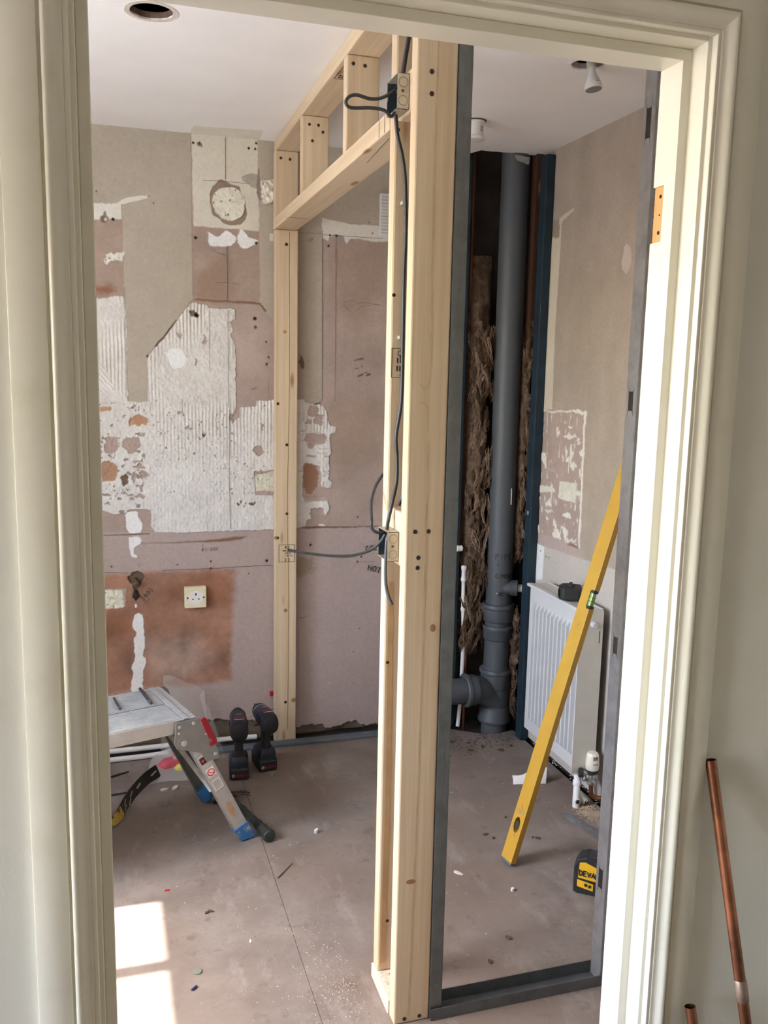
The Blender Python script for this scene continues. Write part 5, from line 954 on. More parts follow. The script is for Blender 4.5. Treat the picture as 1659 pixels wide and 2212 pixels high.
MB().lathe([(.013, 0), (.0175, .003), (.0175, .014), (.013, .016)], (VX - .03, VY + .011, .131), (-1, .35, .05), 18).build('union_nut', M('dark_rubber', (.02, .02, .022), .6), va, smooth=True)
MB().tube(curve([(VX, VY, .098), (VX + .001, VY, .060), (VX + .004, VY - .002, .047), (VX + .014, VY - .010, .040), (VX + .034, VY - .024, .042), (VX + .058, VY - .040, .046)], 6), .0078, 16).build('copper_tail', m_cu, va, smooth=True, label='copper tail pipe')

pf_ = thing('pipe_manifold', 'white plastic pipe fitting with open stub ends rising from the floor below the valve', 'fitting', (1.585, 2.66, 0))
MB().tube(curve([(1.580, 2.655, -.02), (1.582, 2.660, .03), (1.590, 2.672, .075), (1.596, 2.683, .108)], 5), [.0125] * 16, 18).build('upright', m_wpipe, pf_, smooth=True)
MB().lathe([(.0135, 0), (.016, .003), (.016, .018), (.0135, .022)], (1.590, 2.672, .072), (.2, .35, 1), 18).build('collar', m_wpipe, pf_, smooth=True)
MB().tube([(1.590, 2.675, .052), (1.608, 2.668, .030), (1.622, 2.660, .012)], .0115, 18).build('stub', m_wpipe, pf_, smooth=True)
dk = M('open_pipe_end', (.03, .028, .025), .8)
MB().lathe([(.0078, 0), (.0078, .002)], (1.5805, 2.6455, .024), (0, -1, 0), 14).build('open_end', dk, pf_)
MB().lathe([(.0075, 0), (.0075, .002)], (1.620, 2.6525, .013), (.2, -1, 0), 14).build('open_end', dk, pf_)
MB().lathe([(.0115, -.012), (.0115, .0), (.0085, .001)], (1.5805, 2.646, .024), (0, -1, 0), 14).build('stub', m_wpipe, pf_, smooth=True)
MB().lathe([(.0085, 0), (.0105, 0), (.0105, .006), (.0085, .006), (.0085, 0)], (1.615, 2.672, .098), (.3, -1, .2), 16, caps=False).build('ring', m_chrome, pf_, smooth=True)

# tape measure lying on the radiator top
m_blk = M('black_rubber', (.018, .018, .019), .6, var=.2, scale=50)
tm = thing('tape_measure', 'black tape measure lying on top of the radiator', 'tape measure', (1.600, 2.815, RZ1), (0, 0, math.radians(58))); tm.scale = (1.12, 1.12, 1.08)
b = MB(); b.prism([(-.036, -.032), (.030, -.034), (.040, -.022), (.042, .010), (.034, .030), (.008, .037), (-.024, .034), (-.038, .020)], lambda x, y, z: (x, y, z), .001, .044); b.build('case', m_blk, tm, bevel=.006, local=True, segs=3)
b = MB(); b.prism([(.014 * math.cos(a), .014 * math.sin(a)) for a in np.linspace(0, 2 * PI, 17)[:-1]], lambda x, y, z: (x, y, z), .043, .048); b.build('belt_button', m_blk, tm, bevel=.002, local=True)
MB().box(.010, .034, -.006, .006, .0435, .050).build('thumb_lock', m_blk, tm, bevel=.002, local=True)
MB().box(-.030, .026, .0345, .0372, .010, .034).build('side_grip', M('grip_rubber', (.03, .03, .032), .8), tm, bevel=.001, local=True)

# ------------------------------------------------------------------ spirit level leaning on the wall
m_yel = M('yellow_level_paint', (.50, .295, .038), .38, var=.06, scale=12, dirt=(.36, .22, .045), dscale=30, d0=.62, d1=.72)
base = Vector((1.181, 2.375, .008)); topc = Vector((1.655, 2.3675, 1.736)); ax = (topc - base).normalized(); LEN = 1.79
nb = Vector((-.98, -.19, 0)); nb = (nb - ax * nb.dot(ax)).normalized(); eb = ax.cross(nb).normalized()   # broad-face normal, edge direction
if eb.y > 0: eb = -eb
lv = bpy.data.objects.new('spirit_level', None); COL.objects.link(lv); lv.empty_display_size = .05
lv.matrix_world = Matrix(((nb.x, eb.x, ax.x, base.x), (nb.y, eb.y, ax.y, base.y), (nb.z, eb.z, ax.z, base.z), (0, 0, 0, 1)))
tag(lv, 'long yellow box spirit level leaning against the right wall', 'spirit level')
w2, h2 = .0105, .026
VZ0, VZ1 = .850, .910
def box_profile(z0, z1, cut=None):
    b = MB(); b.box(-w2, w2, -h2, h2, z0, z1); return b
b = MB()
# end hole near the foot goes through the broad faces; centre vial window opens on the near edge
hole_ = [(.000 + .0135 * math.cos(a), .125 + .026 * math.sin(a)) for a in np.linspace(0, 2 * PI, 21)[:-1]]
hole2_ = [(.000 + .0135 * math.cos(a), 1.665 + .026 * math.sin(a)) for a in np.linspace(0, 2 * PI, 21)[:-1]]
prof = [(-h2, .006), (-h2, LEN), (h2, LEN), (h2, VZ1), (h2 - .013, VZ1), (h2 - .017, VZ1 - .006), (h2 - .017, VZ0 + .006), (h2 - .013, VZ0), (h2, VZ0), (h2, .006)]
b.plate(prof, [hole_, hole2_], lambda y, z, d: (d, y, z), -w2, w2)
b.build('body', m_yel, lv, bevel=.0008, local=True)
ec = M('blue_grey_end_cap', (.10, .13, .16), .5, var=.1)
for z0, z1 in ((0, .006), (LEN, LEN + .006)): MB().box(-w2 - .0005, w2 + .0005, -h2 - .0005, h2 + .0005, z0, z1).build('end_cap', ec, lv, bevel=.001, local=True)
MB().box(-w2 + .002, w2 - .002, h2 - .0165, h2 - .004, VZ0 + .008, VZ1 - .008).build('vial', M('green_vial', (.22, .38, .08), .15, var=.12, scale=60), lv, bevel=.003, local=True)
for z in (VZ0 + .001, VZ1 - .009): MB().box(-w2 + .0008, w2 - .0008, h2 - .0165, h2 - .001, z, z + .008).build('vial_holder', m_blk, lv, bevel=.001, local=True)
b = MB()
for z in (.874, .886): b.box(-w2 + .0015, w2 - .0015, h2 - .0166, h2 - .0035, z, z + .0012)
b.build('vial_line', m_blk, lv, local=True)
for zc in (.125, 1.665): MB().lathe([(.0125, -w2 + .003), (.0125, w2 - .003)], (0, 0, zc), (1, 0, 0), 18).build('end_vial', M('dark_vial_block', (.045, .04, .025), .35, var=.3), lv, local=True)
b = MB(); 
for dy, z, l, cc in [(.006, .178, .010, 0), (.000, .186, .008, 0), (.006, .088, .006, 0)]: stroke(b, [(w2, dy, z), (w2, dy - .004, z + l)], (1, 0, 0), .0018)
b.build('red_scribble', M('red_paint', (.45, .04, .02), .6), lv, local=True)
b = MB()
for dy, z, l in [(-.010, .160, .012), (-.002, .163, .009), (-.018, .105, .012), (.011, .165, .01)]: stroke(b, [(w2, dy, z), (w2, dy + .006, z + l), (w2, dy - .003, z + l * 1.6)], (1, 0, 0), .0014)
b.build('blue_smudge', M('blue_grey_smudge', (.12, .26, .30), .7), lv, local=True)

# laser level on the floor
m_dw = M('tool_yellow', (.80, .46, .02), .45, var=.05)
ll = thing('laser_level', 'black and yellow laser level on the floor behind the right steel stud', 'laser level', (1.372, 2.165, 0), (0, 0, math.radians(-38)))
b = MB(); b.prism([(-.064, .004), (-.052, 0), (.055, 0), (.060, .02), (.060, .090), (.045, .116), (-.030, .118), (-.052, .108), (-.064, .085)], lambda y, z, d: (y, d, z), -.030, .030)
b.build('housing', m_blk, ll, bevel=.005, local=True, segs=3)
b = MB(); b.prism([(-.050, .052), (.052, .044), (.052, .092), (.010, .090), (-.030, .104), (-.047, .100)], lambda y, z, d: (y, d, z), -.0322, -.0295); b.build('yellow_panel', m_dw, ll, bevel=.001, local=True)
b = MB(); b.prism([(-.052, .024), (-.004, .016), (-.004, .038), (-.052, .046)], lambda y, z, d: (y, d, z), -.0322, -.0295); b.build('button_panel', m_dw, ll, bevel=.001, local=True)
for y, z in ((-.026, .033), (-.014, .0305)): MB().lathe([(.0048, 0), (.0048, .002)], (y, -.032, z), (0, -1, 0), 12).build('button', m_blk, ll, local=True)
b = MB(); write(b, 'DEWALT', (-.046, -.0323, .062), (1, 0, -.07), (0, 0, 1), .015, (0, -1, 0), .0042, .62, .18); b.build('lettering', m_blk, ll, local=True)
MB().box(-.020, .050, -.024, .024, .1165, .121).build('top_switch', M('grip_rubber', (.03, .03, .032), .8), ll, bevel=.002, local=True)
MB().lathe([(.004, 0), (.004, .002)], (.044, -.032, .070), (0, -1, 0), 12).build('lens', M('lens_black', (.01, .01, .01), .1), ll, local=True)

# rule, paper, offcuts on the floor at the right
m_ruler = M('galvanised_strip', (.34, .36, .38), .4, .7, var=.2, scale=40)
rl = thing('metal_strip', 'thin perforated steel strip lying on the floor below the valve', 'strip', (1.53, 2.52, 0))
dirv = Vector((.058, -.170, 0)).normalized(); nv_ = Vector((-dirv.y, dirv.x, 0))
o0 = Vector((1.505, 2.618, 0)); out = []
for s, w in ((0, -.004), (.012, -.019), (.30, -.019), (.30, .019), (.006, .019)): p = o0 + dirv * s + nv_ * w; out.append((p.x, p.y))
holes = []
for k in range(7):
    for w in (-.009, .006):
        p = o0 + dirv * (.075 + k * .026 + (w > 0) * .012) + nv_ * w
        holes.append([(p.x + .0028 * math.cos(a), p.y + .0028 * math.sin(a)) for a in np.linspace(0, 2 * PI, 9)[:-1]])
MB().plate(out, holes, lambda x, y, z: (x, y, z), .0022, .0034).build('strip', m_ruler, rl)
def crumple(nx, ny, fn, th=.0012):
    vs = [fn(i / nx, j / ny) for j in range(ny + 1) for i in range(nx + 1)]; n = len(vs)
    vs2 = [(p[0], p[1], p[2] + th) for p in vs]; w = nx + 1; fs = []
    for j in range(ny):
        for i in range(nx): a = j * w + i; fs += [(a, a + w, a + w + 1, a + 1), (a + n, a + 1 + n, a + w + 1 + n, a + w + n)]
    bd = [i for i in range(nx)] + [j * w + nx for j in range(ny)] + [ny * w + i for i in range(nx, 0, -1)] + [j * w for j in range(ny, 0, -1)]
    fs += [(bd[k], bd[(k + 1) % len(bd)], bd[(k + 1) % len(bd)] + n, bd[k] + n) for k in range(len(bd))]
    return MB().add(vs, fs)
m_paper = M('white_paper', (.82, .82, .81), .9, var=.03)
def pap(u, v):
    x = 1.435 + .125 * u + .02 * v; y = 2.872 + .020 * u * (1 - v) + .055 * v - .045 * u
    z = .0015 + .06 * max(0, math.sin(PI * min(1, v * 1.0)) ** 1) * (.3 + .7 * u) + .010 * math.sin(9 * u + 4 * v) * v * (1 - u * .5)
    return (x, y, max(.0012, z))
tag(crumple(14, 10, pap).build('crumpled_paper', m_paper, smooth=False), 'crumpled white paper on the floor behind the spirit level', 'paper')

# ------------------------------------------------------------------ ceiling lamps
m_lampw = M('white_lamp_plastic', (.74, .73, .72), .35, var=.02)
la = thing('spotlight_bulb', 'white spotlight bulb dangling from a ceiling cut-out at the right', 'lamp', (1.322, 2.362, ZC))
MB().tube([(1.322, 2.370, 2.44), (1.322, 2.368, 2.392)], .0025, 8).build('flex', M('white_flex', (.7, .7, .68), .5), la, smooth=True)
ax_ = (.10, -.10, -1)
MB().lathe([(.0125, 0), (.0135, .002), (.0135, .020), (.011, .022)], (1.321, 2.368, 2.408), ax_, 18).build('lamp_holder', M('lamp_holder_cream', (.60, .56, .46), .5), la, smooth=True)
MB().lathe([(.009, 0), (.0105, .006), (.0110, .012), (.0145, .022), (.0195, .032), (.0235, .042), (.0245, .050), (.0245, .055), (.0225, .0555)], (1.3235, 2.3655, 2.386), ax_, 26).build('bulb', m_lampw, la, smooth=True)
MB().lathe([(.0222, 0), (.0222, .001)], (1.3292, 2.3598, 2.3302), ax_, 26).build('bulb_face', M('bulb_glass', (.22, .21, .21), .15), la)
MB().box(1.3235, 1.3335, 2.3385, 2.3405, 2.347, 2.350).build('print_line', M('grey_print', (.3, .3, .3), .7), la)
lb = thing('ceiling_heat_detector', 'small white ceiling fitting partly hidden behind the steel stud', 'ceiling fitting', (1.238, 2.995, ZC))
MB().lathe([(.034, 0), (.034, .006), (.029, .009), (.029, .050), (.034, .054), (.036, .060), (.034, .064), (.024, .066)], (1.238, 2.995, ZC), (0, 0, -1), 28).build('body', m_lampw, lb, smooth=True)
MB().box(1.247, 1.254, 2.965, 2.9675, 2.355, 2.372).build('window', M('grey_print', (.3, .3, .3), .7), lb)
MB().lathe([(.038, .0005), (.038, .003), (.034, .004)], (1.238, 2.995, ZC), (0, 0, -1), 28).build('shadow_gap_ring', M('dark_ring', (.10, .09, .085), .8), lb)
ve = thing('wall_vent', 'narrow white slotted vent high on the back wall beside the inner stud', 'vent', (1.085, YB, 2.15))
MB().box(1.062, 1.115, YB - .018, YB - .002, 2.072, 2.236).build('frame', m_lampw, ve, bevel=.003)
for k in range(12): MB().box(1.066, 1.112, YB - .0195, YB - .0178, 2.082 + k * .0125, 2.088 + k * .0125).build('slat', M('vent_slat', (.55, .55, .54), .5), ve)
# ------------------------------------------------------------------ wall fittings and writing on the back wall
so = thing('socket_outlet', 'old cream single socket outlet on the red-brown plaster of the back wall', 'socket', (.320, YB, .632))
m_cream = M('yellowed_socket', (.78, .71, .50), .35, var=.06, scale=30); m_sock = M('white_socket_face', (.84, .82, .78), .3, var=.02)
MB().box(.2775, .3625, YB - .022, YB - .001, .5895, .6745).build('pattress', m_cream, so, bevel=.002)
fp = MB().box(.277, .363, YB - .031, YB - .0225, .589, .675).build('faceplate', m_cream, so, bevel=.004, segs=3)
MB().lathe([(.029, -.001), (.029, .0006), (.028, .0008)], (.321, YB - .031, .632), (0, -1, 0), 24).build('clean_disc', m_sock, fp)
b = MB(); b.box(.3185, .3235, YB - .0322, YB - .0305, .641, .651); b.box(.306, .313, YB - .0322, YB - .0305, .6245, .6285); b.box(.329, .336, YB - .0322, YB - .0305, .6245, .6285)
b.build('pin_slot', M('slot_black', (.02, .02, .02), .9), fp)
for x in (.289, .352): MB().lathe([(.0038, 0), (.0036, .0012), (.001, .0013)], (x, YB - .031, .632), (0, -1, 0), 12).build('screw', m_screw, fp)
gs = thing('capped_gas_pipe', 'dark capped gas pipe stub in a rough hole in the back wall', 'pipe stub', (.092, YB, .69))
MB().lathe([(.011, -.01), (.011, .014), (.014, .016), (.014, .026), (.008, .030)], (.092, YB - .004, .705), (0, -1, -.35), 16).build('stub', M('tarnished_brass', (.16, .12, .085), .45, .5, var=.4, scale=60), gs, smooth=True)
MB().lathe([(.010, -.02), (.012, .012), (.006, .016)], (.091, YB - .002, .650), (0, -1, -.6), 14).build('lower_stub', M('dark_iron', (.05, .04, .035), .6, .4), gs, smooth=True)
wm = MB(); Nb = (0, -1, 0); Y = YB - .0035; Yp = YB - .0012
def wl_(pts, w=.0014, y=None): stroke(wm, [(p[0], YB - .0035 if y is None else y, p[1]) for p in pts], Nb, w)
wl_([(0.4541, 2.3919), (0.4538, 2.2417)], 0.0018)
wl_([(0.4575, 1.9972), (0.4584, 1.8853), (0.4573, 1.7953)], 0.002)
wl_([(0.3685, 2.2309), (0.437, 2.2343), (0.5424, 2.2325)], 0.0012)
wl_([(0.4128, 1.8614), (0.4595, 1.8624), (0.5066, 1.8583)], 0.0012)
wl_([(0.1963, 0.7429), (0.2632, 0.7433), (0.386, 0.7412), (0.5069, 0.7439), (0.6348, 0.7445)], 0.0016)
wl_([(-0.0415, 0.7453), (0.0082, 0.7451), (0.0666, 0.7379)], 0.0012)
wl_([(0.8321, 2.0634), (0.9103, 2.0641), (1.0769, 2.0641)], 0.0014)
wl_([(0.8327, 2.0784), (0.8312, 2.0608), (0.8368, 1.4113)], 0.0014)
wl_([(0.7366, 2.0659), (0.8287, 2.068)], 0.001)
wl_([(0.8854, 2.0626), (0.8876, 1.7452), (0.8892, 1.4118)], 0.0011)
wl_([(0.9937, 0.7418), (1.0712, 0.7409)], 0.0012)
wl_([(0.9133, 0.7616), (0.9423, 0.7621), (0.986, 0.7638)], 0.0012)
wl_([(0.3884, 1.7513), (0.3862, 1.5309)], 0.001, YB - .0072)
wl_([(0.4588, 1.7582), (0.4596, 1.385)], 0.0012, YB - .0072)
wl_([(0.4613, 1.3783), (0.4595, 1.1133), (0.4625, 0.9012)], 0.0014, YB - .0072)
wl_([(0.2807, 1.42), (0.2836, 1.334)], 0.001, YB - .0072)
wl_([(0.9174, 1.7956), (0.9349, 1.7864), (0.9525, 1.7707)], 0.0012)
wl_([(0.9699, 1.7779), (1.0012, 1.7957), (1.0539, 1.8044), (1.0753, 1.802)], 0.0012)
wl_([(0.9207, 1.8088), (0.9623, 1.8171), (0.98, 1.8047), (1.0114, 1.811), (1.0681, 1.805)], 0.001)
wl_([(0.6151, 1.4962), (0.6173, 1.4215)], 0.001)
wl_([(0.7469, 0.5152), (0.7612, 0.5135), (0.7773, 0.5168)], 0.0012)
wl_([(0.3541, 0.8448), (0.3515, 0.8131)], 0.0014)
wl_([(0.1054, 0.7786), (0.1072, 0.7606)], 0.0012)
wl_([(0.3929, 1.9852), (0.4222, 1.9704), (0.456, 1.9641)], 0.001)
wm.build('pencil_marks', m_pencil, wb); wm = MB()
write(wm, '300S', (0.1191, Y, 0.6247), (0.048, 0, 0.04720000000000002), (-0.04720000000000002, 0, 0.048), 0.017, Nb, 0.0022, jit=.08)
wl_([(0.1253, 0.6152), (0.1449, 0.6323)], .0022)
write(wm, 'FT 25K', (0.3515, Y, 0.8131), (0.07070000000000004, 0, 0.0040000000000000036), (-0.0040000000000000036, 0, 0.07070000000000004), 0.012, Nb, 0.0014, jit=.08)
write(wm, 'UNIT', (0.5507, Y, 1.4537), (0.031000000000000028, 0, 0.009100000000000108), (-0.009100000000000108, 0, 0.031000000000000028), 0.008, Nb, 0.0012, jit=.08)
write(wm, 'EX', (0.7802, Y, 2.0339), (0.03520000000000001, 0, 0.017999999999999794), (-0.017999999999999794, 0, 0.03520000000000001), 0.01, Nb, 0.0012, jit=.08)
write(wm, 'KITCHEN', (0.9678, Y, 1.5749), (0.04760000000000009, 0, 0.014499999999999957), (-0.014499999999999957, 0, 0.04760000000000009), 0.0065, Nb, 0.0011, jit=.08)
write(wm, 'WALL 25', (0.9736, Y, 1.543), (0.04939999999999989, 0, 0.017900000000000027), (-0.017900000000000027, 0, 0.04939999999999989), 0.0055, Nb, 0.0011, jit=.08)
write(wm, 'UNITS TO', (0.9848, Y, 1.5129), (0.056499999999999884, 0, 0.024700000000000166), (-0.024700000000000166, 0, 0.056499999999999884), 0.0065, Nb, 0.0011, jit=.08)
write(wm, 'HERE', (1.0203, Y, 1.5169), (0.021200000000000108, 0, 0.008800000000000141), (-0.008800000000000141, 0, 0.021200000000000108), 0.006, Nb, 0.0012, jit=.08)
wm.build('pencil_note', m_pencil, wb); wm = MB()
write(wm, 'COLD', (1.0297, Y, 0.789), (0.04789999999999983, 0, 0.0016999999999999238), (-0.0016999999999999238, 0, 0.04789999999999983), 0.021, Nb, 0.0032, jit=.08)
write(wm, 'HOT', (1.0404, Y, 0.7034), (0.0391999999999999, 0, -0.01090000000000002), (0.01090000000000002, 0, 0.0391999999999999), 0.023, Nb, 0.0036, jit=.08)
wm.build('marker_note', m_ink, wb)
tag(MB().box(.622, .640, YB - .012, YB - .002, .185, .206).build('red_plug', M('red_plastic', (.55, .02, .02), .4), bevel=.002), 'small red plastic plug on the back wall beside the back stud', 'plug')
# strip and pipes along the foot of the back wall
tag(MB().box(.30, 1.372, 3.4285, 3.476, .0005, .011).build('floor_strip', M('blue_grey_strip', (.10, .135, .17), .45, var=.2, scale=9, dirt=(.17, .18, .19), dscale=14), bevel=.002), 'flat blue-grey strip lying on the floor along the back wall', 'strip')
tag(MB().tube([(-.6, 3.487, .030), (.10, 3.489, .031), (.46, 3.492, .032), (.56, 3.50, .026)], .0105, 14).build('white_plastic_pipe', m_wpipe, smooth=True), 'upper white plastic pipe running along the foot of the back wall', 'pipe')
tag(MB().tube([(-.6, 3.445, .0118), (.10, 3.452, .0118), (.20, 3.462, .0118)], .0105, 14).build('white_plastic_pipe', m_wpipe, smooth=True), 'lower white plastic pipe on the floor behind the step platform', 'pipe')

# ------------------------------------------------------------------ step platform (local frame: x along deck, y away, origin under its near right corner)
m_alu = M('brushed_aluminium', (.60, .60, .60), .38, .7, var=.1, scale=20, dirt=(.68, .67, .65), dscale=8, d0=.45, d1=.65)
m_deck = M('dusty_ribbed_deck', (.50, .52, .56), .5, .35, var=.12, scale=30, dirt=(.70, .70, .72), dscale=7, d0=.45, d1=.7)
m_plate = M('galvanised_plate', (.33, .34, .33), .45, .7, var=.08, scale=25, dirt=(.60, .52, .40), dscale=20, d0=.66, d1=.72)
m_bluep = M('blue_plastic_foot', (.035, .16, .40), .45, var=.2, scale=40, dirt=(.45, .43, .42), dscale=26, d0=.6, d1=.68)
m_redp = M('red_latch', (.30, .016, .022), .35, var=.08)
ZP = .455
st = thing('step_platform', 'folding aluminium step platform with blue feet standing on the left of the floor', 'step platform', (.250, 2.710, 0), (0, 0, math.radians(17)))
DW = .317
def P(mb, name, mat, **k): par = k.pop('par', st); return mb.build(name, mat, par, local=True, **k)
MB().box(-.98, -.052, -.0 + .1512, .1658, ZP - .010, ZP - .0050).build('groove_strip', M('groove_shade', (.05, .05, .05), .9), st, local=True)  # dark strip stands in for the shade in the gap between deck boards
for y0, y1 in ((.012, .1515), (.1655, .305)):
    b = MB(); b.box(-.98, -.050, y0, y1, ZP - .018, ZP - .002)
    d = P(b, 'deck_board', m_deck, bevel=.001); r_ = MB()
    n = 16
    for k in range(n):
        yy = y0 + .004 + (y1 - y0 - .008) * k / (n - 1); r_.box(-.978, -.052, yy - .0024, yy + .0024, ZP - .002, ZP)
    P(r_, 'rib', m_deck, par=d)
b = MB(); b.box(-.048, -.030, 0, DW, ZP - .006, ZP + .002); b.box(-.030, -.006, .004, DW - .004, ZP - .010, ZP - .003); b.box(-.008, -.004, .002, DW - .002, ZP - .045, ZP - .003)
P(b, 'end_cap', M('grey_channel', (.50, .52, .55), .42, .5, var=.1, scale=30), bevel=.001)
for y0, y1, nm in ((0, .012, 1), (.305, .317, 0)):
    b = MB(); b.box(-.98, -.010, y0, y1, ZP - .043, ZP - .001); b.box(-.98, -.010, y0 - .001 if nm else y1, y0 if nm else y1 + .001, ZP - .030, ZP - .027)
    P(b, 'side_rail', m_alu, bevel=.0015)
# legs
def leg(yo, sgn, near, xt=-.018):
    zt = ZP - .075; xb, zb = .146, .030; dx, dz = xb - xt, zb - zt; L = math.hypot(dx, dz); ux, uz = dx / L, dz / L; px_, pz = -uz, ux
    hw = .0245; yb = yo - sgn * -.014 * -1
    def q(s, w, y): return (xt + ux * s + px_ * w, y - sgn * .014 * s / L, zt + uz * s + pz * w)
    b = MB(); t = .0022
    ya, yb = (yo, yo + .024) if sgn > 0 else (yo - .024, yo)
    yw0, yw1 = (ya, ya + t) if near else (yb - t, yb)
    for w0, w1, y0, y1 in ((-hw, hw, yw0, yw1), (-hw, -hw + t, ya, yb), (hw - t, hw, ya, yb)):
        b.add([q(s, w, y) for y in (y0, y1) for s in (0, L) for w in (w0, w1)], [(0, 1, 3, 2), (4, 6, 7, 5), (0, 4, 5, 1), (2, 3, 7, 6), (0, 2, 6, 4), (1, 5, 7, 3)])
    lg = P(b, 'leg', m_alu if near else M('shaded_aluminium', (.17, .165, .155), .5, .5, var=.2, scale=30), bevel=.0006)  # far leg darker: shade inside its open channel is put into the colour
    f = MB(); vs = []
    for s in (L - .028, L + .040):
        for w in (-hw - .003, hw + .003):
            for y in (ya - .003, yb + .003): vs.append(q(s, w, y))
    zmin = .0008
    vs = [(x, y, max(zmin, z)) if i >= 4 else (x, y, z) for i, (x, y, z) in enumerate(vs)]
    f.add(vs, [(0, 1, 3, 2), (4, 6, 7, 5), (0, 4, 5, 1), (2, 3, 7, 6), (0, 2, 6, 4), (1, 5, 7, 3)])
    P(f, 'foot', m_bluep, par=lg, bevel=.003)
    return lg, q, L, ya
lgN, qN, LN, yaN = leg(-.006, 1, True)
lgF, qF, LF, yaF = leg(DW - .012, 1, False)
# stickers on the near leg
def on(s, w, e=.0006): p = qN(s, w, yaN - e); return p
def sticker(pts, mat, name, e0=.0002, e1=.0009):
    b = MB(); n = len(pts); vs = [qN(s, w, yaN - e1) for s, w in pts] + [qN(s, w, yaN - e0) for s, w in pts]
    b.add(vs, [tuple(range(n)), tuple(reversed(range(n, 2 * n)))] + [(i, (i + 1) % n, (i + 1) % n + n, i + n) for i in range(n)]); return P(b, name, mat, par=lgN)
m_lab = M('silver_label', (.46, .45, .44), .5, var=.05); m_rl = M('label_red', (.62, .03, .03), .5); m_wl = M('label_white', (.80, .77, .74), .5)
rect = lambda s0, s1, w0, w1: [(s0, w0), (s1, w0), (s1, w1), (s0, w1)]
sticker(rect(.060, .205, -.018, .018), m_lab, 'label')
sticker(rect(.066, .090, -.0145, .0145), m_blk, 'label_block', .0009, .0013)
for c in (-.006, .006): sticker([(.078 + .006 * math.cos(a), c + .005 * math.sin(a)) for a in np.linspace(0, 2 * PI, 13)[:-1]], m_rl, 'label_mark', .0013, .0016)
sticker(rect(.112, .145, -.0145, .0145), m_wl, 'label_panel', .0009, .0013)
b = MB(); stroke(b, [qN(.128 + .0115 * math.cos(a), .0115 * math.sin(a), yaN - .0014) for a in np.linspace(0, 2 * PI, 20)], (0, -1, 0), .003); stroke(b, [qN(.121, -.008, yaN - .0014), qN(.136, .008, yaN - .0014)], (0, -1, 0), .0022); P(b, 'prohibition_sign', m_rl, par=lgN)
b = MB(); stroke(b, [qN(*p, yaN - .0014) for p in ((.160, -.014), (.160, .014), (.195, .014), (.195, -.014), (.160, -.014))], (0, -1, 0), .0022); P(b, 'label_frame', m_wl, par=lgN)
sticker([(.255, -.006), (.262, .008), (.285, .010), (.312, .004), (.318, -.002), (.300, -.008), (.275, -.010)], M('dried_glue', (.50, .30, .17), .6, var=.2, scale=60), 'glue_smear')
# hinge plates, latch
def hinge(y0, y1):
    pts = [(-.078, ZP - .002), (.008, ZP - .002), (.020, ZP - .012), (.040, ZP - .060), (.062, ZP - .125), (.066, ZP - .150), (.022, ZP - .152), (.002, ZP - .118), (-.060, ZP - .094), (-.076, ZP - .088), (-.084, ZP - .070)]
    return P(MB().prism(pts, lambda x, z, d: (x, d, z), y0, y1), 'hinge_plate', m_plate, bevel=.001)
hp = hinge(-.0125, -.0095); hinge(DW + .0005, DW + .0035)
for x, z, r in [(-.066, -.018, .005), (-.020, -.014, .006), (.010, -.016, .006), (-.052, -.074, .010), (.034, -.062, .005), (.046, -.092, .006), (.022, -.058, .004), (.052, -.132, .006), (-.068, -.038, .0035)]:
    P(MB().lathe([(r, 0), (r * .95, .0018), (r * .6, .0026), (.001, .0027)], (x, -.0125, ZP + z), (0, -1, 0), 14), 'rivet', m_alu, par=hp, smooth=True)
P(MB().prism([(-.052 + .021 * math.cos(a), ZP - .074 + .021 * math.sin(a)) for a in np.linspace(0, 2 * PI, 25)[:-1]], lambda x, z, d: (x, d, z), -.0133, -.0125), 'hinge_boss', m_plate, par=hp)
b = MB(); b.prism([(.000, ZP - .006), (.008, ZP + .001), (.016, ZP + .000), (.022, ZP - .008), (.054, ZP - .080), (.056, ZP - .094), (.034, ZP - .102), (.029, ZP - .090), (.040, ZP - .084), (.037, ZP - .076), (.028, ZP - .074)], lambda x, z, d: (x, d, z), -.0205, -.0128); P(b, 'latch', m_redp, par=hp, bevel=.0015)
b = MB(); a0, a1 = Vector(qF(.02, -.02, yaF + .004)), Vector(qN(.20, -.022, yaN + .02)); d_ = (a1 - a0); 
b.tube([a0, a1], .008, 8, flat=.25, upv=(0, 1, 0)); P(b, 'brace', M('worn_aluminium', (.38, .37, .35), .5, .5, var=.2, scale=40))

# masonry bits resting on the deck
m_bit = M('dark_tool_steel', (.07, .07, .075), .4, .6, var=.3, scale=90)
def drill_bit(lab, x0, y0, x1, y1, r):
    z = ZP + r + .0004; a, c = Vector((x0, y0, z)), Vector((x1, y1, z)); d = (c - a)
    t = thing('drill_bit', lab, 'drill bit', a, group='drill bits on the step platform')
    n = 40; b = MB()
    b.tube([a + d * (i / n) for i in range(n + 1)], [r * (.75 + .25 * abs(math.sin(i * .9))) if i < n * .72 else r for i in range(n + 1)], 10); b.build('flute', m_bit, t, smooth=True)
    MB().tube([c, c + d.normalized() * .018], [r * 1.15, r * .9], 10).build('shank', M('shank_steel', (.16, .18, .20), .35, .7), t, smooth=True)
    return t
drill_bit('short dark drill bit on the deck nearest the door frame', -.002, 2.926, .013, 2.838, .0038)
drill_bit('longer dark drill bit across the deck groove of the step platform', .083, 2.990, .110, 2.862, .0055)

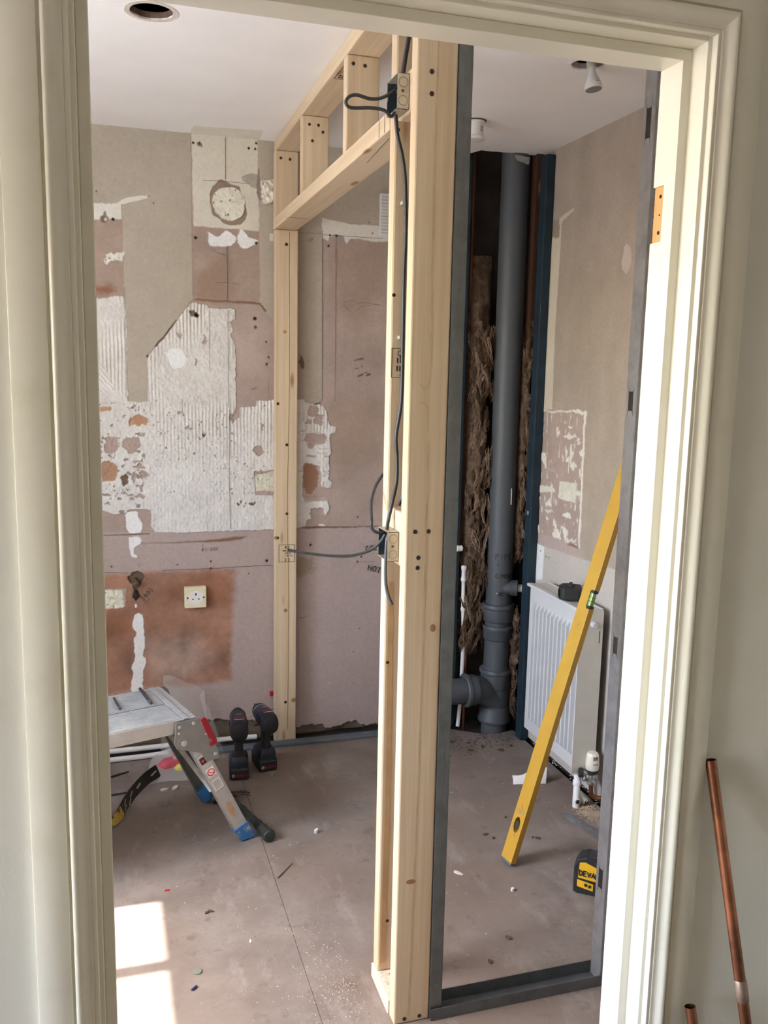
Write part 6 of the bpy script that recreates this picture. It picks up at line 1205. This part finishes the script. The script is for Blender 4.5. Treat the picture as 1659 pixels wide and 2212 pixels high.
# ------------------------------------------------------------------ cordless drills
m_dblue = M('deep_blue_plastic', (.009, .015, .030), .45, var=.15, scale=40, dirt=(.06, .06, .07), dscale=18, d0=.62, d1=.75)
m_dblk = M('drill_black_rubber', (.012, .012, .014), .65, var=.2, scale=60, dirt=(.07, .068, .066), dscale=22, d0=.64, d1=.76)
m_dred = M('drill_red', (.22, .012, .015), .45)
m_wht = M('print_white', (.45, .45, .45), .6)
def drill(label, loc, rz, impact=False):
    t = thing('cordless_drill', label, 'drill', loc, (0, 0, rz), 'cordless drills')
    B = lambda mb, n, m, **k: mb.build(n, m, k.pop('par', t), local=True, **k)
    ba = B(MB().box(-.036, .036, -.046, .072, .001, .050), 'battery', m_dblk, bevel=.007, segs=3)
    b = MB(); b.lathe([(.0055, 0), (.0055, .0008)], (-.022, -.0462, .020), (0, -1, 0), 16); b.lathe([(.004, .0008), (.004, .0010)], (-.022, -.0462, .020), (0, -1, 0), 16); B(b, 'maker_emblem', m_wht, par=ba)
    b = MB(); b.box(-.0235, -.0205, -.0474, -.0471, .0165, .0235); B(b, 'emblem_bar', m_dblk, par=ba)
    b = MB(); write(b, 'BOSCH', (-.012, -.0464, .015), (1, 0, 0), (0, 0, 1), .0095, (0, -1, 0), .0022, .7, .2); B(b, 'maker_name', m_dred, par=ba)
    b = MB(); b.box(-.030, .030, -.0468, -.046, .042, .0435); B(b, 'seam_line', M('seam_grey', (.10, .10, .10), .6), par=ba)
    b = MB(); b.loft([((0, .012, .050), (.037, 0, 0), (0, .056, 0)), ((0, .012, .066), (.037, 0, 0), (0, .056, 0)), ((0, .008, .080), (.033, 0, 0), (0, .050, 0)), ((0, .0, .090), (.024, 0, 0), (0, .036, 0))], 24, 4); B(b, 'foot_housing', m_dblue, smooth=True)
    b = MB(); b.loft([((0, -.004, .082), (.0235, 0, 0), (0, .030, 0)), ((0, -.004, .100), (.0175, 0, 0), (0, .023, 0)), ((0, -.006, .130), (.0165, 0, 0), (0, .022, 0)), ((0, -.010, .160), (.0185, 0, 0), (0, .026, 0)), ((0, -.008, .176), (.024, 0, 0), (0, .034, 0))], 24, 2.4); h = B(b, 'handle', m_dblk, smooth=True)
    B(MB().box(-.009, .009, .016, .030, .138, .164), 'trigger', m_dred, bevel=.003)
    zc = .205
    b = MB(); L1 = .070 if impact else .085
    b.loft([((0, -.078, zc - .004), (.022, 0, 0), (0, 0, .024)), ((0, -.072, zc - .003), (.0295, 0, 0), (0, 0, .033)), ((0, -.050, zc - .001), (.0335, 0, 0), (0, 0, .0365)), ((0, -.010, zc), (.0345, 0, 0), (0, 0, .0365)), ((0, .030, zc), (.0330, 0, 0), (0, 0, .034)), ((0, L1 - .02, zc + .001), (.0300, 0, 0), (0, 0, .031))], 28, 2.5); bo = B(b, 'motor_housing', m_dblue, smooth=True)
    b = MB(); b.loft([((0, -.0795, zc - .004), (.024, 0, 0), (0, 0, .026)), ((0, -.074, zc - .004), (.031, 0, 0), (0, 0, .035)), ((0, -.056, zc - .003), (.0345, 0, 0), (0, 0, .038)), ((0, -.053, zc - .003), (.0335, 0, 0), (0, 0, .037))], 28, 2.5); B(b, 'rear_cap', m_dblk, smooth=True)
    for k in range(4):
        for s in (-1, 1): B(MB().box(s * .0325 - .002, s * .0325 + .002, -.040 + k * .011, -.035 + k * .011, zc - .012, zc + .016), 'cooling_slot', m_dblk, par=bo)
    B(MB().box(-.0355, .0355, .018, .026, zc - .040, zc - .030), 'direction_switch', m_dred, bevel=.002)
    b = MB(); write(b, 'BOSCH', (-.017, -.030, zc + .0375), (1, 0, 0), (0, 1, 0), .012, (0, 0, 1), .0028, .62, .14); B(b, 'top_name', m_dred, par=bo)
    b = MB(); b.box(-.018, .018, -.042, -.039, zc + .0368, zc + .0378); b.box(-.010, .012, .012, .0145, zc + .0362, zc + .0370); B(b, 'top_print', m_wht, par=bo)
    if impact:
        b = MB(); b.lathe([(.031, .050), (.032, .056), (.030, .075), (.024, .092), (.015, .102), (.0125, .108), (.0125, .116), (.010, .118)], (0, 0, zc), (0, 1, 0), 26); B(b, 'nose', m_dblk, smooth=True)
        B(MB().lathe([(.0325, 0), (.0328, .001), (.0325, .003)], (0, .052, zc), (0, 1, 0), 26, caps=False), 'nose_ring', m_wht, smooth=True)
        B(MB().lathe([(.0036, .11), (.0036, .145), (.002, .150)], (0, 0, zc), (0, 1, 0), 8), 'bit', m_bit)
    else:
        b = MB(); b.lathe([(.0305, .062), (.0315, .066), (.0315, .084), (.029, .088)], (0, 0, zc), (0, 1, 0), 26); B(b, 'clutch_ring', m_dblk, smooth=True)
        b = MB(); b.lathe([(.0225, .088), (.0225, .112), (.021, .122), (.012, .136), (.0075, .138)], (0, 0, zc), (0, 1, 0), 22); B(b, 'chuck', m_dblk, smooth=True)
        B(MB().lathe([(.0034, .13), (.0034, .158), (.0018, .164), (.0026, .170), (.0012, .180)], (0, 0, zc), (0, 1, 0), 8), 'bit', M('shiny_bit', (.5, .5, .5), .25, .9))
    return t
drill('dark blue cordless drill standing on the floor nearest the step platform', (.447, 3.215, 0), math.radians(-6))
drill('dark blue impact driver standing on the floor nearest the back pine stud', (.556, 3.262, 0), math.radians(7), True)

# ------------------------------------------------------------------ hammer, pry bar, loose bits on the floor
hm = thing('claw_hammer', 'claw hammer with a black rubber grip lying behind the near leg of the step platform', 'hammer', (.39, 3.02, .018))
m_hsteel = M('worn_dark_steel', (.10, .088, .075), .4, .7, var=.35, scale=60); m_grip = M('black_grip', (.022, .026, .026), .6, var=.25, scale=90)
b = MB(); b.lathe([(.0155, 0), (.0165, .002), (.0165, .022), (.012, .028), (.0115, .034)], (.322, 3.014, .0185), (.97, .10, .06), 20); b.build('striking_face', m_hsteel, hm, smooth=True)
b = MB(); b.loft([((.352, 3.017, .0205), (0, .011, 0), (0, 0, .011)), ((.375, 3.020, .022), (0, .013, 0), (0, 0, .012)), ((.398, 3.022, .022), (0, .013, 0), (0, 0, .012)), ((.412, 3.025, .021), (0, .010, 0), (0, 0, .010))], 14, 4); b.build('head', m_hsteel, hm, smooth=True)
for s in (-1, 1):
    b = MB(); b.tube(curve([(.408, 3.025 + s * .004, .021), (.430, 3.030 + s * .008, .022), (.448, 3.034 + s * .010, .018), (.462, 3.036 + s * .011, .008)], 5), [.0085 * (1 - .75 * i / 15) for i in range(16)], 8, flat=.7); b.build('claw', m_hsteel, hm, smooth=True)
b = MB(); b.tube([(.388, 3.020, .021), (.410, 2.935, .0205), (.418, 2.905, .0205)], .0095, 12); b.build('shaft', m_hsteel, hm, smooth=True)
pA, pB = Vector((.416, 2.915, .0205)), Vector((.474, 2.705, .0215)); n = 16
b = MB(); b.tube([pA.lerp(pB, i / n) for i in range(n + 1)], [.0125 + .0012 * math.sin(i * 2.1) + .0085 * max(0, (i - 6) / 10) for i in range(n + 1)], 16); b.build('grip', m_grip, hm, smooth=True)
MB().lathe([(.0205, -.002), (.0212, .002), (.0195, .006), (.014, .007)], pB, (pB - pA), 20).build('grip_end', M('grip_cap', (.035, .05, .047), .5), hm, smooth=True)

pb = thing('pry_bar', 'curved black flat pry bar with a yellow end lying on the floor at the left', 'pry bar', (.06, 3.10, .02))
m_prb = M('black_painted_steel', (.022, .019, .016), .38, .3, var=.3, scale=50, dirt=(.20, .17, .12), dscale=22, d0=.66, d1=.70)
def band(pts, w0, w1, t, tilt):
    C = curve(pts, 6); n = len(C); b = MB(); vs = []; fs = []
    for i, c in enumerate(C):
        tg_ = (C[min(i + 1, n - 1)] - C[max(i - 1, 0)]).normalized(); sd_ = Vector((-tg_.y, tg_.x, 0)).normalized(); nm = sd_ * math.sin(tilt) * -1 + Vector((0, 0, 1)) * math.cos(tilt); ws = sd_ * math.cos(tilt) + Vector((0, 0, 1)) * math.sin(tilt)
        w = w0 + (w1 - w0) * i / (n - 1)
        vs += [c - ws * w / 2 - nm * t / 2, c + ws * w / 2 - nm * t / 2, c + ws * w / 2 + nm * t / 2, c - ws * w / 2 + nm * t / 2]
    for i in range(n - 1):
        for k in range(4): a = i * 4 + k; c = i * 4 + (k + 1) % 4; fs.append((a, c, c + 4, a + 4))
    fs += [(3, 2, 1, 0), tuple((n - 1) * 4 + k for k in range(4))]
    return b.add(vs, fs), C
TL = math.radians(62)
bb, C = band([(.002, 2.965, .020), (.026, 3.045, .024), (.060, 3.125, .030), (.105, 3.205, .034), (.150, 3.262, .034)], .034, .048, .0045, TL)
bb.build('blade', m_prb, pb, bevel=.0008)
bb, _ = band([(-.045, 2.945, .018), (-.018, 2.942, .018), (.002, 2.965, .020), (.014, 3.005, .022)], .030, .034, .0056, TL)
bb.build('painted_end', M('worn_yellow_paint', (.48, .32, .05), .5, var=.15, dirt=(.06, .045, .03), dscale=30, d0=.5, d1=.56), pb, bevel=.0008)
ws = Vector((.75, -.55, 0)).normalized()
def on_band(s, w, e):
    i = s * (len(C) - 1); k = int(i); c = C[min(k, len(C) - 1)]; tg_ = (C[min(k + 1, len(C) - 1)] - C[max(k - 1, 0)]).normalized(); sd_ = Vector((-tg_.y, tg_.x, 0)).normalized()
    nm = sd_ * math.sin(TL) * -1 + Vector((0, 0, 1)) * math.cos(TL); w3 = sd_ * math.cos(TL) + Vector((0, 0, 1)) * math.sin(TL)
    return c + w3 * w + nm * (.0023 + e), nm
b = MB()
for s, w in ((.98, .004),):
    p, nm = on_band(s, w, .0002); q, _ = on_band(.86, w - .006, .0002); stroke(b, [p, q], nm, .006)
p, nm = on_band(.66, .004, .0002); q, _ = on_band(.56, .0, .0002); stroke(b, [p, q], nm, .007)
b.build('nail_slot', M('slot_showing_floor', (.42, .36, .33), .9), pb)
b = MB()
for s0, s1, w in ((.30, .22, .010), (.38, .30, -.006), (.46, .40, .008), (.28, .18, -.004)):
    p, nm = on_band(s0, w, .0003); q, _ = on_band(s1, w - .010, .0003); stroke(b, [p, q], nm, .004)
b.build('scuffed_lettering', M('pale_scuff', (.40, .36, .28), .7), pb)

m_iron = M('dark_nail_iron', (.05, .045, .045), .5, .6)
for lab, p0, p1, r in [('dark spike on the floor at the left, nearer the wall', (-.02, 3.315, .005), (.045, 3.345, .005), .0045), ('dark spike on the floor at the left, beside the pry bar', (-.02, 3.165, .004), (.066, 3.175, .004), .004)]:
    tag(MB().tube([p0, p1], [r, r * .6], 8).build('iron_spike', m_iron, smooth=True), lab, 'spike', 'iron spikes on the floor')
def bag(name, fn, mat, th=.0008): return crumple(22, 18, fn, th).build(name, mat, smooth=True)
def plastic(name, col, a, r):
    m, n, l, b = nt(name); b.inputs['Base Color'].default_value = (*col, 1); b.inputs['Roughness'].default_value = r
    b.inputs['Alpha'].default_value = a; v = coords(n, l); bumpn(n, l, b, noise(n, l, v, 26, 4), .6, .004); return m
m_bag = plastic('milky_plastic', (.72, .71, .72), .40, .25); m_bag2 = plastic('clear_plastic', (.72, .71, .70), .20, .2)
def bag1(u, v):
    a = (u - .5); x = .235 + .25 * a * (1 - .45 * v) - .05 * (1 - v) + .02 * v + .012 * math.sin(7 * v + 5 * u); y = 3.215 + .17 * v + .02 * math.sin(5 * u + 3 * v) + .05 * a
    z = .003 + .105 * v ** 1.2 * (1 - .25 * abs(a) * 2) + .014 * math.sin(6 * u + 4 * v) * v + .010 * math.sin(13 * u - 6 * v) * v
    return (x, y, max(.0022, z))
tag(bag('plastic_bag', bag1, m_bag), 'crumpled milky plastic bag on the floor under the step platform', 'plastic bag')
m_rk = M('red_packet', (.60, .10, .14), .5, var=.15); m_yk = M('yellow_packet', (.62, .58, .12), .5, var=.15)
def lump(c, r, sd):
    b = MB(); rn_ = random.Random(sd); secs = []
    for i in range(9):
        s = -1 + 2 * i / 8; k = math.sqrt(max(.03, 1 - s * s)); secs.append(((c[0] + s * r[0], c[1] + s * r[1] * .3, c[2]), (0, r[1] * k * rn_.uniform(.85, 1.1), 0), (0, 0, r[2] * k * rn_.uniform(.85, 1.1))))
    b.loft(secs, 14, 2.6); return b
tag(lump((.198, 3.305, .034), (.050, .030, .026), 2).build('red_packet', m_rk, smooth=True), 'red packet seen through the plastic bag, lower of the two red ones', 'packet')
tag(lump((.240, 3.345, .052), (.035, .022, .018), 4).build('red_packet', m_rk, smooth=True), 'red packet seen through the plastic bag, upper right of the two red ones', 'packet')
tag(lump((.250, 3.285, .026), (.040, .026, .020), 3).build('yellow_packet', m_yk, smooth=True), 'yellow packet seen through the plastic bag', 'packet')
def bag2(u, v):
    x = .165 + .20 * u * (1 - .35 * v) + .055 * v + .012 * math.sin(6 * v); y = 3.30 + .13 * v - .10 * u * (1 - v) + .012 * math.sin(9 * u + 5 * v); z = .18 + .27 * v - .06 * u * v + .012 * math.sin(8 * u - 3 * v)
    return (x, y, z)
def bag2_(u, v):
    x, y, z = bag2(u, v); return (x, y, z)
b2 = thing('clear_plastic_sheet', 'clear plastic sheet leaning on the back wall behind the step platform', 'plastic sheet', (.28, 3.40, .02))
def sh(u, v):
    x = .190 + .205 * u + .05 * (1 - v) * (u - .5) - .03 * v * (u > .8); y = 3.395 + .115 * v + .014 * math.sin(7 * u + 3 * v) - .02 * u; z = .003 + .315 * v * (1 - .42 * u * u) + .006 * math.sin(11 * u)
    return (x, min(y, 3.515), max(.0022, z))
crumple(18, 14, sh, .0008).build('sheet', m_bag2, b2, smooth=True)

# debris
m_chip = M('plaster_chip', (.70, .66, .62), .9, var=.1); m_shav = M('pine_shaving', (.50, .43, .37), .85, var=.15); m_spk = M('pale_speck', (.46, .43, .41), .9, var=.15); m_dust = M('sawdust', (.46, .37, .27), .95, var=.2); m_dirt = M('dark_crumb', (.10, .065, .045), .9, var=.3)
def chip(x, y, L, w, h, rz, mat, name, lab, cat, group=None, sd=0):
    rn_ = random.Random(sd + int(x * 9999)); b = MB(); n = 7; pts = [(L * .5 * math.cos(2 * PI * k / n) * rn_.uniform(.75, 1.1), w * .5 * math.sin(2 * PI * k / n) * rn_.uniform(.75, 1.1)) for k in range(n)]
    c, s = math.cos(rz), math.sin(rz)
    b.prism(pts, lambda p, q, d: (x + c * p - s * q, y + s * p + c * q, .0004 + d * (1 + .35 * p / L)), 0, h); return tag(b.build(name, mat), lab, cat, group)
chip(1.006, 2.365, .036, .012, .004, 2.2, m_chip, 'plaster_flake', 'long pale plaster flake on the floor just right of the steel stud', 'flake')
chip(1.130, 2.235, .012, .011, .008, .5, m_chip, 'plaster_crumb', 'white plaster crumb on the floor in front of the level foot', 'crumb')
chip(.636, 2.72, .016, .014, .012, .4, m_chip, 'plaster_crumb', 'white plaster crumb on the floor left of the inner pine stud', 'crumb')
chip(.335, 2.205, .017, .006, .002, 1.4, m_chip, 'plaster_flake', 'small pale flake on the floor right of the sun patches', 'flake')
tag(MB().lathe([(.0115, 0), (.0115, .0022), (.0105, .0026)], (.185, 2.118, .0004), (0, 0, 1), 24).build('flat_disc', M('grey_green_disc', (.17, .185, .155), .6, var=.1)), 'flat grey-green disc on the floor right of the sun patches', 'disc')
tag(MB().box(.128, .142, 2.506, 2.5095, .0004, .004).build('red_wall_plug', M('red_plastic', (.55, .02, .02), .4)), 'tiny red plug lying on the floor above the sun patches', 'plug')
tag(MB().tube([(.462, 2.485, .003), (.52, 2.555, .003)], [.0020, .0014], 8).build('thin_nail', M('grey_nail', (.17, .15, .14), .5)), 'thin dark nail lying on the floor beside the board joint', 'nail')
tag(MB().tube([(.165, 2.050, .003), (.178, 2.062, .003)], .003, 8).build('blue_wire_end', M('blue_wire', (.02, .035, .10), .5)), 'short blue wire offcut on the floor beside the grey-green disc', 'wire offcut')
for k, (x, y, sz) in enumerate([(1.185, 2.56, .022), (1.20, 2.53, .014), (1.345, 2.49, .020), (1.30, 2.65, .012), (1.02, 2.03, .022), (1.33, 2.50, .010), (.93, 1.95, .018), (1.40, 3.20, .03), (1.46, 3.22, .022), (1.52, 3.17, .03), (1.30, 3.25, .035), (1.35, 3.30, .03), (1.42, 3.27, .02), (1.58, 3.20, .02), (.246, 2.37, .018), (.235, 2.365, .014)]):
    place = ['left of the black vial hole in the level foot', 'just below the vial hole in the level foot', 'right of the level, upper of two close together', 'far right of the level toward the paper', 'just inside the steel track', 'right of the level, lower of two close together', 'nearest the steel stud foot', 'in front of the soil stack, at its left', 'in front of the soil stack, centre left', 'in front of the soil stack, centre right', 'furthest left before the soil stack', 'left of and behind the others before the soil stack', 'midway before the soil stack', 'nearest the right blue batten', 'above the sun patches, right of two', 'above the sun patches, left of two'][k]
    chip(x, y, sz, sz * .55, .004, k * 1.3, m_dirt, 'dirt_crumb', 'dark crumb on the floor ' + place, 'crumb', 'dark crumbs on the floor', k)
for k, (x, y, L) in enumerate([(.165, 3.16, .03), (.205, 3.165, .034), (.305, 3.13, .018), (.315, 3.07, .02), (.30, 3.06, .012)]):
    chip(x, y, L, L * .5, .006, k * .9, m_chip, 'plaster_flake', 'pale plaster flake below the step platform, ' + ['furthest left of the pair before the bag', 'right one of the pair before the bag', 'behind the far blue foot', 'touching the far leg', 'smallest, left of the far foot'][k], 'flake', 'plaster flakes under the step platform', k)
def scatter(n, area, mat, name, lab, sd, l0=.003, l1=.012):
    rn_ = random.Random(sd); b = MB()
    for k in range(n):
        x, y = area(rn_); L = rn_.uniform(l0, l1); w = L * rn_.uniform(.2, .5); a = rn_.uniform(0, PI); c, s = math.cos(a), math.sin(a); h = rn_.uniform(.0005, .0018)
        pts = [(-L / 2, -w / 2), (L / 2, -w / 3), (L / 2 * .8, w / 2), (-L / 2 * .9, w / 3)]
        vs = [(x + c * p - s * q, y + s * p + c * q, .0003) for p, q in pts] + [(x + c * p * .8 - s * q * .8, y + s * p * .8 + c * q * .8, .0003 + h) for p, q in pts]
        b.add(vs, [(3, 2, 1, 0), (4, 5, 6, 7), (0, 1, 5, 4), (1, 2, 6, 5), (2, 3, 7, 6), (3, 0, 4, 7)])
    o = b.build(name, mat, kind='stuff'); tag(o, lab, 'debris'); return o
def clamp(x, lo, hi): return min(max(x, lo), hi)
scatter(620, lambda r: (clamp(.57 - abs(r.gauss(0, .09)), .20, .60), clamp(r.gauss(1.97, .13), 1.62, 2.5)), m_shav, 'wood_shavings', 'pale wood shavings scattered on the floor left of the front studs', 1, .0015, .0065)
scatter(130, lambda r: (r.uniform(.16, .58), r.uniform(1.75, 2.9)), m_spk, 'plaster_specks', 'fine pale specks over the left floor', 2, .002, .007)
scatter(120, lambda r: (r.uniform(.78, 1.62), r.uniform(1.9, 3.25)), m_spk, 'plaster_specks', 'fine pale specks over the right floor', 3, .002, .007)
scatter(90, lambda r: (.614 + .012 * .1 + r.uniform(.004, .08), r.uniform(1.842, 1.94)), m_shav, 'wood_shavings', 'sawdust lying on the bottom plate between the studs', 4, .002, .006)
bpy.data.objects['wood_shavings.001'].location.z = .038
scatter(700, lambda r: (clamp(1.61 + r.gauss(0, .022), 1.53, 1.660), clamp(2.60 + r.gauss(0, .045), 2.46, 2.72)), m_dust, 'sawdust_pile', 'heap of sawdust on the floor around the white pipe fitting', 5, .003, .010)
scatter(260, lambda r: (r.uniform(1.28, 1.62), clamp(r.gauss(3.27, .05), 3.12, 3.34)), m_dirt, 'dark_dirt', 'dark dirt and crumbs on the floor in front of the soil stack', 6, .003, .013)
scatter(160, lambda r: (r.uniform(1.668, 1.690), r.uniform(2.0, 3.2)), m_chip, 'gap_rubble', 'pale rubble caught in the gap along the right wall', 7, .004, .012)

# ------------------------------------------------------------------ copper pipes leaning in the hall
def copper(label, T_, B_, joint=True):
    T_, B_ = Vector(T_), Vector(B_); d = (B_ - T_); t = thing('copper_tube', label, 'pipe', B_, group=None); R_ = .0085
    b = MB(); n = 24; u = d.normalized()
    b.tube([T_ + d * (i / 12) for i in range(13)], R_, 20, caps=False); b.tube([T_ + u * .002, T_ + d], R_ * .82, 20, caps=False)
    b.build('tube', m_cu, t, smooth=True)
    MB().lathe([(R_ * .80, 0), (R_ * .80, .001)], T_ + u * .03, u, 16).build('dark_bore', dk, t)
    if joint:
        p = T_ + u * .335
        MB().lathe([(R_, 0), (R_ * 1.14, .002), (R_ * 1.14, .030), (R_, .033)], p, u, 20, caps=False).build('soldered_coupling', M('soldered_copper', (.30, .22, .17), .45, .7, var=.3, scale=40), t, smooth=True)
    return t
copper('long copper tube leaning on the hall wall beside the door architrave', (.8775, 1.0865, .957), (.950, .86, .0))
copper('short copper tube beside the skirting of the door architrave, only its top showing', (.862, 1.068, .551), (.905, .92, .0), False)
